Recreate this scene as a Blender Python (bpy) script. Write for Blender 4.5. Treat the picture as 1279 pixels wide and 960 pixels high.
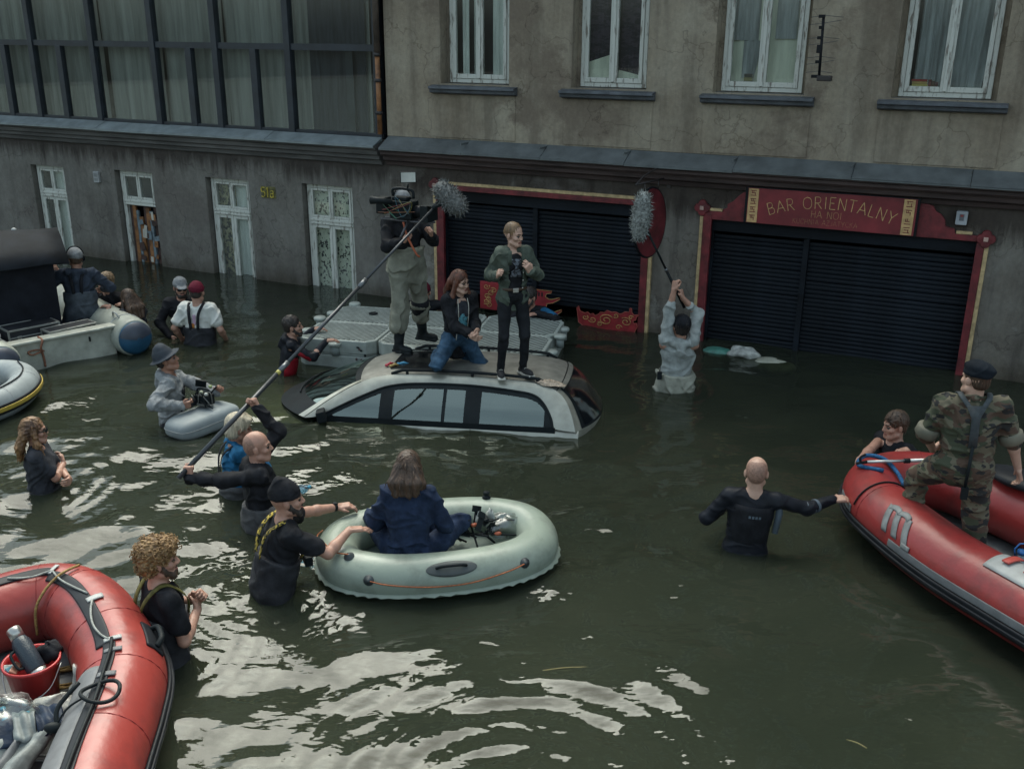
import bpy, bmesh, math, random
import numpy as np
from mathutils import Vector, Matrix, Euler
R = math.radians
rnd = random.Random(7)
S = bpy.context.scene
C = S.collection
for _o in list(bpy.data.objects):
    bpy.data.objects.remove(_o)

# ------------------------------------------------------------------ camera
cam = bpy.data.cameras.new('camera')
cam.sensor_width = 36.0
cam.lens = 36.0 * 1235.0 / 1279.0
cam.clip_end = 800
cam.clip_start = 0.05
camo = bpy.data.objects.new('camera', cam)
C.objects.link(camo)
camo.matrix_world = Matrix.Translation((0, 0, 3.9)) @ Matrix.Rotation(R(90 - 19.7), 4, 'X') @ Matrix.Rotation(R(0.4), 4, 'Z')
S.camera = camo

# ------------------------------------------------------------------ sky, sun, exposure
SUN_EL, SUN_AZ = R(54), R(-4)          # azimuth measured from +Y towards +X
W = bpy.data.worlds.new('World')
S.world = W
W.use_nodes = True
nt = W.node_tree
nt.nodes.clear()
sky = nt.nodes.new('ShaderNodeTexSky')
sky.sky_type = 'NISHITA'
sky.sun_disc = False
sky.sun_elevation = SUN_EL
sky.sun_rotation = SUN_AZ
sky.air_density = 1.2
sky.dust_density = 4.0
hsv = nt.nodes.new('ShaderNodeHueSaturation')
hsv.inputs['Saturation'].default_value = 0.52
tc = nt.nodes.new('ShaderNodeTexCoord')
cl = nt.nodes.new('ShaderNodeTexNoise')
cl.inputs['Scale'].default_value = 2.2
cl.inputs['Detail'].default_value = 6
cl.inputs['Roughness'].default_value = 0.55
ramp = nt.nodes.new('ShaderNodeValToRGB')
ramp.color_ramp.elements[0].position = 0.38
ramp.color_ramp.elements[0].color = (0.70, 0.82, 0.83, 1)
ramp.color_ramp.elements[1].position = 0.66
ramp.color_ramp.elements[1].color = (1.22, 1.35, 1.28, 1)
mul = nt.nodes.new('ShaderNodeMixRGB')
mul.blend_type = 'MULTIPLY'
mul.inputs[0].default_value = 1.0
bg = nt.nodes.new('ShaderNodeBackground')
bg.inputs['Strength'].default_value = 0.13
wo = nt.nodes.new('ShaderNodeOutputWorld')
nt.links.new(sky.outputs[0], hsv.inputs['Color'])
nt.links.new(tc.outputs['Generated'], cl.inputs['Vector'])
nt.links.new(cl.outputs['Fac'], ramp.inputs['Fac'])
nt.links.new(hsv.outputs[0], mul.inputs[1])
nt.links.new(ramp.outputs[0], mul.inputs[2])
nt.links.new(mul.outputs[0], bg.inputs['Color'])
nt.links.new(bg.outputs[0], wo.inputs['Surface'])

sun = bpy.data.lights.new('sun', 'SUN')
sun.energy = 1.5
sun.angle = R(54)
sun.color = (1.0, 0.92, 0.77)
suno = bpy.data.objects.new('sun', sun)
C.objects.link(suno)
_d = Vector((math.sin(SUN_AZ) * math.cos(SUN_EL), math.cos(SUN_AZ) * math.cos(SUN_EL), math.sin(SUN_EL)))
suno.rotation_euler = (-_d).to_track_quat('-Z', 'Y').to_euler()

S.view_settings.view_transform = 'Standard'
S.view_settings.look = 'None'
S.view_settings.exposure = 1.08
S.view_settings.gamma = 1.0
S.render.engine = 'CYCLES'
S.cycles.max_bounces = 8
S.cycles.transparent_max_bounces = 16
S.cycles.caustics_reflective = False
S.cycles.caustics_refractive = False

# ------------------------------------------------------------------ materials
MATS = {}

def M(name, col, rough=0.6, metal=0.0, var=0.18, scale=5.0, bump=0.0, bscale=60.0, col2=None, stretch=None, spec=0.5, alpha=1.0, emit=None, contrast=(0.35, 0.7), detail=4, trans=0.0, coat=0.0, sheen=0.0):
    """Principled material: noise between two tones of the thing's own colour, optional relief."""
    if name in MATS:
        return MATS[name]
    m = bpy.data.materials.new(name)
    m.use_nodes = True
    t = m.node_tree
    b = t.nodes['Principled BSDF']
    b.inputs['Roughness'].default_value = rough
    b.inputs['Metallic'].default_value = metal
    b.inputs['Specular IOR Level'].default_value = spec
    b.inputs['Alpha'].default_value = alpha
    b.inputs['Transmission Weight'].default_value = trans
    b.inputs['Coat Weight'].default_value = coat
    b.inputs['Sheen Weight'].default_value = sheen
    if emit:
        b.inputs['Emission Color'].default_value = (*emit[:3], 1)
        b.inputs['Emission Strength'].default_value = emit[3]
    if col2 is None:
        col2 = tuple(c * (1 - 1.6 * var) for c in col)
        col = tuple(min(1, c * (1 + 0.6 * var)) for c in col)
    tc = t.nodes.new('ShaderNodeTexCoord')
    mp = t.nodes.new('ShaderNodeMapping')
    if stretch:
        mp.inputs['Scale'].default_value = stretch
    t.links.new(tc.outputs['Object'], mp.inputs['Vector'])
    n = t.nodes.new('ShaderNodeTexNoise')
    n.inputs['Scale'].default_value = scale
    n.inputs['Detail'].default_value = detail
    n.inputs['Roughness'].default_value = 0.6
    t.links.new(mp.outputs[0], n.inputs['Vector'])
    r = t.nodes.new('ShaderNodeValToRGB')
    r.color_ramp.elements[0].position = contrast[0]
    r.color_ramp.elements[1].position = contrast[1]
    r.color_ramp.elements[0].color = (*col2, 1)
    r.color_ramp.elements[1].color = (*col, 1)
    t.links.new(n.outputs['Fac'], r.inputs['Fac'])
    t.links.new(r.outputs[0], b.inputs['Base Color'])
    if bump:
        n2 = t.nodes.new('ShaderNodeTexNoise')
        n2.inputs['Scale'].default_value = bscale
        n2.inputs['Detail'].default_value = 3
        t.links.new(mp.outputs[0], n2.inputs['Vector'])
        bp = t.nodes.new('ShaderNodeBump')
        bp.inputs['Strength'].default_value = bump
        bp.inputs['Distance'].default_value = 0.02
        t.links.new(n2.outputs['Fac'], bp.inputs['Height'])
        t.links.new(bp.outputs[0], b.inputs['Normal'])
    MATS[name] = m
    return m

def plaster(name, tones, seed=0.0, streak=0.5, patch=None, tide=False, drip=None):
    """old weathered render: blotches, vertical rain streaks, fine grain, hairline cracks"""
    if name in MATS:
        return MATS[name]
    m = bpy.data.materials.new(name)
    m.use_nodes = True
    t = m.node_tree
    L = t.links.new
    b = t.nodes['Principled BSDF']
    b.inputs['Roughness'].default_value = 0.9
    b.inputs['Specular IOR Level'].default_value = 0.2
    tc = t.nodes.new('ShaderNodeTexCoord')
    def noise_(scale, stretch=(1, 1, 1), detail=6, rough=0.6, off=0.0):
        mp = t.nodes.new('ShaderNodeMapping')
        mp.inputs['Scale'].default_value = stretch
        mp.inputs['Location'].default_value = (seed + off, off * 1.7, seed * 0.3)
        L(tc.outputs['Object'], mp.inputs['Vector'])
        n = t.nodes.new('ShaderNodeTexNoise')
        n.inputs['Scale'].default_value = scale
        n.inputs['Detail'].default_value = detail
        n.inputs['Roughness'].default_value = rough
        L(mp.outputs[0], n.inputs['Vector'])
        return n.outputs['Fac']
    def ramp_(fac, stops):
        r = t.nodes.new('ShaderNodeValToRGB')
        e = r.color_ramp.elements
        e[0].position, e[0].color = stops[0][0], (*stops[0][1], 1)
        e[1].position, e[1].color = stops[-1][0], (*stops[-1][1], 1)
        for p, c in stops[1:-1]:
            x = e.new(p)
            x.color = (*c, 1)
        L(fac, r.inputs['Fac'])
        return r.outputs[0]
    def mix_(kind, fac, a, bb):
        x = t.nodes.new('ShaderNodeMixRGB')
        x.blend_type = kind
        if isinstance(fac, float):
            x.inputs[0].default_value = fac
        else:
            L(fac, x.inputs[0])
        for k, v in ((1, a), (2, bb)):
            if isinstance(v, tuple):
                x.inputs[k].default_value = (*v, 1)
            else:
                L(v, x.inputs[k])
        return x.outputs[0]
    base = ramp_(noise_(0.9, detail=8, rough=0.65), [(0.28, tones[0]), (0.5, tones[1]), (0.72, tones[2])])
    st = ramp_(noise_(2.6, (1.6, 1.6, 0.16), detail=6, off=3.1), [(0.36, (0.42, 0.41, 0.42)), (0.5, (0.92, 0.92, 0.92)), (0.7, (1.18, 1.18, 1.15))])
    col = mix_('MULTIPLY', streak, base, st)
    fine = ramp_(noise_(22, (1, 1, 0.7), detail=5, off=7.7), [(0.3, (0.72, 0.72, 0.73)), (0.65, (1.12, 1.12, 1.1))])
    col = mix_('MULTIPLY', 0.5, col, fine)
    if patch:
        pm = ramp_(noise_(0.62, (1, 1, 1.2), detail=8, rough=0.72, off=11.0), [(0.50, (0, 0, 0)), (0.585, (1, 1, 1))])
        col = mix_('MIX', pm, col, mix_('MULTIPLY', 0.5, patch, fine))
    def height_mask(z0, z1, nfac, amt):
        sx = t.nodes.new('ShaderNodeSeparateXYZ')
        L(tc.outputs['Object'], sx.inputs[0])
        ma = t.nodes.new('ShaderNodeMath')
        ma.operation = 'MULTIPLY_ADD'
        ma.inputs[1].default_value = amt
        L(nfac, ma.inputs[0])
        L(sx.outputs[2], ma.inputs[2])
        mr = t.nodes.new('ShaderNodeMapRange')
        mr.inputs['From Min'].default_value = z0
        mr.inputs['From Max'].default_value = z1
        L(ma.outputs[0], mr.inputs['Value'])
        return mr.outputs[0]
    if tide:      # silt and damp left by the flood above the water line
        hm = height_mask(0.62, 0.30, noise_(2.2, (1, 1, 0.8), detail=7, off=21.0), 0.6)
        col = mix_('MIX', hm, col, mix_('MULTIPLY', 1.0, col, (0.55, 0.52, 0.47)))
    if drip:      # soot washed down from the string course
        dm = height_mask(drip + 0.46, drip + 0.70, noise_(5.0, (1.5, 1.5, 0.10), detail=7, rough=0.7, off=31.0), 1.0)
        col = mix_('MIX', dm, col, mix_('MULTIPLY', 1.0, col, (0.40, 0.37, 0.37)))
    vor = t.nodes.new('ShaderNodeTexVoronoi')
    vor.feature = 'DISTANCE_TO_EDGE'
    vor.inputs['Scale'].default_value = 0.8
    wmp = t.nodes.new('ShaderNodeMapping')
    wmp.inputs['Location'].default_value = (seed, seed, 0)
    wn = t.nodes.new('ShaderNodeTexNoise')
    wn.inputs['Scale'].default_value = 2.5
    wn.inputs['Detail'].default_value = 5
    L(tc.outputs['Object'], wn.inputs['Vector'])
    wa = t.nodes.new('ShaderNodeMixRGB')
    wa.blend_type = 'LINEAR_LIGHT'
    wa.inputs[0].default_value = 0.5
    L(tc.outputs['Object'], wa.inputs[1])
    L(wn.outputs['Color'], wa.inputs[2])
    L(wa.outputs[0], wmp.inputs['Vector'])
    L(wmp.outputs[0], vor.inputs['Vector'])
    ck = ramp_(vor.outputs['Distance'], [(0.0, (0.55, 0.53, 0.52)), (0.012, (1, 1, 1))])
    col = mix_('MULTIPLY', 0.7, col, ck)
    L(col, b.inputs['Base Color'])
    bp = t.nodes.new('ShaderNodeBump')
    bp.inputs['Strength'].default_value = 0.5
    bp.inputs['Distance'].default_value = 0.02
    L(noise_(14, detail=8, rough=0.7, off=1.0), bp.inputs['Height'])
    L(bp.outputs[0], b.inputs['Normal'])
    MATS[name] = m
    return m

def glass(name, tint=(0.75, 0.8, 0.8), refl=0.0, rough=0.02, ior=1.5, gcol=(1, 1, 1)):
    """thin pane: see-through, mirror share by Fresnel plus a constant"""
    if name in MATS:
        return MATS[name]
    m = bpy.data.materials.new(name)
    m.use_nodes = True
    t = m.node_tree
    t.nodes.clear()
    L = t.links.new
    tr = t.nodes.new('ShaderNodeBsdfTransparent')
    tr.inputs[0].default_value = (*tint, 1)
    gl = t.nodes.new('ShaderNodeBsdfGlossy')
    gl.inputs['Roughness'].default_value = rough
    gl.inputs['Color'].default_value = (*gcol, 1)
    lw = t.nodes.new('ShaderNodeLayerWeight')
    lw.inputs['Blend'].default_value = 0.5
    pw = t.nodes.new('ShaderNodeMath')
    pw.operation = 'POWER'
    pw.inputs[1].default_value = 5.0
    fr = t.nodes.new('ShaderNodeMath')
    fr.operation = 'MULTIPLY_ADD'
    fr.inputs[1].default_value = 0.95
    fr.inputs[2].default_value = ((ior - 1) / (ior + 1)) ** 2
    L(lw.outputs['Facing'], pw.inputs[0])
    L(pw.outputs[0], fr.inputs[0])
    ad = t.nodes.new('ShaderNodeMath')
    ad.operation = 'ADD'
    ad.inputs[1].default_value = refl
    ad.use_clamp = True
    mx = t.nodes.new('ShaderNodeMixShader')
    o = t.nodes.new('ShaderNodeOutputMaterial')
    tc = t.nodes.new('ShaderNodeTexCoord')
    n = t.nodes.new('ShaderNodeTexNoise')
    n.inputs['Scale'].default_value = 3
    bp = t.nodes.new('ShaderNodeBump')
    bp.inputs['Strength'].default_value = 0.04
    L(tc.outputs['Object'], n.inputs['Vector'])
    L(n.outputs['Fac'], bp.inputs['Height'])
    L(bp.outputs[0], gl.inputs['Normal'])
    L(fr.outputs[0], ad.inputs[0])
    L(ad.outputs[0], mx.inputs[0])
    L(tr.outputs[0], mx.inputs[1])
    L(gl.outputs[0], mx.inputs[2])
    L(mx.outputs[0], o.inputs[0])
    MATS[name] = m
    return m

# ------------------------------------------------------------------ mesh helpers
def vec(p):
    return np.asarray(p, float)

def catmull(pts, n=8, closed=False):
    P = [vec(p) for p in pts]
    out = []
    N = len(P)
    rng = range(N) if closed else range(N - 1)
    for i in rng:
        if closed:
            a, b, c, d = P[(i - 1) % N], P[i], P[(i + 1) % N], P[(i + 2) % N]
        else:
            b, c = P[i], P[i + 1]
            a = P[i - 1] if i > 0 else 2 * b - c
            d = P[i + 2] if i + 2 < N else 2 * c - b
        for k in range(n):
            t = k / n
            out.append(0.5 * ((2 * b) + (c - a) * t + (2 * a - 5 * b + 4 * c - d) * t * t + (3 * b - a - 3 * c + d) * t ** 3))
    if not closed:
        out.append(P[-1])
    return out

class MB:
    def __init__(self):
        self.v, self.f, self.m, self.s = [], [], [], []

    def add(self, verts, faces, mi=0, smooth=False, T=None):
        o = len(self.v)
        if T is not None:
            verts = [tuple(T @ Vector(p)) for p in verts]
        self.v.extend([tuple(map(float, p)) for p in verts])
        for f in faces:
            self.f.append(tuple(i + o for i in f))
            self.m.append(mi)
            self.s.append(smooth)
        return self

    def box(self, lo, hi, mi=0, T=None):
        x0, y0, z0 = lo
        x1, y1, z1 = hi
        v = [(x0, y0, z0), (x1, y0, z0), (x1, y1, z0), (x0, y1, z0), (x0, y0, z1), (x1, y0, z1), (x1, y1, z1), (x0, y1, z1)]
        f = [(0, 3, 2, 1), (4, 5, 6, 7), (0, 1, 5, 4), (1, 2, 6, 5), (2, 3, 7, 6), (3, 0, 4, 7)]
        return self.add(v, f, mi, False, T)

    def cbox(self, c, size, mi=0, rot=(0, 0, 0), T=None):
        X = Matrix.Translation(c) @ Euler(rot).to_matrix().to_4x4()
        if T is not None:
            X = T @ X
        h = [s / 2 for s in size]
        return self.box((-h[0], -h[1], -h[2]), (h[0], h[1], h[2]), mi, X)

    def tube(self, pts, r, seg=8, mi=0, closed=False, caps=True, flat=1.0, T=None):
        P = [vec(p) for p in pts]
        n = len(P)
        rr = [r] * n if np.isscalar(r) else list(r)
        verts, faces = [], []
        up = None
        for i in range(n):
            if closed:
                t = P[(i + 1) % n] - P[i - 1]
            else:
                t = P[min(i + 1, n - 1)] - P[max(i - 1, 0)]
            t = t / (np.linalg.norm(t) + 1e-9)
            if up is None:
                up = np.array([0, 0, 1.0]) if abs(t[2]) < 0.9 else np.array([0, 1.0, 0])
            a = np.cross(t, up)
            a /= np.linalg.norm(a) + 1e-9
            up = np.cross(a, t)
            for k in range(seg):
                th = 2 * math.pi * k / seg
                verts.append(P[i] + rr[i] * (math.cos(th) * a + math.sin(th) * up * flat))
        for i in range(n if closed else n - 1):
            j = (i + 1) % n
            for k in range(seg):
                k2 = (k + 1) % seg
                faces.append((i * seg + k, i * seg + k2, j * seg + k2, j * seg + k))
        if caps and not closed:
            faces.append(tuple(range(seg))[::-1])
            faces.append(tuple((n - 1) * seg + k for k in range(seg)))
        return self.add(verts, faces, mi, True, T)

    def lathe(self, prof, seg=20, mi=0, T=None, smooth=True):
        verts, faces = [], []
        for (r, z) in prof:
            for k in range(seg):
                a = 2 * math.pi * k / seg
                verts.append((r * math.cos(a), r * math.sin(a), z))
        for i in range(len(prof) - 1):
            for k in range(seg):
                k2 = (k + 1) % seg
                faces.append((i * seg + k, i * seg + k2, (i + 1) * seg + k2, (i + 1) * seg + k))
        if prof[0][0] > 1e-6:
            faces.append(tuple(range(seg))[::-1])
        if prof[-1][0] > 1e-6:
            faces.append(tuple((len(prof) - 1) * seg + k for k in range(seg)))
        return self.add(verts, faces, mi, smooth, T)

    def prism(self, outline, d0, d1, mi=0, T=None):
        """outline in (x, z), extruded along y from d0 to d1"""
        n = len(outline)
        v = [(x, d0, z) for x, z in outline] + [(x, d1, z) for x, z in outline]
        f = [tuple(range(n)), tuple(range(n, 2 * n))[::-1]]
        for i in range(n):
            j = (i + 1) % n
            f.append((i, i + n, j + n, j))
        return self.add(v, f, mi, False, T)

    def ell(self, c, r, mi=0, seg=14, rings=9, rot=(0, 0, 0), T=None):
        X = Matrix.Translation(c) @ Euler(rot).to_matrix().to_4x4()
        if T is not None:
            X = T @ X
        v, f = [], []
        for i in range(rings + 1):
            ph = math.pi * i / rings
            for k in range(seg):
                a = 2 * math.pi * k / seg
                v.append((r[0] * math.sin(ph) * math.cos(a), r[1] * math.sin(ph) * math.sin(a), r[2] * math.cos(ph)))
        for i in range(rings):
            for k in range(seg):
                k2 = (k + 1) % seg
                f.append((i * seg + k, (i + 1) * seg + k, (i + 1) * seg + k2, i * seg + k2))
        return self.add(v, f, mi, True, X)

    def grid(self, rows, mi=0, smooth=True, closed=False, T=None):
        """rows: list of equal-length lists of points"""
        n, k = len(rows), len(rows[0])
        v = [p for row in rows for p in row]
        f = []
        for i in range(n - 1):
            for j in range(k if closed else k - 1):
                j2 = (j + 1) % k
                f.append((i * k + j, i * k + j2, (i + 1) * k + j2, (i + 1) * k + j))
        return self.add(v, f, mi, smooth, T)

    def mesh(self, name, mats):
        me = bpy.data.meshes.new(name)
        me.from_pydata(self.v, [], self.f)
        if not isinstance(mats, (list, tuple)):
            mats = [mats]
        for m in mats:
            me.materials.append(m)
        me.polygons.foreach_set('material_index', self.m)
        me.polygons.foreach_set('use_smooth', self.s)
        me.update()
        return me

    def build(self, name, mats, parent=None, bevel=0.0, solid=0.0, loc=None, rot=None, fix=True):
        me = self.mesh(name, mats)
        if fix:
            bm = bmesh.new()
            bm.from_mesh(me)
            bmesh.ops.recalc_face_normals(bm, faces=bm.faces)
            bm.to_mesh(me)
            bm.free()
        return link(name, me, parent, bevel, solid, loc, rot)

def link(name, me, parent=None, bevel=0.0, solid=0.0, loc=None, rot=None):
    o = bpy.data.objects.new(name, me)
    C.objects.link(o)
    if parent is not None:
        o.parent = parent
    if loc is not None:
        o.location = loc
    if rot is not None:
        o.rotation_euler = rot
    if solid:
        md = o.modifiers.new('solid', 'SOLIDIFY')
        md.thickness = solid
        md.offset = 0
    if bevel:
        md = o.modifiers.new('bevel', 'BEVEL')
        md.width = bevel
        md.segments = 2
        md.limit_method = 'ANGLE'
        md.angle_limit = R(40)
    return o

def thing(name, label, cat, loc=(0, 0, 0), rot=(0, 0, 0), group=None):
    o = bpy.data.objects.new(name, None)
    o.empty_display_size = 0.2
    C.objects.link(o)
    o.location = loc
    o.rotation_euler = rot
    return tag(o, label, cat, group)

def tag(o, label=None, cat=None, group=None, kind=None):
    if label:
        o['label'] = label
    if cat:
        o['category'] = cat
    if group:
        o['group'] = group
    if kind:
        o['kind'] = kind
    return o

def look(a, b, up=(0, 0, 1)):
    """matrix with local Z from a to b, origin at a"""
    z = Vector(b) - Vector(a)
    z.normalize()
    u = Vector(up)
    if abs(z.dot(u)) > 0.98:
        u = Vector((0, 1, 0))
    x = u.cross(z).normalized()
    y = z.cross(x)
    m = Matrix((x, y, z)).transposed().to_4x4()
    m.translation = Vector(a)
    return m

# stroke lettering: flat letters built from flared strokes in a unit box (width given)
GLYPH = {
    'B': (0.62, [[(0.08, 0), (0.08, 1)], [(0.08, 1), (0.42, 0.97), (0.5, 0.78), (0.4, 0.56), (0.08, 0.53)], [(0.08, 0.53), (0.48, 0.5), (0.58, 0.27), (0.46, 0.04), (0.08, 0)]]),
    'A': (0.72, [[(0.02, 0), (0.36, 1)], [(0.36, 1), (0.70, 0)], [(0.17, 0.34), (0.56, 0.34)]]),
    'R': (0.66, [[(0.08, 0), (0.08, 1)], [(0.08, 1), (0.44, 0.97), (0.54, 0.75), (0.44, 0.52), (0.08, 0.48)], [(0.28, 0.48), (0.62, 0)]]),
    'O': (0.78, [[(0.39, 1), (0.12, 0.85), (0.04, 0.5), (0.12, 0.15), (0.39, 0), (0.66, 0.15), (0.74, 0.5), (0.66, 0.85), (0.39, 1)]]),
    'I': (0.26, [[(0.13, 0), (0.13, 1)]]),
    'E': (0.56, [[(0.08, 0), (0.08, 1)], [(0.08, 1), (0.52, 1)], [(0.08, 0.52), (0.42, 0.52)], [(0.08, 0), (0.54, 0)]]),
    'N': (0.72, [[(0.08, 0), (0.08, 1)], [(0.08, 1), (0.64, 0)], [(0.64, 0), (0.64, 1)]]),
    'T': (0.62, [[(0.02, 1), (0.60, 1)], [(0.31, 1), (0.31, 0)]]),
    'L': (0.54, [[(0.08, 1), (0.08, 0)], [(0.08, 0), (0.52, 0)]]),
    'Y': (0.66, [[(0.02, 1), (0.33, 0.48)], [(0.64, 1), (0.33, 0.48)], [(0.33, 0.48), (0.33, 0)]]),
    'H': (0.68, [[(0.08, 0), (0.08, 1)], [(0.60, 0), (0.60, 1)], [(0.08, 0.52), (0.60, 0.52)]]),
    'K': (0.64, [[(0.08, 0), (0.08, 1)], [(0.08, 0.45), (0.58, 1)], [(0.22, 0.58), (0.62, 0)]]),
    'U': (0.68, [[(0.08, 1), (0.08, 0.28), (0.2, 0.04), (0.34, 0), (0.5, 0.04), (0.6, 0.28), (0.6, 1)]]),
    'C': (0.66, [[(0.62, 0.82), (0.42, 1), (0.14, 0.86), (0.04, 0.5), (0.14, 0.14), (0.42, 0), (0.62, 0.18)]]),
    'Z': (0.60, [[(0.04, 1), (0.56, 1)], [(0.56, 1), (0.04, 0)], [(0.04, 0), (0.58, 0)]]),
    'J': (0.42, [[(0.34, 1), (0.34, 0.2), (0.22, 0), (0.04, 0.08)]]),
    '5': (0.56, [[(0.5, 1), (0.1, 1), (0.08, 0.56), (0.34, 0.6), (0.52, 0.42), (0.48, 0.12), (0.26, 0), (0.04, 0.08)]]),
    '1': (0.36, [[(0.04, 0.8), (0.2, 1), (0.2, 0)]]),
    'a': (0.54, [[(0.08, 0.66), (0.28, 0.74), (0.44, 0.62), (0.44, 0)], [(0.44, 0.42), (0.2, 0.42), (0.06, 0.24), (0.14, 0.02), (0.3, 0), (0.44, 0.14)]]),
    ' ': (0.4, []),
}

def letters(mb, text, place, h, stroke=0.13, mi=0, depth=0.004, gap=0.14, flare=1.35, only=None):
    """place(u) -> (x, z, angle) for distance u along the line; letters lie in the local XZ plane facing -Y"""
    total = sum((GLYPH[c][0] + gap) * h for c in text) - gap * h
    u = -total / 2
    for ci, c in enumerate(text):
        w, strokes = GLYPH[c]
        if only is not None and only != ci:
            u += (w + gap) * h
            continue
        x0, z0, ang = place(u + w * h / 2)
        ca, sa = math.cos(ang), math.sin(ang)
        def tr(px, pz):
            lx, lz = (px - w / 2) * h, pz * h
            return (x0 + lx * ca - lz * sa, z0 + lx * sa + lz * ca)
        for st in strokes:
            P = st if len(st) < 3 else [tuple(p[:2]) for p in catmull([(a, b, 0) for a, b in st], 5)]
            n = len(P)
            left, right = [], []
            for i in range(n):
                a, b = P[max(i - 1, 0)], P[min(i + 1, n - 1)]
                dx, dz = b[0] - a[0], b[1] - a[1]
                l = math.hypot(dx, dz) or 1
                e = abs(2 * i / (n - 1) - 1)
                wd = stroke / 2 * (1 + (flare - 1) * e ** 3)
                ox, oz = -dz / l * wd, dx / l * wd
                left.append(tr(P[i][0] + ox, P[i][1] + oz))
                right.append(tr(P[i][0] - ox, P[i][1] - oz))
            for i in range(n - 1):
                q = [left[i], left[i + 1], right[i + 1], right[i]]
                jit = depth + 0.00012 * (len(mb.f) % 17)
                mb.add([(x, -jit, z) for x, z in q], [(0, 1, 2, 3)], mi)
        u += (w + gap) * h
    return mb
# ================================================================== SETTING
# ------------------------------------------------------------------ water
def water_material():
    m = bpy.data.materials.new('murky_flood_water')
    m.use_nodes = True
    t = m.node_tree
    t.nodes.clear()
    L = t.links.new
    tc = t.nodes.new('ShaderNodeTexCoord')
    def nz(scale, detail, rough, stretch=(1, 1, 1), off=(0, 0, 0)):
        mp = t.nodes.new('ShaderNodeMapping')
        mp.inputs['Scale'].default_value = stretch
        mp.inputs['Location'].default_value = off
        n = t.nodes.new('ShaderNodeTexNoise')
        n.inputs['Scale'].default_value = scale
        n.inputs['Detail'].default_value = detail
        n.inputs['Roughness'].default_value = rough
        L(tc.outputs['Object'], mp.inputs['Vector'])
        L(mp.outputs[0], n.inputs['Vector'])
        return n.outputs['Fac']
    b1 = t.nodes.new('ShaderNodeBump')
    b1.inputs['Strength'].default_value = 0.22
    b1.inputs['Distance'].default_value = 0.05
    L(nz(5.0, 2.2, 0.45, (0.8, 1.35, 1)), b1.inputs['Height'])
    b2 = t.nodes.new('ShaderNodeBump')
    b2.inputs['Strength'].default_value = 0.13
    b2.inputs['Distance'].default_value = 0.02
    L(nz(14, 1.6, 0.45, (0.75, 1.4, 1), (3, 1, 0)), b2.inputs['Height'])
    L(b1.outputs[0], b2.inputs['Normal'])
    fr = t.nodes.new('ShaderNodeFresnel')
    fr.inputs['IOR'].default_value = 1.36
    L(b2.outputs[0], fr.inputs['Normal'])
    gl = t.nodes.new('ShaderNodeBsdfGlossy')
    gl.inputs['Roughness'].default_value = 0.015
    L(b2.outputs[0], gl.inputs['Normal'])
    tr = t.nodes.new('ShaderNodeBsdfTransparent')
    tr.inputs[0].default_value = (0.60, 0.66, 0.46, 1)
    df = t.nodes.new('ShaderNodeBsdfDiffuse')
    rp = t.nodes.new('ShaderNodeValToRGB')
    rp.color_ramp.elements[0].position = 0.3
    rp.color_ramp.elements[0].color = (0.030, 0.037, 0.026, 1)
    rp.color_ramp.elements[1].position = 0.7
    rp.color_ramp.elements[1].color = (0.047, 0.054, 0.037, 1)
    L(nz(0.5, 3, 0.5, (1, 1, 1), (9, 2, 0)), rp.inputs['Fac'])
    L(rp.outputs[0], df.inputs['Color'])
    mu = t.nodes.new('ShaderNodeMixShader')
    mu.inputs[0].default_value = 0.58
    L(tr.outputs[0], mu.inputs[1])
    L(df.outputs[0], mu.inputs[2])
    mx = t.nodes.new('ShaderNodeMixShader')
    L(fr.outputs[0], mx.inputs[0])
    L(mu.outputs[0], mx.inputs[1])
    L(gl.outputs[0], mx.inputs[2])
    o = t.nodes.new('ShaderNodeOutputMaterial')
    L(mx.outputs[0], o.inputs[0])
    return m

def silt_material():
    m = bpy.data.materials.new('suspended_silt')
    m.use_nodes = True
    t = m.node_tree
    t.nodes.clear()
    L = t.links.new
    tr = t.nodes.new('ShaderNodeBsdfTransparent')
    tr.inputs[0].default_value = (0.55, 0.6, 0.42, 1)
    df = t.nodes.new('ShaderNodeBsdfDiffuse')
    df.inputs['Color'].default_value = (0.05, 0.054, 0.03, 1)
    mu = t.nodes.new('ShaderNodeMixShader')
    mu.inputs[0].default_value = 0.72
    L(tr.outputs[0], mu.inputs[1])
    L(df.outputs[0], mu.inputs[2])
    o = t.nodes.new('ShaderNodeOutputMaterial')
    L(mu.outputs[0], o.inputs[0])
    return m

def axis(lo, hi, step, far, n=14):
    core = np.arange(lo, hi + step / 2, step)
    g = np.geomspace(step, far, n)
    left = lo - np.cumsum(g)[::-1]
    right = hi + np.cumsum(g)
    return np.concatenate([left, core, right])

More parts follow.
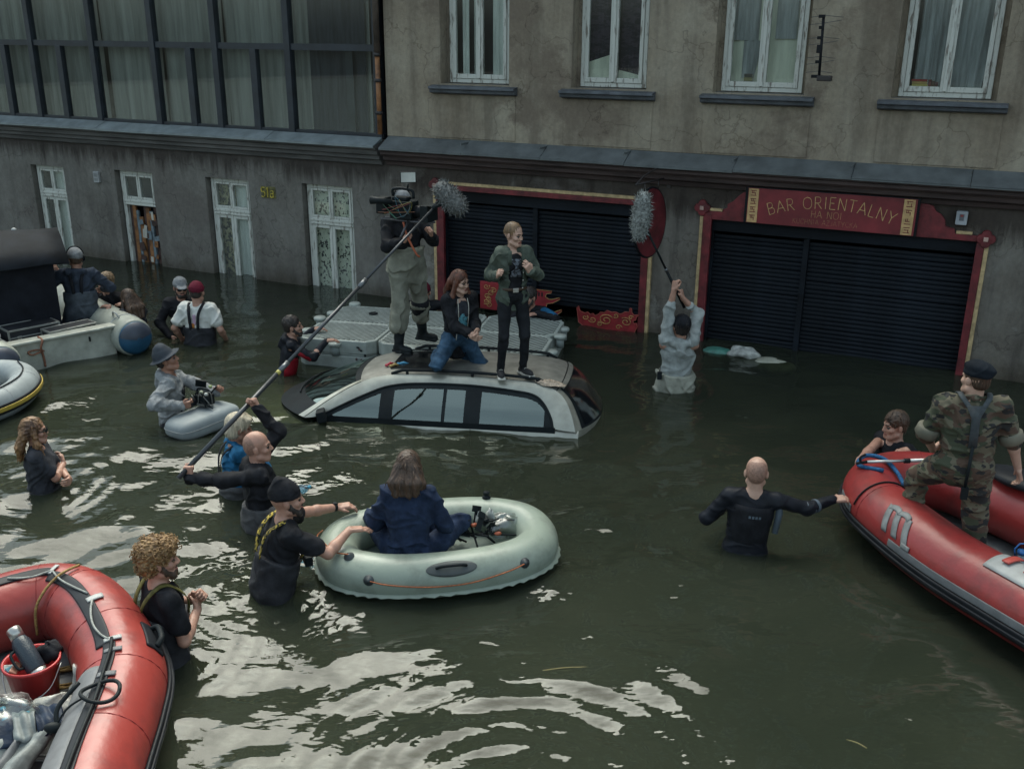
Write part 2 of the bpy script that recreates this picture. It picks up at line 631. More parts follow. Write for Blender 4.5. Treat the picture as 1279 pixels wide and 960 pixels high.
def build_water():
    xs = axis(-8.0, 5.6, 0.04, 22)
    ys = axis(3.6, 14.5, 0.04, 22)
    X, Y = np.meshgrid(xs, ys, indexing='ij')
    rs = np.random.RandomState(4)
    near = np.clip((X + 8.6) / 1, 0, 1) * np.clip((6.2 - X) / 1, 0, 1) * np.clip((Y - 3.1) / .6, 0, 1) * np.clip((15 - Y) / 1, 0, 1)
    H = np.zeros_like(X)
    wx = 0.12 * np.sin(1.3 * X + 0.7 * Y + 1) + 0.10 * np.sin(-0.8 * X + 1.9 * Y + 2.2)
    wy = 0.12 * np.sin(1.7 * X - 1.1 * Y + 4) + 0.10 * np.sin(0.9 * X + 1.4 * Y + 0.4)
    for i in range(46):
        lam = 0.26 * (6.0 ** rs.rand())
        th = rs.normal(math.pi / 2, 0.75)
        k = 2 * math.pi / lam
        H += 0.0044 * lam ** 1.08 * np.sin(k * (math.cos(th) * (X + wx) + math.sin(th) * (Y + wy)) + rs.rand() * 6.28)
    # livelier on the left and in front, calmer in the lee of the right-hand house
    act = 0.72 + 0.58 / (1 + np.exp((X + 1.2) * 1.1)) * (0.45 + 0.55 / (1 + np.exp((Y - 9.0) * 0.9)))
    act *= 0.55 + 0.45 / (1 + np.exp((Y - 9.5) * 0.7))
    H *= act
    def ring(cx, cy, lam, amp, r0, r1, ph=0.0, sq=1.0):
        r = np.hypot(X - cx, (Y - cy) * sq)
        env = np.clip((r - r0) / (0.3 * (r1 - r0)) + 0.4, 0, 1) * np.clip((r1 - r) / (0.6 * (r1 - r0)), 0, 1)
        return amp * env * np.sin(2 * math.pi * (r + 0.025 * np.sin(3 * np.arctan2(Y - cy, X - cx) + 2) + 0.2 * wx) / lam + ph)
    H += ring(-0.05, 4.30, 0.085, 0.0042, 0.02, 0.8)
    H += ring(0.0, 4.22, 0.21, 0.0068, 0.1, 1.9)
    H += ring(0.4, 4.3, 0.31, 0.004, 0.2, 2.0, 1.0)
    H += ring(-1.78, 6.32, 0.11, 0.0075, 0.2, 0.95)
    H += ring(-0.55, 6.78, 0.13, 0.0045, 0.75, 1.6, sq=1.5)
    H += ring(1.83, 7.09, 0.14, 0.004, 0.2, 1.1)
    H += ring(-2.3, 5.58, 0.13, 0.0045, 0.2, 0.9)
    H += ring(-2.10, 7.4, 0.13, 0.004, 0.2, 0.9)
    H += ring(-4.22, 8.05, 0.15, 0.0045, 0.2, 1.0)
    H += ring(-0.3, 9.5, 0.16, 0.0025, 0.3, 1.4)
    H += ring(1.88, 10.8, 0.15, 0.004, 0.2, 1.0)
    H += ring(-3.6, 9.72, 0.15, 0.004, 0.2, 1.0)
    H += ring(-4.1, 12.42, 0.16, 0.004, 0.2, 1.0)
    H += ring(3.1, 6.6, 0.15, 0.0035, 0.3, 1.3)
    # small chop where the pusher wades and at the dinghy's bow
    for (cx, cy, s, a) in ((-1.45, 6.2, 0.38, 0.0065), (0.5, 7.05, 0.45, 0.004), (0.95, 7.3, 0.35, 0.0025), (-1.9, 6.45, 0.3, 0.0035)):
        env = np.exp(-((X - cx) ** 2 + (Y - cy) ** 2) / s ** 2)
        w = np.zeros_like(X)
        for i in range(10):
            th = rs.rand() * 6.28
            k = 2 * math.pi / (0.1 + 0.09 * rs.rand())
            w += np.sin(k * (math.cos(th) * X + math.sin(th) * Y) + rs.rand() * 6.28)
        H += a * env * w / 2.2
    H *= near
    n, k = X.shape
    V = np.stack([X, Y, H], -1).reshape(-1, 3)
    idx = np.arange(n * k).reshape(n, k)
    F = np.stack([idx[:-1, :-1], idx[1:, :-1], idx[1:, 1:], idx[:-1, 1:]], -1).reshape(-1, 4)
    me = bpy.data.meshes.new('water')
    me.vertices.add(len(V))
    me.vertices.foreach_set('co', V.ravel())
    me.loops.add(F.size)
    me.loops.foreach_set('vertex_index', F.ravel())
    me.polygons.add(len(F))
    me.polygons.foreach_set('loop_start', np.arange(0, F.size, 4))
    me.polygons.foreach_set('loop_total', np.full(len(F), 4))
    me.polygons.foreach_set('use_smooth', np.ones(len(F), bool))
    me.update(calc_edges=True)
    me.materials.append(water_material())
    tag(link('water', me), kind='structure')
    mb = MB()
    mb.add([(-70, -60, -0.2), (70, -60, -0.2), (70, 80, -0.2), (-70, 80, -0.2)], [(0, 1, 2, 3)])
    tag(mb.build('water_silt', silt_material(), fix=False), kind='structure')
    mb = MB()
    mb.add([(-90, -80, -0.96), (90, -80, -0.96), (90, 100, -0.96), (-90, 100, -0.96)], [(0, 1, 2, 3)])
    tag(mb.build('street_ground', M('wet_cobbles', (0.06, 0.055, 0.045), 0.8, scale=3, bump=0.5, bscale=9), fix=False), kind='structure')

build_water()

# ------------------------------------------------------------------ facade helpers (local X along the wall, -Y outward)
FLOC = (5.3894, 11.3855, 0.0)
FROT = (0, 0, R(-25.331))

m_up = plaster('plaster_upper', ((0.205, 0.163, 0.12), (0.30, 0.255, 0.195), (0.385, 0.342, 0.27)), 2.0, 0.5, patch=(0.20, 0.162, 0.125))
m_low = plaster('plaster_lower', ((0.095, 0.08, 0.068), (0.165, 0.148, 0.128), (0.235, 0.222, 0.198)), 5.0, 0.6, patch=(0.26, 0.25, 0.225), tide=True, drip=1.62)
m_left = plaster('plaster_left', ((0.125, 0.114, 0.10), (0.18, 0.169, 0.152), (0.235, 0.225, 0.205)), 9.0, 0.35, patch=(0.15, 0.136, 0.122), tide=True, drip=1.72)
m_zinc = M('zinc_sheet', (0.125, 0.14, 0.145), 0.5, 0.25, 0.25, 3.5, 0.25, 12, contrast=(0.3, 0.75))
m_mould = M('moulding_dark', (0.075, 0.05, 0.047), 0.75, var=0.35, scale=4, bump=0.3, bscale=20, stretch=(0.3, 1, 2))
m_mould2 = M('moulding_grey', (0.12, 0.115, 0.11), 0.8, var=0.3, scale=4, bump=0.3, bscale=20, stretch=(0.3, 1, 2))
m_white = M('flaking_white_paint', (0.56, 0.57, 0.52), 0.6, col2=(0.20, 0.18, 0.15), scale=9, detail=8, contrast=(0.36, 0.46), stretch=(3, 3, 0.5), bump=0.4, bscale=40)
m_sill = M('sill_paint', (0.085, 0.095, 0.11), 0.55, var=0.3, scale=6, bump=0.2)
m_red = M('door_red', (0.17, 0.02, 0.025), 0.55, var=0.35, scale=7, bump=0.15)
m_gold = M('trim_ochre', (0.55, 0.40, 0.21), 0.6, var=0.25, scale=14)
m_slat = M('shutter_paint', (0.0095, 0.0135, 0.020), 0.65, var=0.4, scale=3, stretch=(0.4, 1, 1), bump=0.15, spec=0.2)
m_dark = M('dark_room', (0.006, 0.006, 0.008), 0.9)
m_black = M('black_paint', (0.012, 0.013, 0.016), 0.45)
m_mull = M('mullion_steel', (0.02, 0.026, 0.036), 0.4, var=0.25)
m_iron = M('wrought_iron', (0.025, 0.02, 0.02), 0.5)
m_pane = glass('window_glass', (0.88, 0.91, 0.90), 0.015)
m_sheer = M('grey_net_curtain', (0.31, 0.31, 0.285), 0.9, var=0.25, scale=9, stretch=(1, 1, 0.06), bump=0.3, bscale=70)
m_dcurt = M('dark_screen_cloth', (0.05, 0.052, 0.062), 0.95, var=0.3, scale=20, stretch=(1, 1, 0.08))
m_cream = M('cream_curtain', (0.80, 0.80, 0.66), 0.9, var=0.15, scale=10, stretch=(1, 1, 0.15))
m_gcurt = M('slate_curtain', (0.40, 0.415, 0.42), 0.9, var=0.25, scale=14, stretch=(1, 1, 0.12))
m_wcurt = M('white_curtain', (0.80, 0.81, 0.76), 0.9, var=0.15, scale=10, stretch=(1, 1, 0.15))
m_lace = M('patterned_lace', (0.74, 0.73, 0.60), 0.9, col2=(0.06, 0.06, 0.065), scale=22, detail=1, contrast=(0.38, 0.46), stretch=(1.3, 1, 1))
m_brown = M('brown_lace', (0.34, 0.30, 0.18), 0.9, col2=(0.03, 0.028, 0.025), scale=15, detail=2, contrast=(0.42, 0.55))

def wall_front(mb, s0, s1, z0, z1, openings, reveal, mi=0, mr=0, y=0.0):
    xs = sorted({s0, s1, *[o[0] for o in openings], *[o[1] for o in openings]})
    zs = sorted({z0, z1, *[o[2] for o in openings], *[o[3] for o in openings]})
    xs = [x for x in xs if s0 <= x <= s1]
    zs = [z for z in zs if z0 <= z <= z1]
    for i in range(len(xs) - 1):
        for j in range(len(zs) - 1):
            cx, cz = (xs[i] + xs[i + 1]) / 2, (zs[j] + zs[j + 1]) / 2
            if any(o[0] < cx < o[1] and o[2] < cz < o[3] for o in openings):
                continue
            mb.add([(xs[i], y, zs[j]), (xs[i + 1], y, zs[j]), (xs[i + 1], y, zs[j + 1]), (xs[i], y, zs[j + 1])], [(0, 1, 2, 3)], mi)
    for (a, b, c, d) in openings:
        mb.add([(a, y, c), (a, y, d), (a, y + reveal, d), (a, y + reveal, c)], [(0, 1, 2, 3)], mr)
        mb.add([(b, y, c), (b, y, d), (b, y + reveal, d), (b, y + reveal, c)], [(0, 1, 2, 3)], mr)
        mb.add([(a, y, d), (b, y, d), (b, y + reveal, d), (a, y + reveal, d)], [(0, 1, 2, 3)], mr)
        if c > z0:
            mb.add([(a, y, c), (b, y, c), (b, y + reveal, c), (a, y + reveal, c)], [(0, 1, 2, 3)], mr)

def curtain(s0, s1, z0, z1, y, folds, amp, mat, parent, name='curtain', seed=0, hem=0.0, gather=None):
    r = random.Random(seed)
    n = max(10, int(folds * 8))
    ph = [r.uniform(0, 6.28) for _ in range(4)]
    rows = []
    for j in range(9):
        v = j / 8
        z = z0 + (z1 - z0) * v
        row = []
        for i in range(n + 1):
            u = i / n
            x = s0 + (s1 - s0) * u
            if gather:
                x += gather * (1 - v) ** 1.6 * (u - 0.0) * (s1 - s0)
            d = amp * (math.sin(folds * 6.28 * u + ph[0] + 0.6 * math.sin(3 * v + ph[1])) + 0.5 * math.sin(folds * 2.3 * 6.28 * u + ph[2] + v))
            row.append((x, y + d, z + hem * math.sin(5 * u + ph[3]) * (1 - v)))
        rows.append(row)
    mb = MB()
    mb.grid(rows)
    return mb.build(name, mat, parent, fix=False)

def bar_frame(mb, s0, s1, z0, z1, w, y0, y1, mi=0, wl=None, wr=None, wb=None, wt=None):
    wl, wr, wb, wt = wl or w, wr or w, wb or w, wt or w
    mb.box((s0, y0, z0), (s0 + wl, y1, z1), mi)
    mb.box((s1 - wr, y0, z0), (s1, y1, z1), mi)
    mb.box((s0 + wl, y0, z0), (s1 - wr, y1, z0 + wb), mi)
    mb.box((s0 + wl, y0, z1 - wt), (s1 - wr, y1, z1), mi)

# ------------------------------------------------------------------ right-hand house (with the bar)
HR = thing('apartment_house', 'weathered grey brown plaster house with tall windows above two dark roller shutters', 'building', FLOC, FROT)
WINS = [(-7.10, -6.04), (-5.13, -4.10), (-3.24, -2.13), (-1.15, -0.04), (0.95, 2.05), (3.05, 4.15)]
ops = [(a, b, 3.19, 5.25) for a, b in WINS] + [(a, b, 6.35, 8.3) for a, b in WINS]
S0R, S1R = -8.0, 8.0
mb = MB()
wall_front(mb, S0R, S1R, 2.44, 9.4, ops, 0.26)
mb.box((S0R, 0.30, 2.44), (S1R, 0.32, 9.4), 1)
mb.add([(S0R, 0, 2.44), (S0R, 8, 2.44), (S0R, 8, 9.4), (S0R, 0, 9.4)], [(0, 1, 2, 3)])
mb.add([(S1R, 0, 2.44), (S1R, 8, 2.44), (S1R, 8, 9.4), (S1R, 0, 9.4)], [(0, 1, 2, 3)])
mb.add([(S0R, 8, -0.96), (S1R, 8, -0.96), (S1R, 8, 9.4), (S0R, 8, 9.4)], [(0, 1, 2, 3)])
mb.build('upper_wall', [m_up, m_dark], HR)
mb = MB()
SHA, SHB = (-7.14, -4.0, -0.96, 1.74), (-3.16, 0.06, -0.96, 1.62)
wall_front(mb, S0R, S1R, -0.96, 2.44, [SHA, SHB], 0.30)
for a, b, c, d in (SHA, SHB):
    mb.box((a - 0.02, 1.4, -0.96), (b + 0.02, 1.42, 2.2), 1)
    mb.box((a - 0.02, 0.31, -0.96), (a, 1.4, 2.2), 1)
    mb.box((b, 0.31, -0.96), (b + 0.02, 1.4, 2.2), 1)
    mb.box((a, 0.31, d), (b, 1.4, d + 0.02), 1)
mb.add([(S0R, 0, -0.96), (S0R, 8, -0.96), (S0R, 8, 2.44), (S0R, 0, 2.44)], [(0, 1, 2, 3)])
mb.add([(S1R, 0, -0.96), (S1R, 8, -0.96), (S1R, 8, 2.44), (S1R, 0, 2.44)], [(0, 1, 2, 3)])
mb.build('ground_floor_wall', [m_low, m_dark], HR)
mb = MB()
mb.prism([(S0R - 0.2, 9.4), (S1R + 0.2, 9.4), (S1R + 0.2, 9.62), (S0R - 0.2, 9.62)], -0.35, 8.2)
mb.prism([(S0R, 9.62), (S1R, 9.62), (S1R, 9.7), (S0R, 9.7)], -0.2, 8)
mb.build('roof', M('roof_sheet', (0.06, 0.06, 0.065), 0.6, 0.3), HR)

# string course: mouldings and loose zinc sheets
mb = MB()
def course(mb, prof, a, b, mi):
    """prof in (outward d, z)"""
    n = len(prof)
    v = [(a, -d, z) for d, z in prof] + [(b, -d, z) for d, z in prof]
    f = [tuple(range(n))[::-1], tuple(range(n, 2 * n))]
    for i in range(n):
        j = (i + 1) % n
        f.append((i, j, j + n, i + n))
    mb.add(v, f, mi)
course(mb, [(0, 2.02), (0.05, 2.03), (0.07, 2.08), (0.14, 2.11), (0.15, 2.16), (0.15, 2.17), (0, 2.17)], S0R, S1R, 0)
course(mb, [(0, 2.173), (0.19, 2.173), (0.22, 2.20), (0.22, 2.235), (0.25, 2.25), (0.25, 2.29), (0, 2.36)], S0R, S1R, 0)
mb.build('string_course', m_mould, HR)
x = S0R + 0.02
k = 0
while x < S1R:
    w = rnd.uniform(1.15, 1.75)
    e = min(x + w, S1R)
    dz = rnd.uniform(-0.006, 0.008)
    mb = MB()
    course(mb, [(0.004, 2.372 + dz), (0.285 + rnd.uniform(-0.006, 0.012), 2.292 + dz), (0.29, 2.268 + dz), (0.294, 2.268 + dz), (0.294, 2.298 + dz), (0.006, 2.44 + dz)], x + 0.002, e - 0.004, 0)
    mb.box((e - 0.018, -0.27, 2.30 + dz), (e - 0.004, -0.02, 2.325 + dz), 0, T=Matrix.Translation((0, -0.0, 0.10)) @ Matrix.Rotation(0.0, 4, 'X'))
    mb.build('zinc_sheet', m_zinc, HR)
    x = e
    k += 1

def tall_window(parent, a, b, z0, z1, sill=True, full=True, leafw=0.05):
    """white double-leaf casement set back in its reveal"""
    y = 0.17
    mb = MB()
    bar_frame(mb, a + 0.06, b - 0.06, z0 + 0.012, z1 - 0.02, 0.055, y, y + 0.07)
    w = mb.build('window', m_white, parent, bevel=0.006)
    mb = MB()
    bar_frame(mb, a - 0.02, b + 0.02, z0 - 0.02, z1 + 0.02, 0.12, y + 0.035, y + 0.06)
    mb.build('casing', m_up, w)
    c = (a + b) / 2
    for (p, q) in ((a + 0.117, c - 0.004), (c + 0.004, b - 0.117)):
        mb = MB()
        bar_frame(mb, p, q, z0 + 0.07, z1 - 0.077, leafw, y - 0.012, y + 0.04, wb=0.06)
        mb.box((p + leafw, y - 0.006, z0 + 1.45), (q - leafw, y + 0.03, z0 + 1.49))
        mb.build('sash', m_white, w, bevel=0.005)
        mb = MB()
        mb.box((p + leafw - 0.004, y + 0.012, z0 + 0.12), (q - leafw + 0.004, y + 0.016, z1 - 0.12))
        mb.build('pane', m_pane, w)
    if full:
        mb = MB()
        mb.box((c - 0.022, y - 0.03, z0 + 0.08), (c + 0.022, y - 0.0125, z1 - 0.09))
        mb.build('cover_strip', m_white, w, bevel=0.005)
    mb = MB()
    mb.prism([(-0.001, -0.13), (0.006, -0.05), (0.045, -0.02), (0.045, 0.12), (-0.001, 0.12)], 0, 1)
    if sill:
        s = MB()
        course(s, [(-0.165, z0 + 0.005), (0.135, z0 - 0.032), (0.14, z0 - 0.065), (0.10, z0 - 0.07), (0.095, z0 - 0.115), (0.0, z0 - 0.135), (-0.0, z0 - 0.02), (-0.165, z0 - 0.02)], a - 0.13, b + 0.13, 0)
        s.build('window_sill', m_sill, parent, bevel=0.006)
        ap = MB()
        ap.box((a - 0.10, -0.012, 2.46), (b + 0.10, 0.01, z0 - 0.14))
        if full:
            ap.build('apron_panel', m_up, parent, bevel=0.006)
    return w

def lit_room(parent, a, b, z0, z1):
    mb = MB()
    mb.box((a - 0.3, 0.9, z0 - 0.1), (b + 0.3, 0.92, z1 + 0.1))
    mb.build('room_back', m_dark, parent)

for i, (a, b) in enumerate(WINS):
    w = tall_window(HR, a, b, 3.19, 5.25)
    c = (a + b) / 2
    if i == 0:
        for (p, q) in ((a + 0.22, a + 0.32), (c - 0.13, c - 0.06), (c + 0.16, c + 0.33)):
            curtain(p, q, 3.25, 5.2, 0.275, 2, 0.012, m_wcurt, w, seed=i)
    elif i == 1:
        mb = MB()
        mb.grid([[(a + 0.1, 0.262, 3.24), (c - 0.03, 0.262, 3.24)], [(a + 0.1, 0.264, 3.50), (c - 0.03, 0.264, 3.62)]])
        mb.grid([[(c + 0.04, 0.262, 3.24), (b - 0.1, 0.262, 3.24)], [(c + 0.04, 0.264, 3.42), (b - 0.1, 0.264, 3.34)]])
        mb.build('hung_cloth', m_cream, w, fix=False)
        curtain(a + 0.12, c - 0.05, 3.4, 5.2, 0.282, 3, 0.008, M('plum_cloth', (0.055, 0.04, 0.06), 0.9, col2=(0.018, 0.014, 0.024), scale=9, stretch=(1, 1, 2.5), contrast=(0.45, 0.55)), w, seed=5)
        curtain(c + 0.05, b - 0.12, 3.3, 5.2, 0.282, 3, 0.008, MATS['plum_cloth'], w, seed=8)
    elif i == 2:
        curtain(a + 0.13, c - 0.1, 3.8, 5.2, 0.265, 3, 0.01, m_gcurt, w, seed=3)
        curtain(a + 0.28, c - 0.06, 3.36, 3.8, 0.262, 2, 0.01, m_gcurt, w, seed=4, gather=-0.3)
        curtain(a + 0.08, b - 0.08, 3.22, 5.2, 0.285, 5, 0.006, m_cream, w, name='cream_blind', seed=6)
        curtain(c + 0.1, b - 0.2, 3.82, 5.2, 0.266, 2, 0.006, m_gcurt, w, seed=7)
    elif i == 3:
        curtain(a + 0.2, c - 0.02, 3.3, 5.2, 0.275, 4, 0.018, m_gcurt, w, seed=9, gather=0.15)
        curtain(c + 0.04, b - 0.1, 3.26, 5.2, 0.275, 3, 0.018, m_gcurt, w, seed=10, gather=-0.2)
    else:
        curtain(a + 0.1, b - 0.1, 3.26, 5.2, 0.275, 5, 0.012, m_wcurt, w, seed=20 + i)
    w2 = tall_window(HR, a, b, 6.35, 8.3, full=False)
    curtain(a + 0.1, b - 0.1, 6.4, 8.25, 0.275, 5, 0.012, m_wcurt, w2, seed=40 + i)

# books on the inner sills of the two right-hand windows
BL = {0: ('red', (0.30, 0.03, 0.02)), 1: ('ochre', (0.40, 0.26, 0.06)), 2: ('yellow', (0.42, 0.34, 0.08)), 3: ('white', (0.5, 0.5, 0.46)), 4: ('grey blue', (0.12, 0.14, 0.18))}
def fpt(s, y, z):
    return Matrix.Translation(FLOC) @ Euler(FROT).to_matrix().to_4x4() @ Vector((s, y, z))
for k in range(5):
    nm, col = BL[k]
    mb = MB()
    mb.cbox((0, 0, 0), (0.17 - 0.01 * (k % 2), 0.05, 0.024), rot=(0, 0, 0))
    mb.cbox((0.004, -0.001, 0), (0.172, 0.045, 0.016), 1)
    o = mb.build('book', [M('book_' + nm.replace(' ', '_'), col, 0.6), M('book_paper', (0.5, 0.48, 0.4), 0.8)])
    o.location = fpt(-0.88 + 0.005 * (k % 3), 0.225, 3.385 - 0.026 * k)
    o.rotation_euler = FROT
    tag(o, nm + ' book lying in the pile behind the rightmost upper window', 'book', 'books lying behind the rightmost window')
for k, (nm, col) in enumerate((('dark red', (0.14, 0.02, 0.02)), ('brown', (0.09, 0.04, 0.025)), ('maroon', (0.10, 0.015, 0.03)))):
    mb = MB()
    mb.cbox((0, 0, 0), (0.03, 0.05, 0.14 - 0.012 * k))
    mb.cbox((0.0, -0.002, 0.002), (0.02, 0.044, 0.142 - 0.012 * k), 1)
    o = mb.build('book', [M('book_' + nm.replace(' ', '_'), col, 0.6), MATS['book_paper']])
    o.location = fpt(-0.765 + 0.036 * k, 0.225, 3.255 + 0.07 - 0.006 * k)
    o.rotation_euler = FROT
    tag(o, nm + ' book standing beside the pile behind the rightmost upper window', 'book', 'books standing behind the rightmost window')
for k, (nm, col) in enumerate((('black', (0.02, 0.02, 0.02)), ('olive', (0.16, 0.14, 0.03)), ('dark green', (0.03, 0.04, 0.025)))):
    mb = MB()
    mb.cbox((0, 0, 0), (0.10, 0.04, 0.04))
    mb.cbox((0.002, -0.001, 0), (0.102, 0.036, 0.03), 1)
    o = mb.build('book', [M('book_' + nm.replace(' ', '_'), col, 0.6), MATS['book_paper']])
    o.location = fpt(-2.86, 0.225, 3.39 - 0.043 * k)
    o.rotation_euler = FROT
    tag(o, nm + ' book in the small pile behind the window beside the aerial', 'book', 'books behind the window beside the aerial')

# roller shutters: every slat its own piece
def slat_mesh(w):
    mb = MB()
    prof = [(0.0, 0.0), (-0.006, 0.008), (-0.010, 0.026), (-0.006, 0.046), (0.0, 0.052), (0.004, 0.052), (0.004, 0.0)]
    n = len(prof)
    v = [(0, y, z) for y, z in prof] + [(w, y, z) for y, z in prof]
    f = [tuple(range(n)), tuple(range(n, 2 * n))[::-1]]
    for i in range(n):
        j = (i + 1) % n
        f.append((i, j, j + n, i + n))
    mb.add(v, f)
    return mb.mesh('slat', m_slat)

def shutter(op, split, bottoms, top, box_h):
    a, b, c, d = op
    mb = MB()
    mb.box((a + 0.0, 0.05, top), (b, 0.28, top + box_h))
    mb.box((a, 0.10, c), (a + 0.05, 0.2, top))
    mb.box((b - 0.05, 0.10, c), (b, 0.2, top))
    mb.box((split - 0.035, 0.085, c), (split + 0.035, 0.2, top))
    sh = mb.build('roller_shutter', m_slat, HR, bevel=0.004)
    for (p, q, zb) in ((a + 0.05, split - 0.035, bottoms[0]), (split + 0.035, b - 0.05, bottoms[1])):
        me = slat_mesh(q - p - 0.006)
        z = zb
        while z < top - 0.05:
            o = link('slat', me, sh)
            o.location = (p + 0.003, 0.145 + rnd.uniform(-0.005, 0.005), z + rnd.uniform(-0.003, 0.003))
            o.rotation_euler = (0, rnd.uniform(-0.0022, 0.0022), 0)
            if rnd.random() < 0.12:
                o.rotation_euler.x = rnd.uniform(-0.25, 0.25)
            z += 0.0555
        if zb > 0:
            mb = MB()
            mb.box((p + 0.003, 0.12, zb - 0.05), (q - 0.003, 0.16, zb - 0.004))
            mb.build('bottom_rail', m_slat, sh, bevel=0.004)
shutter(SHA, -5.66, (0.25, 0.24), 1.56, 0.18)
shutter(SHB, -1.93, (-0.30, -0.30), 1.47, 0.15)

# painted surround of the two shop openings
def rosette(s, z, r=0.055):
    mb = MB()
    for k in range(4):
        a = math.pi / 2 * k
        T = Matrix.Translation((s + 0.9 * r * math.cos(a), -0.06, z + 0.9 * r * math.sin(a))) @ Matrix.Rotation(R(90), 4, 'X')
        mb.lathe([(r, -0.03), (r, 0.0), (r * 0.9, 0.008), (0, 0.01)], 14, 0, T, smooth=False)
    mb.box((s - r, -0.066, z - r), (s + r, -0.03, z + r))
    o = mb.build('rosette', m_red, HR)
    mb = MB()
    mb.cbox((s, -0.078, z), (0.05, 0.02, 0.05))
    mb.build('boss', M('boss_pink', (0.55, 0.36, 0.30), 0.6), o, bevel=0.004)

def post(s0, s1, z0, z1, mat, d0=0.0, d1=0.05, name='pilaster'):
    mb = MB()
    mb.box((s0, -d1, z0), (s1, -d0 + 0.002, z1))
    return mb.build(name, mat, HR, bevel=0.005)

post(-7.235, -7.185, -0.9, 1.70, m_gold, 0, 0.045, 'ochre_strip')
post(-7.183, -7.06, -0.9, 1.72, m_red, 0, 0.055)
post(-7.12, -4.02, 1.73, 1.80, m_red, 0, 0.055, 'red_lintel')
post(-7.10, -4.02, 1.802, 1.845, m_gold, 0, 0.045, 'ochre_strip')
post(-4.04, -3.945, -0.9, 1.80, m_red, 0, 0.055)
post(-3.943, -3.895, -0.9, 1.45, m_gold, 0, 0.045, 'ochre_strip')
rosette(-7.19, 1.79)
post(-3.275, -3.23, -0.9, 1.66, m_gold, 0, 0.045, 'ochre_strip')
post(-3.228, -3.12, -0.9, 1.70, m_red, 0, 0.055)
post(0.0, 0.085, -0.9, 1.62, m_red, 0, 0.055)
post(0.087, 0.135, -0.9, 1.60, m_gold, 0, 0.045, 'ochre_strip')
rosette(-3.25, 1.77)
rosette(0.09, 1.67)
mb = MB()
# scalloped fascia stepping up to the sign
lf = [(-3.22, 1.63), (-2.3, 1.63), (-2.3, 2.02), (-2.62, 2.02), (-2.74, 2.0), (-2.80, 1.95), (-2.86, 1.88), (-2.93, 1.84), (-2.93, 1.79), (-2.98, 1.77), (-2.98, 1.735), (-3.2, 1.735)]
mb.prism(lf, -0.045, 0.001)
rf = [(-1.0, 1.63), (0.05, 1.63), (0.05, 1.70), (-0.24, 1.70), (-0.26, 1.76), (-0.36, 1.78), (-0.37, 1.85), (-0.42, 1.91), (-0.48, 1.94), (-0.52, 2.0), (-0.58, 2.02), (-1.0, 2.02)]
mb.build('scalloped_fascia', m_red, HR, bevel=0.004)
mb = MB()
mb.prism(rf, -0.045, 0.001)
mb.build('scalloped_fascia', m_red, HR, bevel=0.004)
post(-3.17, -2.99, 1.738, 1.772, m_gold, 0, 0.05, 'ochre_strip')
post(-0.235, -0.06, 1.703, 1.737, m_gold, 0, 0.05, 'ochre_strip')

# sign of the bar
SG = thing('shop_sign', 'dark red BAR ORIENTALNY HA NOI sign board with ochre letters above the right shutter', 'sign', fpt(-1.68, -0.05, 1.64), FROT)
mb = MB()
mb.box((-1.02, -0.06, -0.005), (1.02, 0.0, 0.445))
mb.build('frame', m_black, SG, bevel=0.006)
mb = MB()
mb.box((-0.985, -0.068, 0.005), (0.99, -0.055, 0.435))
mb.build('board', M('sign_red', (0.20, 0.022, 0.028), 0.5, var=0.25, scale=3), SG)
m_let = M('sign_gold', (0.72, 0.47, 0.20), 0.6, var=0.25, scale=20)
T0 = -0.0685
def arc(u):
    Rr = 2.15
    a = u / Rr
    return (0.02 + Rr * math.sin(a), 0.245 - Rr * (1 - math.cos(a)), -a)
for (txt, fn, h, st) in (('BAR ORIENTALNY', arc, 0.142, 0.037), ('HA NOI', lambda u: (-0.02 + u, 0.128, 0), 0.085, 0.024), ('KUCHNIA AZJATYCKA', lambda u: (-0.03 + u, 0.045, 0), 0.060, 0.015)):
    for ci in range(len(txt) if h > 0.1 else 1):
        if txt[ci] == ' ':
            continue
        mb = MB()
        letters(mb, txt, fn, h, st, only=ci if h > 0.1 else None)
        lo = mb.build('letter' if h > 0.1 else 'lettering', m_let, SG, loc=(0, T0, 0), fix=False)
        if h < 0.1:
            lo['kind'] = 'stuff'
for sx in (-0.915, 0.905):
    mb = MB()
    mb.box((sx - 0.062, -0.074, 0.012), (sx + 0.062, -0.066, 0.428))
    p = mb.build('ornament_panel', M('ornament_ochre', (0.62, 0.40, 0.18), 0.6, var=0.2, scale=12), SG)
    mb = MB()
    for row in range(4):
        zc = 0.07 + row * 0.102
        for (dx, dz, w, h) in ((0, 0.03, 0.07, 0.009), (0, 0.0, 0.05, 0.009), (0, -0.03, 0.07, 0.009), (-0.02, 0.012, 0.008, 0.035), (0.02, -0.012, 0.008, 0.04), (0.0, 0.018, 0.008, 0.03)):
            if rnd.random() < 0.85:
                mb.box((sx + dx - w / 2, -0.0765, zc + dz - h / 2), (sx + dx + w / 2, -0.0735 - 0.0002 * len(mb.f) / 60, zc + dz + h / 2))
    mb.build('ornament', m_red, p)['kind'] = 'stuff'

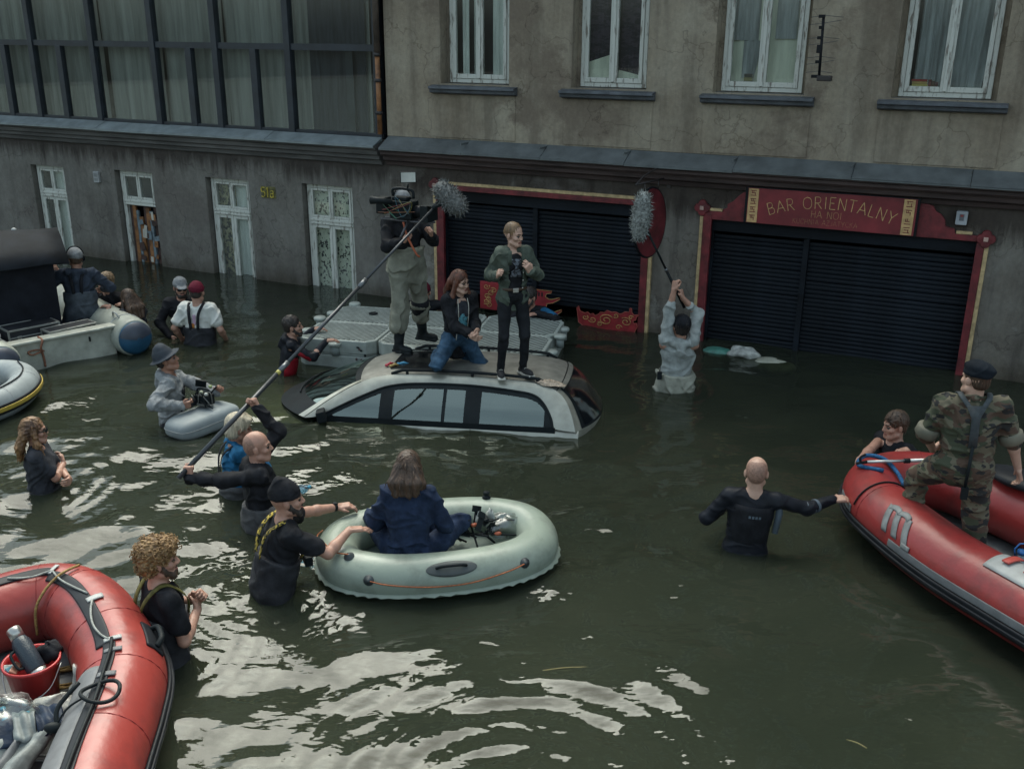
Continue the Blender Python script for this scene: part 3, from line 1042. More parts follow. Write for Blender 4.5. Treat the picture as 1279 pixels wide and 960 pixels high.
# oval hanging sign on its iron bracket
OS = thing('hanging_sign', 'dark red oval sign hanging from an iron bracket between the two shutters', 'sign', fpt(-3.72, 0.0, 1.5), (0, 0, FROT[2] - R(17)))
def ellpts(ry, rz, n=36):
    return [(ry * math.cos(2 * math.pi * k / n), rz * math.sin(2 * math.pi * k / n)) for k in range(n)]
TY = Matrix.Translation((0, -0.40, 0.08)) @ Matrix.Rotation(R(-90), 4, 'Z')
mb = MB()
mb.prism(ellpts(0.335, 0.44), -0.02, 0.02, 0, TY)
mb.build('board', M('oval_red', (0.13, 0.016, 0.022), 0.5, var=0.3, scale=5), OS, bevel=0.005)
mb = MB()
mb.tube([tuple(TY @ Vector((x, 0, z))) for x, z in ellpts(0.34, 0.445)], 0.018, 8, closed=True)
mb.build('rim', m_black, OS)
mb = MB()
TL = Matrix.Translation((0.022, -0.40, 0.08)) @ Matrix.Rotation(R(90), 4, 'Z')
for (txt, z, h, st) in (('BAR', 0.14, 0.10, 0.018), ('ORIENTALNY', 0.0, 0.085, 0.011), ('HA NOI', -0.15, 0.085, 0.014)):
    q = MB()
    letters(q, txt, lambda u: (u * (0.78 if len(txt) > 7 else 1), z, 0), h, st)
    mb.add(q.v, q.f, 0, False, TL)
mb.build('lettering', M('oval_gold', (0.24, 0.085, 0.05), 0.6), OS, fix=False)
mb = MB()
mb.tube([(0, 0.0, 0.62), (0, -0.75, 0.60)], 0.012, 6)
mb.tube(catmull([(0, -0.74, 0.60), (0, -0.55, 0.70), (0, -0.2, 0.76), (0, -0.0, 0.60)], 6), 0.01, 6)
mb.tube([(0, -0.25, 0.60), (0, -0.25, 0.49)], 0.008, 6)
mb.tube([(0, -0.55, 0.60), (0, -0.55, 0.48)], 0.008, 6)
mb.box((-0.03, -0.012, 0.48), (0.03, 0.0, 0.74))
mb.build('bracket', m_iron, OS)

# aerial, alarm box
AN = thing('wall_aerial', 'black television aerial on a wall bracket between the two rightmost upper windows', 'aerial', fpt(-1.93, 0.0, 3.38), FROT)
mb = MB()
mb.tube([(0, -0.3, 0.0), (-0.02, -0.3, 0.7)], 0.016, 8)
mb.build('mast', m_black, AN)
mb = MB()
mb.tube([(0, 0, 0.02), (0, -0.32, 0.02)], 0.018, 6)
mb.cbox((0.06, -0.28, 0.02), (0.16, 0.12, 0.06))
mb.build('wall_bracket', m_iron, AN, bevel=0.008)
for (z, w) in ((0.69, 0.07), (0.57, 0.05), (0.46, 0.06), (0.34, 0.05), (0.20, 0.05), (0.04, 0.09)):
    mb = MB()
    mb.cbox((-0.02 - w / 4, -0.3, z), (w, 0.05, 0.035 if z != 0.34 else 0.09))
    mb.build('clamp', m_black, AN, bevel=0.004)
for k, z in enumerate((0.70, 0.62, 0.47, 0.40, 0.26, 0.19, 0.1)):
    mb = MB()
    l = 0.2 - 0.01 * k
    mb.tube([(-0.16, -0.3, z - 0.02), (0, -0.3, z), (l, -0.3, z + (0.03 if k % 2 else -0.02))], 0.0035, 5)
    mb.build('rod', M('aerial_rod', (0.10, 0.095, 0.09), 0.5), AN)

AB = thing('alarm_box', 'small grey alarm box with a red emblem on the wall right of the sign', 'alarm box', fpt(-0.20, 0.0, 1.81), FROT)
mb = MB()
mb.box((-0.062, -0.08, 0), (0.062, 0.0, 0.16))
mb.build('case', M('alarm_case', (0.40, 0.42, 0.45), 0.5), AB, bevel=0.012)
mb = MB()
mb.cbox((0.0, -0.082, 0.09), (0.05, 0.006, 0.075))
mb.cbox((0.0, -0.0835, 0.11), (0.03, 0.006, 0.025), 1)
mb.build('emblem', [M('alarm_grey', (0.12, 0.13, 0.15), 0.5), M('alarm_red', (0.3, 0.04, 0.04), 0.5)], AB)

# downpipe in the corner between the two houses
DP = thing('downpipe', 'rusty orange downpipe in the corner between the two houses', 'downpipe', fpt(-8.09, -0.06, 2.46), FROT)
mb = MB()
mb.tube([(0, 0, 0), (0, 0, 1.1)], 0.035, 10)
mb.build('copper_pipe', M('rusty_pipe', (0.34, 0.15, 0.06), 0.6, var=0.4, scale=8), DP)
mb = MB()
mb.tube([(0, 0, 1.1), (0, 0, 3.3)], 0.045, 10)
mb.build('painted_pipe', M('painted_pipe', (0.11, 0.085, 0.07), 0.6, var=0.3), DP)
for z in (0.3, 0.75, 1.1, 2.0):
    mb = MB()
    mb.lathe([(0.052, -0.025), (0.055, 0), (0.052, 0.025)], 12, 0, Matrix.Translation((0, 0, z)))
    mb.build('collar', m_iron, DP)

# ------------------------------------------------------------------ left-hand house (glazed upper floor)
HL = thing('glazed_house', 'low grey plaster house with flooded windows below and a dark steel glazed upper floor', 'building', FLOC, FROT)
S0L, S1L = -30.0, -8.0
LW = [(-19.6, -18.8, 1.58), (-17.55, -16.75, 1.58), (-15.60, -14.78, 1.57), (-13.56, -12.70, 1.60), (-11.55, -10.66, 1.61), (-9.62, -8.68, 1.64)]
mb = MB()
wall_front(mb, S0L, S1L, -0.96, 2.38, [(a, b, -0.9, c) for a, b, c in LW], 0.24, y=0.02)
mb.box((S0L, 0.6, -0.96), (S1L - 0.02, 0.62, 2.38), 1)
mb.build('ground_floor_wall', [m_left, m_dark], HL)
mb = MB()
course(mb, [(-0.02, 2.0), (0.03, 2.02), (0.05, 2.08), (0.09, 2.10), (0.09, 2.15), (0.14, 2.17), (0.15, 2.23), (0.19, 2.25), (0.19, 2.30), (-0.02, 2.36)], S0L, S1L - 0.1, 0)
mb.build('string_course', m_mould2, HL)
x = S1L - 0.1
while x > S0L:
    w = rnd.uniform(1.4, 2.2)
    e = x - w
    dz = rnd.uniform(-0.005, 0.006)
    mb = MB()
    course(mb, [(-0.015, 2.362 + dz), (0.235, 2.305 + dz), (0.24, 2.28 + dz), (0.244, 2.28 + dz), (0.244, 2.312 + dz), (-0.012, 2.41 + dz)], e + 0.004, x - 0.002, 0)
    mb.build('zinc_sheet', M('zinc_light', (0.22, 0.255, 0.265), 0.5, 0.25, 0.2, 3.5, 0.25, 12), HL)
    x = e
# dark steel glazing
MAJ = [-19.2, -17.9, -16.55, -15.17, -13.74, -12.41, -11.13, -9.74, -8.17]
MIN = [-18.5, -17.2, -15.88, -14.53, -11.68, -10.40]
mb = MB()
mb.box((S0L, 0.05, 2.39), (S1L - 0.1, 0.13, 2.45))
mb.box((S0L, 0.05, 3.60), (S1L - 0.1, 0.135, 3.69))
mb.box((S0L, 0.05, 5.55), (S1L - 0.1, 0.15, 5.75))
mb.build('rail', m_mull, HL)
for s in MAJ:
    mb = MB()
    mb.box((s - 0.055, 0.025, 2.40), (s + 0.055, 0.15, 5.56))
    mb.build('mullion', m_mull, HL, bevel=0.006)
for s in MIN:
    mb = MB()
    mb.box((s - 0.06, 0.035, 2.40), (s + 0.06, 0.14, 3.605))
    mb.build('mullion', m_mull, HL, bevel=0.006)
mb = MB()
mb.box((-13.86, 0.09, 3.69), (-13.83, 0.14, 5.55))
mb.box((-13.70, 0.09, 2.45), (-13.67, 0.14, 3.6))
mb.build('thin_bar', m_mull, HL)
allm = sorted(MAJ + MIN)
for i in range(len(allm) - 1):
    a, b = allm[i] + 0.05, allm[i + 1] - 0.05
    mb = MB()
    mb.box((a, 0.085, 2.44), (b, 0.09, 3.61))
    mb.build('pane', m_pane, HL)
for i in range(len(MAJ) - 1):
    a, b = MAJ[i] + 0.05, MAJ[i + 1] - 0.05
    mb = MB()
    mb.box((a, 0.085, 3.68), (b, 0.09, 5.56))
    mb.build('pane', m_pane, HL)
for i in range(len(MAJ) - 2):
    curtain(MAJ[i] + 0.02 + 0.12 * ((i * 7) % 3 == 1), MAJ[i + 1] + 0.02, 2.4, 3.66, 0.26, 2 + (i * 5) % 4, 0.012 + 0.006 * (i % 3), m_sheer, HL, 'net_curtain', seed=70 + i)
    curtain(MAJ[i] + 0.02, MAJ[i + 1] + 0.02, 3.63, 5.6, 0.28, 3 + (i * 3) % 5, 0.016 + 0.008 * (i % 2), m_sheer, HL, 'net_curtain', seed=90 + i)
curtain(-9.74, -9.46, 2.4, 5.6, 0.26, 2, 0.012, m_sheer, HL, 'net_curtain', seed=55)
curtain(-8.52, -8.40, 2.4, 5.6, 0.26, 1, 0.012, m_sheer, HL, 'net_curtain', seed=56)
curtain(-9.47, -8.47, 2.42, 5.6, 0.23, 3, 0.01, m_dcurt, HL, 'dark_screen', seed=57)
mb = MB()
mb.box((-8.79, 0.16, 2.42), (-8.66, 0.2, 3.6))
mb.build('screen_post', m_mull, HL)
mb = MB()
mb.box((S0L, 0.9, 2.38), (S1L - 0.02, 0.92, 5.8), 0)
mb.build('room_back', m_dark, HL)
mb = MB()
mb.prism([(S0L, 5.76), (S1L - 0.02, 5.76), (S1L - 0.02, 5.95), (S0L, 5.95)], -0.25, 7)
mb.box((S0L, 7.0, -0.96), (S1L - 0.02, 7.05, 5.76))
mb.build('roof', M('roof_sheet', (0.06, 0.06, 0.065)), HL)

def flooded_window(a, b, top, style):
    y = 0.11
    tz = 1.06
    mb = MB()
    bar_frame(mb, a + 0.03, b - 0.015, -0.9, top - 0.01, 0.075, y, y + 0.07, wt=0.06)
    mb.box((a + 0.105, y - 0.02, tz - 0.055), (b - 0.09, y + 0.065, tz + 0.055))
    w = mb.build('window', m_white, HL, bevel=0.007)
    c = (a + b) / 2 + 0.005
    mb = MB()
    mb.box((a + 0.08, y - 0.035, tz + 0.005), (b - 0.05, y - 0.021, tz + 0.035))
    mb.box((a + 0.08, y - 0.035, tz - 0.045), (b - 0.05, y - 0.021, tz - 0.02))
    mb.build('transom_bead', m_white, w, bevel=0.004)
    def leaf(p, q, z0, z1, wd=0.05):
        q1 = MB()
        bar_frame(q1, p, q, z0, z1, wd, y - 0.01, y + 0.04)
        q1.build('sash', m_white, w, bevel=0.005)
        q1 = MB()
        q1.box((p + wd - 0.003, y + 0.012, z0 + wd - 0.003), (q - wd + 0.003, y + 0.016, z1 - wd + 0.003))
        q1.build('pane', m_pane, w)
    leaf(a + 0.107, c - 0.003, tz + 0.057, top - 0.072, 0.035)
    leaf(c + 0.003, b - 0.092, tz + 0.057, top - 0.072, 0.035)
    if style != 'door':
        leaf(a + 0.107, c - 0.003, -0.8, tz - 0.057, 0.05)
        leaf(c + 0.003, b - 0.092, -0.8, tz - 0.057, 0.05)
    return w, c
for i, (a, b, top) in enumerate(LW):
    st = ('white', 'white', 'white', 'door', 'brown', 'lace')[i]
    w, c = flooded_window(a, b, top, st)
    if st == 'white':
        curtain(a + 0.3, b - 0.08, -0.4, top, 0.21, 3, 0.012, m_wcurt, w, seed=i)
    elif st == 'lace':
        curtain(a + 0.1, b - 0.06, -0.4, top, 0.2, 3, 0.006, m_lace, w, 'lace_curtain', seed=i)
    elif st == 'brown':
        curtain(a + 0.1, c, -0.4, top, 0.2, 2, 0.008, m_brown, w, 'lace_curtain', seed=i)
        curtain(c - 0.02, b - 0.06, -0.4, top, 0.21, 3, 0.012, m_wcurt, w, seed=i + 3)
    else:
        rr = random.Random(3)
        mo = M('orange_board', (0.30, 0.13, 0.045), 0.7, var=0.4, scale=9)
        mbu = M('blue_grey_board', (0.20, 0.25, 0.28), 0.7, var=0.3, scale=9)
        mbr = M('brown_board', (0.07, 0.035, 0.028), 0.7, var=0.4, scale=9)
        x = a + 0.13
        k = 0
        while x < b - 0.12:
            wd = rr.uniform(0.045, 0.1)
            mb = MB()
            mb.box((x, 0.15 + rr.uniform(-0.015, 0.02), -0.5), (min(x + wd - 0.006, b - 0.1), 0.18, 0.98 - rr.uniform(0, 0.06)))
            mb.build('door_board', [mbr, mo, mbu, mo, mbr, mo, mbu][k % 7], w, rot=(0, rr.uniform(-0.015, 0.015), 0), bevel=0.003)
            x += wd
            k += 1
        for k in range(16):
            mb = MB()
            px, pz = rr.uniform(a + 0.28, b - 0.14), rr.uniform(0.05, 0.85)
            mb.cbox((px, 0.125 - 0.0015 * k / 4, pz), (rr.uniform(0.04, 0.13), 0.008, rr.uniform(0.05, 0.16)), rot=(0, rr.uniform(-0.3, 0.3), 0))
            mb.build('paper_scrap', (mo, mbu, M('pale_paper', (0.5, 0.48, 0.42), 0.8), mbr)[k % 4], w)
        mb = MB()
        mb.box((a + 0.1, 0.3, 1.1), (b - 0.1, 0.31, 1.6))
        mb.build('dark_back', m_dark, w)

WB = thing('meter_box', 'small white electrical box on the grey wall between the two leftmost windows', 'box', fpt(-13.96, 0.02, 1.36), FROT)
mb = MB()
mb.box((-0.062, -0.05, 0), (0.062, 0, 0.19))
mb.build('case', M('meter_case', (0.36, 0.37, 0.37), 0.6), WB, bevel=0.008)
mb = MB()
mb.box((-0.04, -0.054, 0.10), (0.04, -0.049, 0.16), 0)
mb.box((-0.04, -0.054, 0.03), (0.04, -0.049, 0.075), 0)
mb.build('cover', M('meter_cover', (0.24, 0.25, 0.25), 0.6), WB)
HN = thing('house_number', 'yellow raised house number 51a on the grey wall left of the last flooded window', 'house number', fpt(-10.27, 0.018, 1.36), FROT)
mb = MB()
letters(mb, '51a', lambda u: (u, 0.02, 0), 0.145, 0.036, depth=0.02, flare=1.0)
o = mb.build('numerals', M('number_yellow', (0.78, 0.62, 0.10), 0.6, var=0.3, scale=20), HN, fix=False)
md = o.modifiers.new('solid', 'SOLIDIFY')
md.thickness = 0.018
mb = MB()
mb.box((-0.14, -0.006, 0.0), (0.14, 0.0, 0.185))
mb.build('back_plate', M('number_plate', (0.16, 0.15, 0.06), 0.8, var=0.4, scale=12), HN)
# ================================================================== OBJECTS
m_silver = M('car_silver', (0.39, 0.385, 0.325), 0.36, 0.5, var=0.14, scale=7, detail=8, coat=0.4)
m_roofgrey = M('car_roof_dusty', (0.27, 0.265, 0.235), 0.45, 0.35, var=0.22, scale=7, detail=8)  # roof and spoiler: a greyer, darker tone than the body silver
m_rubber = M('black_rubber', (0.011, 0.015, 0.017), 0.55)
m_carglass = glass('tinted_car_glass', (0.60, 0.66, 0.62), 0.19, 0.03, gcol=(0.80, 0.92, 0.84))
m_rearglass = glass('rough_rear_glass', (0.45, 0.5, 0.52), 0.32, 0.12)  # rougher pane with a larger constant mirror share than the side windows
m_seat = M('car_seat', (0.03, 0.03, 0.033), 0.8)

def resample(P, n):
    P = np.array(P, float)
    d = np.r_[0, np.cumsum(np.linalg.norm(np.diff(P, axis=0), axis=1))]
    t = np.linspace(0, d[-1], n)
    return np.stack([np.interp(t, d, P[:, k]) for k in range(P.shape[1])], 1)

def build_car():
    car = thing('estate_car', 'silver estate car sunk to its window sills in the water with people on its roof', 'car', (0.89, 10.22, -0.035), (R(4.6), 0, R(172.9)))
    def sy(z):
        return 0.885 - 0.275 * (max(z, 0) / 0.42) ** 1.25
    N = 61
    ok = [(0.13, 0.0), (0.17, 0.13), (0.25, 0.28), (0.38, 0.375), (0.62, 0.425), (1.2, 0.455), (1.8, 0.455), (2.2, 0.425), (2.45, 0.35), (2.72, 0.20), (3.0, 0.0)]
    ik = [(0.36, 0.02), (0.39, 0.12), (0.47, 0.24), (0.58, 0.315), (0.78, 0.345), (1.25, 0.375), (1.8, 0.37), (2.12, 0.335), (2.36, 0.25), (2.6, 0.14), (2.84, 0.02)]
    O = [p[:2] for p in catmull([(a, b, 0) for a, b in ok], 6)]
    I = [p[:2] for p in catmull([(a, b, 0) for a, b in ik], 6)]
    n = len(O)
    # upper skin: rear glass, roof and windscreen share one surface
    fi = next(i for i in range(n) if O[i][0] > 2.38)
    ri = next(i for i in range(n) if O[i][0] > 0.36)
    def skin(t, s, off=0.0):
        i = min(int(t), n - 2)
        f = t - i
        x = O[i][0] * (1 - f) + O[i + 1][0] * f
        z = O[i][1] * (1 - f) + O[i + 1][1] * f
        y = sy(z) * s
        c = 1 - s * s
        c2 = 1 - abs(s) ** 2.6
        if t > fi:
            v = (t - fi) / (n - 1 - fi)
            x += (0.06 + 0.42 * v) * c2
            z += (0.06 * (1 - v) + 0.035 * v) * c
        elif t < ri:
            v = 1 - t / ri
            x -= (0.05 + 0.20 * v) * c2
            z += (0.06 * (1 - v) + 0.01 * v) * c
        else:
            u = (t - ri) / (fi - ri)
            x += (0.06 * u - 0.03 * (1 - u)) * c2
            z += 0.06 * c
        if off:
            nx = 0.75 if t > fi else (-0.85 if t < ri else 0)
            nz = 0.66 if t > fi else (0.5 if t < ri else 1.0)
            x += nx * off
            z += nz * off
        return (x, y, z)
    SS = np.sin(np.linspace(-1, 1, 25) * math.pi / 2)
    def panel(t0, t1, s0, s1, name, mat, off=0.0, m=14, k=17, solid=0.0, parent=car):
        mb = MB()
        mb.grid([[skin(t, s, off) for s in np.linspace(s0, s1, k)] for t in np.linspace(t0, t1, m)])
        return mb.build(name, mat, parent, fix=False, solid=solid)
    panel(ri - 1.0, fi + 0.6, -1, 1, 'roof', m_roofgrey, 0, 30, 25)
    panel(fi + 0.6, n - 1, -1, 1, 'windscreen_surround', m_rubber, 0, 12, 25)
    ws = panel(fi + 1.6, n - 4.6, -0.95, 0.95, 'windscreen', m_carglass, 0.006)
    panel(n - 4.4, n - 1, -0.98, 0.98, 'cowl', m_rubber, 0.006)
    for s in (-1, 1):
        panel(fi + 0.2, n - 1, s * 0.94, s * 1.0, 'windscreen_pillar', m_silver, 0.008)
    tg = panel(0, ri - 1.0, -1, 1, 'tailgate', m_silver, 0, 14, 25)
    panel(0.3, ri - 1.6, -0.90, 0.90, 'rear_glass_seal', m_rubber, 0.005, parent=tg)
    panel(1.2, ri - 2.6, -0.84, 0.84, 'rear_glass', m_rearglass, 0.010, parent=tg)
    panel(ri - 2.3, ri - 0.9, -0.86, 0.86, 'spoiler', m_roofgrey, 0.012, parent=car)
    mb = MB()
    mb.tube([skin(ri - 0.9, s, 0.002) for s in np.linspace(-1, 1, 25)], 0.006, 5)
    mb.build('tailgate_gap', m_rubber, car)
    # sunroof
    def on_roof(x, y, off=0.0):
        b = None
        for i in range(n - 1):
            if O[i][0] <= x <= O[i + 1][0]:
                f = (x - O[i][0]) / (O[i + 1][0] - O[i][0])
                z = O[i][1] * (1 - f) + O[i + 1][1] * f
                return (x, y, z + 0.06 * (1 - (y / sy(z)) ** 2) + off)
    mb = MB()
    mb.grid([[on_roof(x, y, 0.006) for y in np.linspace(-0.42, 0.45, 11)] for x in np.linspace(1.66, 2.16, 7)])
    mb.build('sunroof', M('sunroof_glass', (0.012, 0.013, 0.014), 0.12), car, fix=False)
    mb = MB()
    for y in (-0.42, 0.45):
        mb.tube([on_roof(x, y, 0.007) for x in np.linspace(1.66, 2.16, 7)], 0.006, 5)
    for x in (1.66, 2.16):
        mb.tube([on_roof(x, y, 0.007) for y in np.linspace(-0.42, 0.45, 9)], 0.006, 5)
    mb.build('sunroof_seal', m_rubber, car)
    for sg in (1, -1):
        # silver frame strip round the side windows, with the black trim inside it
        mb = MB()
        rows = []
        for i in range(n):
            a, b = O[i], I[i]
            rows.append([(a[0] + (b[0] - a[0]) * v, sg * (sy(a[1] + (b[1] - a[1]) * v) + 0.004 + 0.012 * math.sin(math.pi * v)), a[1] + (b[1] - a[1]) * v) for v in (0, 0.25, 0.5, 0.75, 1)])
        mb.grid(rows)
        mb.build('side_frame', m_silver, car, fix=False)
        mb = MB()
        mb.tube([(p[0], sg * (sy(p[1]) + 0.006), p[1]) for p in I], 0.012, 6)
        xs = np.linspace(I[0][0], I[-1][0], 50)
        ix, iz = [p[0] for p in I], [p[1] for p in I]
        def top(x):
            return float(np.interp(x, ix, iz))
        def slab(x0, x1, zb, dt, off, k=14):
            rows = []
            for x in np.linspace(x0, x1, k):
                zt = max(zb + 0.004, top(x) - dt)
                rows.append([(x, sg * (sy(z) + off), z) for z in np.linspace(zb, zt, 5)])
            return rows
        def pillar(x0, x1):
            mb.grid(slab(x0, x1, -0.02, 0.0, 0.003, 5))
        pillar(2.06, 2.20)
        pillar(1.50, 1.535)
        pillar(1.13, 1.30)
        pillar(0.36, 0.46)
        pillar(2.74, 2.84)
        mb.grid([[(x, sg * (sy(0) + 0.008), z) for z in (-0.03, 0.035)] for x in np.linspace(0.34, 2.86, 20)])
        # trim under the frame
        mb.grid([[(x, sg * (sy(max(0, top(x) - dz)) + 0.003), top(x) - dz) for dz in (0, min(0.045, top(x)))] for x in np.linspace(I[1][0], I[-2][0], 40)])
        mb.build('window_trim', m_rubber, car, fix=False)
        for (x0, x1) in ((2.20, 2.74), (1.535, 2.06), (1.30, 1.50), (0.46, 1.13)):
            g = MB()
            g.grid(slab(x0, x1, 0.03, 0.04, -0.004, 18))
            g.build('side_window', m_carglass, car, fix=False)
        # roof rail
        g = MB()
        pts = [on_roof(x, sg * 0.585, 0.042) for x in np.linspace(0.55, 2.0, 14)]
        pts = [on_roof(0.45, sg * 0.585, 0.005)] + pts + [on_roof(2.12, sg * 0.58, 0.005)]
        g.tube(pts, 0.017, 8)
        for x in (0.56, 1.25, 1.95):
            a = on_roof(x, sg * 0.585, 0.0)
            g.tube([a, (a[0], a[1], a[2] + 0.04)], 0.016, 6)
        g.build('roof_rail', m_rubber, car)
        # flank and shoulder below the windows
        g = MB()
        prof = [(0.035, 0.000), (0.012, -0.03), (0.02, -0.08), (0.035, -0.2), (0.03, -0.4), (-0.02, -0.56)]
        g.grid([[(x, sg * (0.885 + d - 0.05 * max(0, (x - 3.3) / 1.1) ** 2 - 0.03 * max(0, (0.3 - x) / 0.4)), z - 0.22 * max(0, min(1, (x - 2.75) / 0.5))) for d, z in [(-0.02, 0.0)] + prof[1:]] for x in np.linspace(0.10, 4.4, 26)])
        g.build('body_side', m_silver, car, fix=False)
        g = MB()
        g.cbox((2.78, sg * 0.975, 0.06), (0.09, 0.17, 0.12), 0, rot=(0, 0.25, sg * 0.25))
        g.tube([(2.78, sg * 0.89, 0.03), (2.77, sg * 0.96, 0.04)], 0.025, 6)
        g.build('door_mirror', m_rubber, car, bevel=0.03)
        for x in (2.13, 1.22):
            g = MB()
            g.tube([(x, sg * (0.885 + d) + sg * 0.0, z) for d, z in prof[1:4]], 0.004, 4)
            g.build('door_gap', m_rubber, car)
    # bonnet and tail below the water line
    mb = MB()
    base = [skin(n - 1, s) for s in np.linspace(-1, 1, 17)]
    rows = []
    for v in np.linspace(0, 1, 10):
        row = []
        for k, s in enumerate(np.linspace(-1, 1, 17)):
            b = base[k]
            xe = 4.42 - 0.22 * s * s
            row.append((b[0] + (xe - b[0]) * v, b[1] * (1 - 0.04 * v), b[2] + 0.0 - 0.025 - 0.09 * v ** 1.3 - 0.04 * s * s))
        rows.append(row)
    mb.grid(rows)
    mb.build('bonnet', m_silver, car, fix=False)
    mb = MB()
    b0 = [skin(0, s) for s in np.linspace(-1, 1, 17)]
    mb.grid([[(p[0] - 0.03 * v, p[1], p[2] - 0.55 * v) for p in b0] for v in (0, 0.15, 0.4, 1)])
    mb.build('tail_panel', m_silver, car, fix=False)
    # inside: dark cabin floor and seat backs seen through the glass
    mb = MB()
    mb.box((0.25, -0.82, -0.5), (3.0, 0.82, -0.12))
    mb.build('cabin_floor', m_rubber, car)
    for x in (1.95, 1.0):
        for y in (-0.38, 0.38):
            mb = MB()
            mb.cbox((x, y, 0.02), (0.14, 0.46, 0.36), rot=(0, -0.2, 0))
            mb.cbox((x - 0.05, y, 0.26), (0.09, 0.24, 0.13), rot=(0, -0.2, 0))
            mb.build('seat', m_seat, car, bevel=0.03)
    mb = MB()
    mb.tube(catmull([(2.45 + 0.17 * math.cos(a), -0.36 + 0.19 * math.sin(a), 0.06 + 0.08 * math.cos(a)) for a in np.linspace(0, 6.28, 12)], 2), 0.014, 6)
    mb.build('steering_wheel', m_rubber, car)
    # wipers
    for (y0, y1) in ((0.45, -0.25), (-0.1, -0.7)):
        mb = MB()
        t = n - 4.0
        mb.tube([skin(t - 1.2 * u, (y0 + (y1 - y0) * u) / 0.86, 0.02) for u in np.linspace(0, 1, 8)], 0.009, 5)
        mb.build('wiper', m_rubber, car)
    return car, on_roof

CAR, ROOF = build_car()
CARM = Matrix.Translation(CAR.location) @ CAR.rotation_euler.to_matrix().to_4x4()
def roof_at(x, y):
    """height of the car roof at a world position"""
    for q in range(3):
        p = CARM.inverted() @ Vector((x, y, 0.5))
        r = ROOF(min(max(p.x, 0.4), 2.3), min(max(p.y, -0.6), 0.6))
    return (CARM @ Vector(r)).z

# small things lying on the car roof
zt = roof_at(-1.33, 10.19) + 0.012
for (nm, col, a, b) in (('red', (0.42, 0.03, 0.05), (-1.36, 10.15), (-1.29, 10.22)), ('blue', (0.05, 0.26, 0.42), (-1.24, 10.20), (-1.12, 10.21)), ('yellow', (0.45, 0.30, 0.10), (-1.31, 10.13), (-1.23, 10.17))):
    mb = MB()
    mb.tube([(*a, zt + 0.006), ((a[0] + b[0]) / 2, (a[1] + b[1]) / 2, zt + 0.02), (*b, zt + 0.004)], [0.013, 0.016, 0.01], 8)
    mb.ell((*a, zt + 0.008), (0.02, 0.018, 0.016), 0)
    tag(mb.build('marker_pen', M('pen_' + nm, col, 0.4)), nm + ' plastic marker lying on the black sunroof of the car', 'marker pen')
mb = MB()
rr = random.Random(5)
rows = []
for i in range(9):
    row = []
    for k in range(13):
        a = 2 * math.pi * k / 13
        q = i / 8
        row.append((0.15 * q * math.cos(a) * (1 + 0.3 * math.sin(2 * a)), 0.075 * q * math.sin(a), 0.035 * (1 - q ** 2) + rr.uniform(-0.012, 0.012) * (q > 0.1) + 0.006))
    rows.append(row)
mb.grid(rows, closed=True)
tag(mb.build('crumpled_cloth', M('pale_pink_cloth', (0.50, 0.40, 0.31), 0.9, var=0.3, scale=30, bump=0.6), loc=(0.40, 9.73, roof_at(0.40, 9.73) + 0.012), rot=(R(4), R(8), R(-12)), fix=False), 'crumpled pale pink cloth lying on the rear edge of the car roof', 'cloth')

# ------------------------------------------------------------------ floating pontoon of plastic blocks
m_pont = M('pontoon_plastic', (0.34, 0.375, 0.345), 0.55, var=0.15, scale=6, bump=0.1)
m_pontd = M('pontoon_side', (0.27, 0.31, 0.30), 0.6, var=0.25, scale=5, bump=0.15)
PT = thing('pontoon', 'pale grey floating pontoon of ribbed plastic blocks moored behind the car', 'pontoon', (-0.98, 12.02, 0), (0, 0, R(-12.8)))
BW, BD = 1.03, 0.80
def oct_pts(w, d, c):
    return [(-w / 2 + c, -d / 2), (w / 2 - c, -d / 2), (w / 2, -d / 2 + c), (w / 2, d / 2 - c), (w / 2 - c, d / 2), (-w / 2 + c, d / 2), (-w / 2, d / 2 - c), (-w / 2, -d / 2 + c)]
blk = MB()
op_ = oct_pts(BW - 0.02, BD - 0.02, 0.10)
n8 = 8
for (z0, z1, mi) in ((-0.10, 0.15, 1), (0.15, 0.18, 1), (0.18, 0.345, 1), (0.3, 0.347, 2)):
    a = op_ if z0 != 0.15 else oct_pts(BW - 0.045, BD - 0.045, 0.10)
    if z0 == 0.3:
        a = oct_pts(BW - 0.09, BD - 0.09, 0.09)
    blk.add([(x, y, z0) for x, y in a] + [(x, y, z1) for x, y in a], [tuple(range(8))[::-1], tuple(range(8, 16))] + [(i, (i + 1) % 8, 8 + (i + 1) % 8, 8 + i) for i in range(8)], mi)
blk_me = blk.mesh('float_block', [m_pont, m_pont, M('pontoon_grime', (0.045, 0.055, 0.05), 0.7, var=0.3)])  # top face darker than the ribs, so the gaps between them look dark
tr_ = MB()
def clip_line(c, ang, w, d):
    ca, sa = math.cos(ang), math.sin(ang)
    lo, hi = -9, 9
    for p, v, lim in ((-sa * c, ca, w / 2), (ca * c, sa, d / 2)):
        t0, t1 = sorted(((-lim - p) / v, (lim - p) / v))
        lo, hi = max(lo, t0), min(hi, t1)
    if hi - lo < 0.05:
        return None
    return [(-sa * c + ca * t, ca * c + sa * t) for t in (lo, hi)]
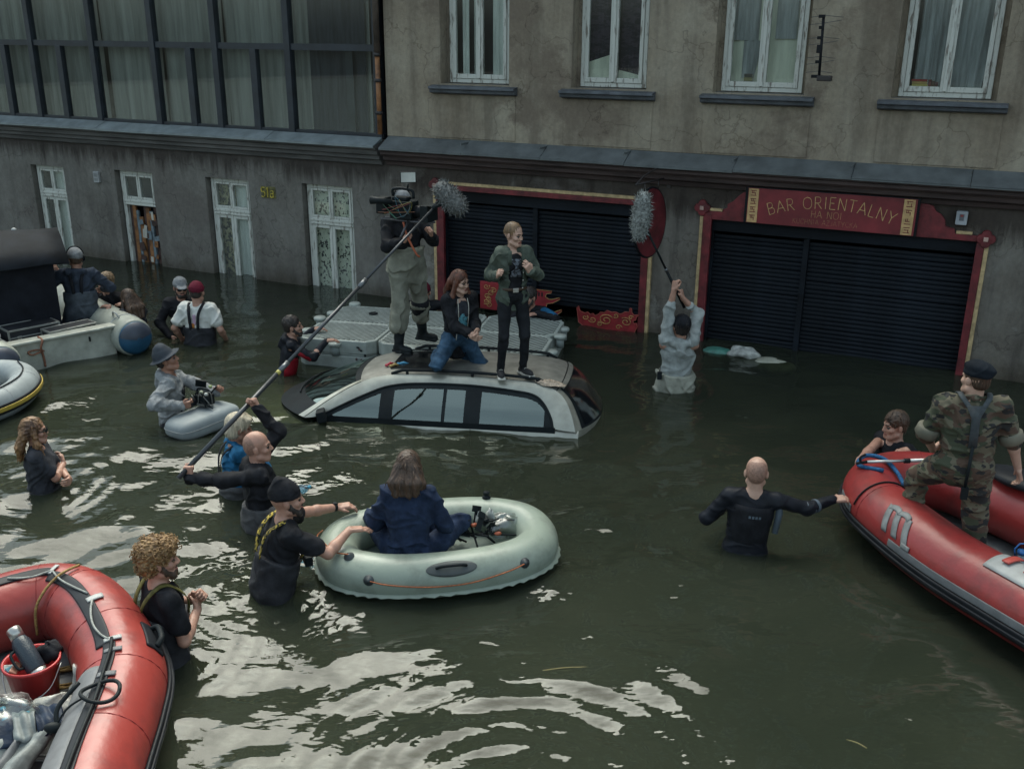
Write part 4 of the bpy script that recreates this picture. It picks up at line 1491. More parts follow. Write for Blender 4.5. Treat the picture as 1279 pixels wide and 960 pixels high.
for c in np.arange(-0.62, 0.63, 0.052):
    seg = clip_line(c, R(52), BW - 0.11, BD - 0.11)
    if seg:
        (x0, y0), (x1, y1) = seg
        dx, dy = x1 - x0, y1 - y0
        l = math.hypot(dx, dy)
        ox, oy = -dy / l * 0.0125, dx / l * 0.0125
        b = [(x0 + ox, y0 + oy), (x1 + ox, y1 + oy), (x1 - ox, y1 - oy), (x0 - ox, y0 - oy)]
        t = [(x0 + ox * .6, y0 + oy * .6), (x1 + ox * .6, y1 + oy * .6), (x1 - ox * .6, y1 - oy * .6), (x0 - ox * .6, y0 - oy * .6)]
        tr_.add([(x, y, 0.345) for x, y in b] + [(x, y, 0.352) for x, y in t], [(4, 5, 6, 7), (0, 1, 5, 4), (1, 2, 6, 5), (2, 3, 7, 6), (3, 0, 4, 7)])
tr_me = tr_.mesh('tread_ribs', m_pont)
lug = MB()
lug.lathe([(0.075, 0.0), (0.08, 0.012), (0.08, 0.03), (0.07, 0.042), (0, 0.045)], 16)
lug.lathe([(0.05, -0.12), (0.05, 0.0)], 12, 1)
lug_me = lug.mesh('lug', [m_pont, m_pontd])
plug = MB()
plug.lathe([(0.06, 0.0), (0.06, 0.012), (0.045, 0.014), (0.04, 0.006), (0, 0.006)], 18)
plug_me = plug.mesh('plug', m_rubber)
for i in range(3):
    for j in range(2):
        o = link('float_block', blk_me, PT)
        o.location = ((i - 1) * BW, (j - 0.5) * BD, rnd.uniform(-0.006, 0.006))
        o.rotation_euler = (rnd.uniform(-0.008, 0.008), rnd.uniform(-0.008, 0.008), 0)
        md = o.modifiers.new('bevel', 'BEVEL')
        md.width, md.segments = 0.012, 2
        r_ = link('tread_ribs', tr_me, o)
        r_['kind'] = 'stuff'
        if (i, j) in ((0, 1), (2, 1), (1, 0)):
            p = link('plug', plug_me, o)
            p.location = (0.05, 0.02, 0.358)
for (x, y, z) in ((-1.02, -0.80, 0.22), (-0.02, -0.82, 0.25), (1.0, -0.83, 0.25), (-1.56, -0.38, 0.23), (-1.58, 0.05, 0.27), (-1.57, 0.45, 0.23), (-1.4, 0.82, 0.27), (1.58, -0.42, 0.2), (1.60, 0.05, 0.26), (1.56, 0.5, 0.22), (1.32, -0.80, 0.2)):
    o = link('lug', lug_me, PT)
    o.location = (x, y, z + 0.06)
mb = MB()
rr = random.Random(2)
for k in range(16):
    mb.ell((-0.62 + rr.gauss(0, 0.07), -0.805, 0.13 + rr.gauss(0, 0.085)), (rr.uniform(0.008, 0.025), 0.006, rr.uniform(0.006, 0.02)), rr.randint(0, 1), 8, 5)
mb.build('tar_stain', [m_rubber, M('stain_brown', (0.10, 0.06, 0.06), 0.8)], PT)['kind'] = 'stuff'

# ------------------------------------------------------------------ inflatables
class Tube:
    """an inflated tube along a path; angle 0 is outboard, 90 is up, 180 inboard"""
    def __init__(self, pts, rad, closed=False, n=10, side=1):
        P = np.array(catmull(pts, n, closed))
        m = len(P)
        self.P, self.closed, self.n = P, closed, m
        r = np.array(rad if not np.isscalar(rad) else [rad] * len(pts), float)
        kk = np.arange(len(r) + (1 if closed else 0))
        rr_ = np.append(r, r[0]) if closed else r
        self.r = np.interp(np.arange(m) / n, kk, rr_)
        T = np.roll(P, -1, 0) - np.roll(P, 1, 0)
        if not closed:
            T[0], T[-1] = P[1] - P[0], P[-1] - P[-2]
        T /= np.linalg.norm(T, axis=1)[:, None]
        self.T = T
        N = np.cross(T, [0, 0, 1.0]) * side
        self.N = N / np.linalg.norm(N, axis=1)[:, None]
        self.U = np.cross(self.N, T) * side
        self.U[self.U[:, 2] < 0] *= -1
    def at(self, i, th, off=0.0):
        if self.closed:
            i = i % self.n
            a, f = int(i), i - int(i)
            b = (a + 1) % self.n
        else:
            i = min(max(i, 0), self.n - 1)
            a = min(int(i), self.n - 2)
            f = i - a
            b = a + 1
        L = lambda A: A[a] * (1 - f) + A[b] * f
        c, s = math.cos(R(th)), math.sin(R(th))
        return L(self.P) + (L(self.r) + off) * (c * L(self.N) + s * L(self.U))
    def body(self, name, mat, parent, seg=28):
        mb = MB()
        rows = [[self.at(i, 360 * k / seg) for k in range(seg)] for i in range(self.n)]
        if self.closed:
            rows.append(rows[0])
        mb.grid(rows, closed=True)
        return mb.build(name, mat, parent)
    def patch(self, name, mat, parent, i0, i1, th0, th1, off=0.006, solid=0.008, shape=None, m=None, k=9):
        m = m or max(4, int(abs(i1 - i0) * 1.5) + 2)
        rows = []
        for a in np.linspace(0, 1, m):
            row = []
            for b in np.linspace(0, 1, k):
                i, th = i0 + (i1 - i0) * a, th0 + (th1 - th0) * b
                if shape:
                    i, th = shape(a, b)
                row.append(self.at(i, th, off))
            rows.append(row)
        mb = MB()
        mb.grid(rows)
        return mb.build(name, mat, parent, solid=solid)
    def rope(self, name, mat, parent, pts, r=0.008, off=0.012, seg=6, sub=4):
        P = [self.at(i, th, off + (o[0] if o else 0)) for i, th, *o in pts]
        mb = MB()
        mb.tube(catmull(P, sub), r, seg)
        return mb.build(name, mat, parent)
    def ring(self, name, mat, parent, i, r=0.004):
        mb = MB()
        mb.tube([self.at(i, a, 0.001) for a in range(0, 360, 15)], r, 5, closed=True)
        return mb.build(name, mat, parent)
    def sphere(self, i, th, off=0.0):
        return self.at(i, th, off)

m_hyp = M('red_hypalon', (0.27, 0.030, 0.028), 0.36, col2=(0.17, 0.028, 0.026), scale=5, detail=9, contrast=(0.30, 0.52), bump=0.16, bscale=14)
m_hyp2 = M('red_hypalon_worn', (0.28, 0.040, 0.032), 0.34, col2=(0.19, 0.034, 0.030), scale=5, detail=9, contrast=(0.32, 0.52), bump=0.16, bscale=14)
m_gpatch = M('grey_patch', (0.17, 0.175, 0.18), 0.6, var=0.15, scale=8)
m_lpatch = M('light_grey_patch', (0.36, 0.37, 0.36), 0.55, var=0.12, scale=8)
m_strake = M('black_strake', (0.02, 0.022, 0.026), 0.45, var=0.2)
m_bfloor = M('boat_floor', (0.145, 0.15, 0.15), 0.7, var=0.25, scale=6, bump=0.1)
m_ropey = M('yellow_brown_rope', (0.30, 0.19, 0.06), 0.8, var=0.3, scale=60)
m_ropeg = M('grey_line', (0.30, 0.31, 0.29), 0.8, var=0.2, scale=60)
m_ropeb = M('blue_rope', (0.03, 0.12, 0.26), 0.7, var=0.3, scale=60)
m_ropeo = M('orange_cord', (0.42, 0.13, 0.05), 0.8, var=0.3, scale=60)

# red boat at the right edge
BR = thing('inflatable_boat', 'red inflatable boat with grey letter m and black strake carrying a soldier', 'boat', (0, 0, 0))
tr = Tube([(5.0, 2.6, .26), (4.2, 4.25, .26), (3.78, 5.13, .26), (3.43, 5.86, .26), (3.2, 6.35, .27), (3.04, 6.83, .29), (2.97, 7.25, .295), (3.06, 7.56, .31), (3.34, 7.72, .31), (3.68, 7.62, .31), (3.94, 7.28, .3), (4.2, 6.85, .29), (4.6, 6.0, .28), (5.2, 4.7, .26), (6.0, 3.0, .26)], [.25, .25, .25, .25, .25, .25, .24, .235, .23, .235, .24, .25, .25, .25, .25], side=-1)
# outboard must point away from the boat's middle
if (tr.N[40] @ np.array([-1, 0, 0])) < 0:
    tr.N *= -1
tr.body('tube', m_hyp, BR)
tr.patch('rubbing_strake', m_strake, BR, 2, 76, -28, -6, 0.012, 0.02)
tr.patch('rubbing_strake', m_strake, BR, 2, 76, -20, -14, 0.026, 0.02, k=5)
tr.patch('grey_band', m_gpatch, BR, 6, 47, -5, 9, 0.004, 0.006)
tr.patch('grey_band', m_gpatch, BR, 58, 64, -5, 9, 0.004, 0.006)
tr.patch('red_skirt', m_hyp, BR, 2, 100, -60, -29, 0.004, 0.006)
tr.ring('seam', M('red_seam', (0.25, 0.02, 0.02), 0.6), BR, 56)
tr.ring('seam', MATS['red_seam'], BR, 22)
tr.ring('seam', MATS['red_seam'], BR, 84)
# the letter m, slanted, cut from grey patch
m_mark = M('mark_grey', (0.21, 0.22, 0.22), 0.6, var=0.2, scale=12)
def mstroke(i0, t0, i1, t1, w=1.15):
    return lambda a, b: (i0 + (i1 - i0) * a + (b - 0.5) * w, t0 + (t1 - t0) * a)
for q, (a, b, c, d) in enumerate(((50.2, 60, 48.5, 14), (48.1, 55, 46.3, 15), (46.0, 57, 44.0, 11))):
    tr.patch('letter_stroke', m_mark, BR, 0, 0, 0, 0, 0.003 + 0.0007 * q, 0.005, shape=mstroke(a, b, c, d), m=10, k=4)
for q, (a, c) in enumerate(((50.2, 48.0), (48.0, 45.9))):
    tr.patch('letter_stroke', m_mark, BR, 0, 0, 0, 0, 0.0052 + 0.0007 * q, 0.005, shape=lambda u, v, a=a, c=c: (a + (c - a) * u, 50 + 11 * v + 4 * math.sin(math.pi * u)), m=8, k=4)
tr.patch('letter_stroke', m_mark, BR, 0, 0, 0, 0, 0.0068, 0.005, shape=lambda a, b: (44.6 - 1.6 * a, 9 + 9 * b), m=6, k=4)
tr.patch('seat_patch', m_lpatch, BR, 26.5, 33.0, 58, 118, 0.006, 0.01)
for i in (31.2, 28.6):
    tr.patch('red_strap', M('red_strap', (0.42, 0.06, 0.045), 0.5), BR, i - 0.45, i + 0.45, 78, 112, 0.03, 0.01)
tr.patch('oar_block', m_strake, BR, 16, 20, 2, 28, 0.03, 0.05)
mb = MB()
mb.tube([tr.at(57.2, a, 0.008) for a in range(15, 170, 9)], 0.007, 6)
mb.build('bow_line', m_rubber, BR)
mb = MB()
mb.tube(catmull([tr.at(63, 100, 0.02), tr.at(66, 60, 0.03), tr.at(69, 70, 0.05), tr.at(70, 100, 0.03), tr.at(66, 130, 0.03), tr.at(60, 140, 0.02)], 6), 0.018, 8)
mb.build('bow_rope', m_ropeb, BR)
# inside: floor between the tubes
mb = MB()
inner = [tr.P[i] for i in range(0, tr.n, 4)]
cen = np.mean(inner, 0)
mb.add([(p[0], p[1], 0.05) for p in inner], [tuple(range(len(inner)))])
mb.build('floor', m_bfloor, BR)
mb = MB()
mb.ell((0, 0, 0), (0.17, 0.28, 0.06))
mb.build('cushion', m_strake, BR, loc=tuple(tr.at(104, 95, 0.05)), rot=(0, 0, R(28)))
BRT = tr

# aluminium boathook lying across the bow of the right-hand boat
mb = MB()
pa, pb = tr.at(65.5, 75, 0.05), tr.at(92, 110, 0.06)
mb.tube([pa, pa + (pb - pa) * 0.45], 0.013, 8, 0)
mb.tube([pa + (pb - pa) * 0.45, pb], 0.016, 8, 0)
mb.tube([pa + (pb - pa) * 0.42, pa + (pb - pa) * 0.48], 0.022, 8, 1)
o = mb.build('pole', [M('aluminium', (0.55, 0.56, 0.55), 0.35, 0.7), m_rubber], None)
BH = thing('boathook', 'silver boathook with a black hook lying across the bow of the right red boat', 'boathook', (0, 0, 0))
o.parent = BH
mb = MB()
d_ = (pa - pb) / np.linalg.norm(pa - pb)
mb.tube(catmull([pa, pa + d_ * 0.05, pa + d_ * 0.06 + [0, 0, 0.04], pa + d_ * 0.02 + [0, 0, 0.07]], 4), 0.01, 6)
mb.tube([pa, pa + d_ * 0.09 + [0, 0, -0.01]], 0.012, 6)
mb.build('hook', m_rubber, BH)

def bottle(name, label, loc, h, r, tint, capcol, rot=(0, 0, 0), handle=False, group=None):
    t = thing(name, label, 'bottle', loc, rot, group)
    mb = MB()
    mb.lathe([(r * 0.85, 0), (r, 0.01), (r, h * 0.2), (r * 0.93, h * 0.26), (r, h * 0.32), (r, h * 0.62), (r * 0.8, h * 0.76), (r * 0.3, h * 0.9), (r * 0.28, h * 0.94)], 16)
    mb.build('body', tint, t)
    mb = MB()
    mb.lathe([(r * 0.34, h * 0.925), (r * 0.34, h), (0, h)], 12)
    mb.build('cap', capcol, t)
    if handle:
        mb = MB()
        mb.tube([(x, 0, h * 0.9 + z) for x, z in ((-r * .5, 0), (-r * .6, .05), (-r * .3, .09), (r * .3, .09), (r * .6, .05), (r * .5, 0))], 0.006, 6)
        mb.build('handle', capcol, t)
    return t
m_blueplastic = glass('blue_bottle_plastic', (0.45, 0.68, 0.82), 0.08, 0.12)
m_clearplastic = glass('clear_bottle_plastic', (0.86, 0.90, 0.92), 0.10, 0.12)
m_bluecap = M('blue_cap', (0.02, 0.14, 0.40), 0.4)
m_cyancap = M('cyan_cap', (0.10, 0.38, 0.55), 0.4)
bottle('water_bottle', 'large blue tinted water bottle with carrying handle by the soldier in the right boat', (3.62, 6.20, 0.10), 0.36, 0.095, m_blueplastic, m_bluecap, handle=True)
bottle('water_bottle', 'small blue capped water bottle beside the large handled one in the right boat', (3.50, 6.32, 0.10), 0.27, 0.045, m_blueplastic, m_bluecap)

# red boat in the left foreground
BLF = thing('inflatable_boat', 'red inflatable boat with a bucket and bags in the near left corner', 'boat', (0, 0, 0))
tl = Tube([(-4.0, 2.4, .28), (-4.12, 3.6, .28), (-4.08, 4.5, .28), (-3.86, 5.05, .28), (-3.52, 5.42, .285), (-3.22, 5.66, .29), (-3.0, 5.72, .295), (-2.75, 5.58, .29), (-2.46, 5.21, .285), (-2.28, 4.89, .28), (-2.20, 4.55, .28), (-2.13, 4.07, .28), (-2.01, 3.4, .28), (-1.88, 2.4, .28)], .25, side=1)
if (tl.N[100] @ np.array([1, 0, 0])) < 0:
    tl.N *= -1
tl.body('tube', m_hyp2, BLF)
for i in (55, 66, 79, 93, 106):
    tl.ring('seam', MATS['red_seam'], BLF, i, 0.003)
tl.patch('grab_band', m_strake, BLF, 10, 60, 92, 108, 0.004, 0.006)
tl.patch('grab_band', m_strake, BLF, 60, 89, 98, 118, 0.004, 0.006)
tl.patch('grab_band', m_strake, BLF, 89, 128, 92, 108, 0.005, 0.006)
tl.patch('side_patch', m_gpatch, BLF, 0, 0, 0, 0, 0.003, 0.005, shape=lambda a, b: (95.5 + 26 * a - (1.6 * math.cos((b - .5) * math.pi) if a < .2 else 0) * (1 - a * 5 if a < .2 else 0), 108 + 62 * b), m=24, k=9)
tl.patch('rubbing_strake', m_strake, BLF, 4, 126, -16, 2, 0.012, 0.02)
tl.patch('strake_rib', m_strake, BLF, 4, 126, -10, -4, 0.028, 0.02, k=4)
for (a, b) in ((48, 60), (60.5, 74), (76, 88)):
    tl.rope('life_line', m_ropeg, BLF, [(a, 100, 0.0), (a + (b - a) * 0.2, 108, 0.006), (a + (b - a) * 0.5, 112, 0.012), (a + (b - a) * 0.8, 108, 0.006), (b, 100, 0.0)], 0.007)
tl.rope('life_line', m_rubber, BLF, [(88, 96), (92, 97, 0.01), (98, 98, 0.012), (104, 96, 0.01), (112, 97, 0.01), (122, 98)], 0.011)
for i in (60, 75.5, 88, 91.5, 98.5):
    tl.patch('rope_tab', m_gpatch if i > 90 else m_lpatch, BLF, i - 0.5, i + 0.5, 84, 106, 0.010, 0.008)
tl.patch('handle_base', m_strake, BLF, 83.0, 89.5, 22, 52, 0.006, 0.01)
mb = MB()
mb.tube(catmull([tl.at(83.8, 36, 0.01), tl.at(84.6, 36, 0.05), tl.at(86.2, 36, 0.055), tl.at(87.8, 36, 0.05), tl.at(88.7, 36, 0.01)], 5), 0.018, 8)
mb.build('carry_handle', m_rubber, BLF)
tl.rope('bow_tie_rope', m_ropey, BLF, [(64.5, 74, 0.01), (64.5, 92, 0.008), (64.0, 110, 0.01), (63, 135, 0.012), (61.5, 160, 0.02), (61, 195, 0.03)], 0.009)
mb = MB()
mb.tube(catmull([tl.at(103, 92, 0.03) + [0.10 * math.cos(a), 0.09 * math.sin(a), 0.012 * math.sin(2 * a)] for a in np.linspace(0, 6.6, 14)], 3), 0.011, 8)
mb.tube(catmull([tl.at(103, 110, 0.02), tl.at(104, 130, 0.03), tl.at(105, 160, 0.03)], 4), 0.006, 6)
mb.build('coiled_tie', m_rubber, BLF)
mb = MB()
fl = [(tl.P[i][0], tl.P[i][1]) for i in range(0, tl.n, 3)]
mb.add([(x, y, 0.07) for x, y in fl], [tuple(range(len(fl)))])
mb.build('floor', m_bfloor, BLF)
for y0 in (4.93, 4.45, 3.9):
    mb = MB()
    mb.box((-3.9, y0, 0.071), (-2.3, y0 + 0.02, 0.082))
    mb.box((-3.9, y0 + 0.035, 0.071), (-2.3, y0 + 0.05, 0.08))
    mb.build('floor_batten', m_lpatch, BLF, rot=(0, 0, 0))

# what lies in the left boat
BK = thing('bucket', 'red plastic bucket with a wire handle standing on the floor of the left boat', 'bucket', (-2.86, 5.0, 0.072))
mb = MB()
mb.lathe([(0.115, 0.0), (0.12, 0.005), (0.152, 0.25), (0.163, 0.252), (0.165, 0.275), (0.153, 0.275), (0.145, 0.25), (0.115, 0.02), (0, 0.02)], 32)
mb.build('pail', M('bucket_red', (0.44, 0.03, 0.03), 0.35, var=0.1), BK)
mb = MB()
mb.tube(catmull([(0.165, 0.02, 0.24), (0.14, -0.11, 0.15), (0.03, -0.165, 0.09), (-0.08, -0.16, 0.09), (-0.16, -0.05, 0.2), (-0.165, 0.02, 0.24)], 5), 0.0035, 6)
mb.build('handle', M('wire', (0.5, 0.5, 0.5), 0.4, 0.8), BK)
mb = MB()
mb.tube([(0.01, -0.167, 0.088), (-0.09, -0.158, 0.09)], 0.012, 8)
mb.build('grip', M('white_plastic', (0.6, 0.6, 0.57), 0.5), BK)
TH = thing('thermos_flask', 'dark navy thermos flask with steel cup leaning across the red bucket', 'thermos', (0, 0, 0))
TH.matrix_world = look((-2.775, 4.91, 0.30), (-2.98, 5.07, 0.55))
TH.location = (-2.775, 4.91, 0.30)
TH.rotation_euler = look((-2.775, 4.91, 0.30), (-2.98, 5.07, 0.52)).to_euler()
m_steel = M('brushed_steel', (0.55, 0.54, 0.51), 0.3, 0.85)
mb = MB()
mb.lathe([(0.0, 0), (0.05, 0.0), (0.052, 0.005), (0.052, 0.035)], 20)
mb.build('base_ring', m_steel, TH)
mb = MB()
mb.lathe([(0.053, 0.035), (0.055, 0.04), (0.055, 0.225), (0.045, 0.25), (0.04, 0.262)], 24)
mb.build('flask', M('hammered_navy', (0.02, 0.032, 0.045), 0.35, var=0.2, bump=0.2, bscale=120), TH)
mb = MB()
mb.lathe([(0.041, 0.262), (0.041, 0.325), (0.037, 0.332), (0, 0.332)], 20)
mb.build('cup', m_steel, TH)
mb = MB()
mb.tube(catmull([(0.053, 0, 0.08), (0.085, 0, 0.095), (0.085, 0, 0.18), (0.053, 0, 0.2)], 5), 0.009, 8)
mb.build('handle', m_rubber, TH)
mb = MB()
mb.cbox((-0.012, -0.0555, 0.16), (0.035, 0.004, 0.02), rot=(0, 0, 0))
mb.build('badge', m_lpatch, TH)
def lump(name, mat, loc, size, seed, rot=(0, 0, 0), rough=0.25, label=None, cat=None, group=None, parent=None, n=14, k=18):
    rs = random.Random(seed)
    ph = [rs.uniform(0, 6.28) for _ in range(6)]
    rows = []
    for i in range(n + 1):
        p = math.pi * i / n
        row = []
        for j in range(k):
            a = 2 * math.pi * j / k
            d = 1 + rough * (0.5 * math.sin(3 * a + ph[0] + 2 * p) + 0.35 * math.sin(5 * a - 3 * p + ph[1]) + 0.3 * math.sin(4 * p + 2 * a + ph[2]) + rs.uniform(-0.25, 0.25))
            row.append((size[0] * d * math.sin(p) * math.cos(a), size[1] * d * math.sin(p) * math.sin(a), size[2] * d * math.cos(p)))
        rows.append(row)
    mb = MB()
    mb.grid(rows, closed=True)
    o = mb.build(name, mat, parent, loc=loc, rot=rot)
    if label:
        tag(o, label, cat, group)
    return o
m_bag = glass('clear_bag_film', (0.72, 0.76, 0.74), 0.10, 0.34)
m_bagw = M('milky_bag', (0.48, 0.48, 0.44), 0.35, var=0.2, scale=12, bump=0.5, bscale=30, alpha=0.8)
m_navy = M('navy_nylon', (0.018, 0.03, 0.055), 0.5, var=0.3, scale=9, bump=0.3, bscale=20)
m_blackcloth = M('black_cloth', (0.015, 0.016, 0.02), 0.8, var=0.3, scale=12)
lump('glove', m_blackcloth, (-2.79, 5.09, 0.34), (0.075, 0.07, 0.055), 3, label='crumpled black gloves stuffed in the far side of the red bucket', cat='gloves')
for k, (c, lab) in enumerate((((0.45, 0.45, 0.40), 'white'), ((0.10, 0.30, 0.36), 'teal'), ((0.38, 0.16, 0.10), 'brown'))):
    mb = MB()
    mb.cbox((0, 0, 0), (0.09, 0.045, 0.02))
    tag(mb.build('snack_packet', M('packet_' + lab, c, 0.4), loc=(-2.95 + 0.02 * k, 4.94 - 0.016 * k, 0.325 + 0.012 * k), rot=(0.5, 0.3 - .2 * k, 0.6 + 0.5 * k), bevel=0.006), lab + ' snack packet in the red bucket beside the thermos flask', 'packet')
mb = MB()
pts = []
for k in range(60):
    a = k * 0.42
    r_ = 0.085 + 0.03 * math.sin(k * 0.37) + 0.02 * (k % 5) / 5
    pts.append((-2.74 + r_ * 1.15 * math.cos(a), 5.17 + r_ * math.sin(a), 0.085 + 0.02 * (k / 60) + 0.008 * math.sin(k)))
mb.tube(catmull(pts, 2), 0.008, 6)
tag(mb.build('rope_coil', m_ropey), 'loose coil of yellow brown rope on the boat floor right of the red bucket', 'rope')
BB = thing('bottle_pack', 'clear shrink wrapped pack of water bottles in the near left boat', 'bottle pack', (-2.83, 4.58, 0.075), (0, 0, R(25)))
lump('wrap', m_bag, (0, 0, 0.14), (0.20, 0.16, 0.15), 8, parent=BB, rough=0.2, n=20, k=28)
for i in range(3):
    for j in range(2):
        t = thing('water_bottle', 'clear water bottle with a light blue cap inside the shrink wrapped pack', 'bottle', (-2.83 + 0.10 * (i - 1) * 0.9 - 0.04 * (j - .5), 4.58 + 0.042 * (i - 1) + 0.1 * (j - .5), 0.08), (rnd.uniform(-.1, .1), rnd.uniform(-.1, .1), 0), 'bottles in the shrink wrapped pack')
        mb = MB()
        mb.lathe([(0.034, 0), (0.036, 0.01), (0.036, 0.13), (0.013, 0.18), (0.013, 0.19)], 12)
        mb.build('body', m_clearplastic, t)
        mb = MB()
        mb.lathe([(0.017, 0.188), (0.017, 0.208), (0, 0.21)], 10)
        mb.build('cap', m_cyancap, t)
lump('plastic_bag', m_bagw, (-2.63, 4.78, 0.16), (0.15, 0.09, 0.09), 11, (0, 0.3, R(35)), 0.2, 'knotted milky plastic bag lying against the right tube of the left boat', 'bag')
mb = MB()
mb.lathe([(0.02, 0), (0.028, 0.03), (0.018, 0.06), (0.035, 0.12), (0.055, 0.17), (0.04, 0.175), (0.0, 0.12)], 12)
tag(mb.build('bag_knot', m_bagw, loc=(-2.60, 4.90, 0.18), rot=(R(-18), R(22), 0)), 'twisted white bag neck standing upright beside the grey tube patch', 'bag')
lump('plastic_bag', m_bag, (-3.10, 4.62, 0.16), (0.13, 0.12, 0.11), 15, (0, 0, 0), 0.25, 'crumpled clear plastic bag at the left end of the bottle pack', 'bag')
# folded navy waterproofs with reflective bands
JK = thing('folded_waterproofs', 'navy waterproof trousers with silver grey reflective bands lying in the left boat', 'clothing', (0, 0, 0))
def cloth_strip(A, B, w, sag, mat, name, seed, z=0.0, fold=0.02):
    A, B = np.array(A, float), np.array(B, float)
    d = B - A
    nrm = np.array([-d[1], d[0], 0]) / np.hypot(d[0], d[1])
    rs = random.Random(seed)
    ph = [rs.uniform(0, 6.28) for _ in range(4)]
    rows = []
    for i in range(21):
        u = i / 20
        row = []
        for j in range(11):
            v = j / 10 - 0.5
            p = A + d * u + nrm * v * w * (1 + 0.12 * math.sin(4 * u + ph[0]))
            p[2] += sag * (1 - (2 * v) ** 2) + fold * (math.sin(9 * v + 3 * u + ph[1]) + 0.6 * math.sin(14 * u + 4 * v + ph[2])) * 0.6
            row.append(p)
        rows.append(row)
    mb = MB()
    mb.grid(rows)
    return mb.build(name, mat, JK, fix=False, solid=0.012)
m_refl = M('silver_band', (0.20, 0.225, 0.22), 0.55, var=0.25, scale=8, bump=0.3, bscale=20)
cloth_strip((-3.12, 4.28, 0.2), (-2.74, 4.50, 0.24), 0.30, 0.06, m_navy, 'waist', 1)
cloth_strip((-2.74, 4.50, 0.245), (-2.64, 4.55, 0.245), 0.26, 0.06, m_refl, 'reflective_band', 2)
cloth_strip((-2.64, 4.55, 0.245), (-2.52, 4.62, 0.24), 0.24, 0.05, m_navy, 'trouser_leg', 3)
cloth_strip((-2.76, 4.46, 0.22), (-2.80, 4.16, 0.16), 0.14, 0.05, m_refl, 'reflective_band', 4)
cloth_strip((-2.58, 4.54, 0.22), (-2.66, 4.14, 0.16), 0.14, 0.05, m_refl, 'reflective_band', 5)
cloth_strip((-2.67, 4.50, 0.225), (-2.72, 4.14, 0.165), 0.05, 0.04, m_gpatch, 'trouser_leg', 6)
lump('trouser_leg', m_navy, (-3.12, 4.22, 0.2), (0.24, 0.17, 0.13), 21, (0, 0, 0.3), 0.16, parent=JK)
mb = MB()
mb.tube(catmull([tl.at(104.5, 150, 0.02), tl.at(103.0, 140, 0.06), tl.at(100.5, 118, 0.06)], 4), [0.013] * 9, 8)
mb.ell(tuple(tl.at(105, 150, 0.03)), (0.05, 0.03, 0.03), rot=(0, 0.4, 0.6))
tag(mb.build('hand_pump', m_rubber), 'black hand pump hose lying on the grey patch of the left boat', 'pump')

# ------------------------------------------------------------------ grey green dinghy in the middle
DG = thing('rubber_dinghy', 'pale grey green oval rubber dinghy with orange cord carrying a seated woman', 'boat', (-0.56, 6.80, 0), (0, 0, R(12)))
m_ding = M('dinghy_rubber', (0.25, 0.292, 0.24), 0.38, col2=(0.175, 0.20, 0.165), scale=6, detail=9, contrast=(0.28, 0.5), bump=0.14, bscale=12)
m_dingf = M('dinghy_floor', (0.20, 0.25, 0.22), 0.5, var=0.15, scale=5)
dp = []
for k in range(16):
    a = 2 * math.pi * k / 16
    c, s = math.cos(a), math.sin(a)
    dp.append((0.775 * math.copysign(abs(c) ** 0.86, c), 0.44 * math.copysign(abs(s) ** 0.8, s), 0.14))
td = Tube(dp, .163, closed=True)
if (td.N[0] @ np.array([1, 0, 0])) < 0:
    td.N *= -1
td.body('tube', m_ding, DG, 32)
mb = MB()
mb.add([(p[0], p[1], 0.06) for p in td.P[::3]], [tuple(range(len(td.P[::3])))])
mb.build('floor', m_dingf, DG)
mb = MB()
skirt = []
for k in range(0, td.n):
    p0, p1 = td.at(k, -22, 0.0), td.at(k, -22, 0.03 + 0.006 * math.sin(k * 1.9))
    p1[2] += 0.004 * math.sin(k * 2.3)
    skirt.append([p0, p1, p1 + [0, 0, -0.006], p0 + [0, 0, -0.014]])
skirt.append(skirt[0])
mb.grid(skirt, closed=False)
mb.build('seam_flange', m_ding, DG, fix=False)
# i on the closed path: 0 = right tip, 40 = far side middle, 80 = left tip, 120 = near side middle
def fitting(i, th, r=0.032):
    a = td.at(i, th, 0.0)
    b = td.at(i, th, 0.05)
    T = look(tuple(a), tuple(b))
    mb = MB()
    mb.lathe([(r * 1.25, 0.0), (r * 1.2, 0.006), (r, 0.007), (r, 0.012), (r * 0.5, 0.014), (r * 0.5, 0.022), (0, 0.024)], 16, 0, T)
    mb.build('rope_fitting', M('fitting_grey', (0.045, 0.055, 0.06), 0.5), DG)
fitting(137, 22)
fitting(103, 18)
fitting(95, 70)
T = look(tuple(td.at(26, 82, 0.0)), tuple(td.at(26, 82, 0.05)))
mb = MB()
mb.lathe([(0.035, 0), (0.035, 0.015), (0.02, 0.018), (0.02, 0.035), (0.028, 0.037), (0.026, 0.055), (0, 0.056)], 16, 0, T)
mb.build('valve', m_rubber, DG)
td.patch('handle_base', M('handle_grey', (0.06, 0.07, 0.07), 0.55), DG, 0, 0, 0, 0, 0.003, 0.006, shape=lambda a, b: (120.5 + 5.0 * math.cos(math.pi * (1 - a)), 42 + 20 * math.sin(math.pi * max(0.02, min(0.98, a))) * (2 * b - 1)), m=16, k=7)
mb = MB()
mb.tube(catmull([td.at(117.5, 46, 0.005), td.at(118.6, 46, 0.035), td.at(120.5, 46, 0.04), td.at(122.4, 46, 0.035), td.at(123.5, 46, 0.005)], 4), 0.011, 8)
mb.build('grab_handle', m_rubber, DG)
td.rope('safety_cord', m_ropeo, DG, [(137, 22, 0.006), (132, 14, 0.0), (124, 2, 0.0), (116, 2, 0.0), (108, 10, 0.0), (103, 18, 0.006)], 0.005)
td.rope('safety_cord', m_ropeo, DG, [(95, 70, 0.01), (90, 62, 0.01), (84, 58, 0.03), (78, 45, 0.03), (70, 20, 0.01)], 0.005)
DGM = Matrix.Translation(DG.location) @ DG.rotation_euler.to_matrix().to_4x4()

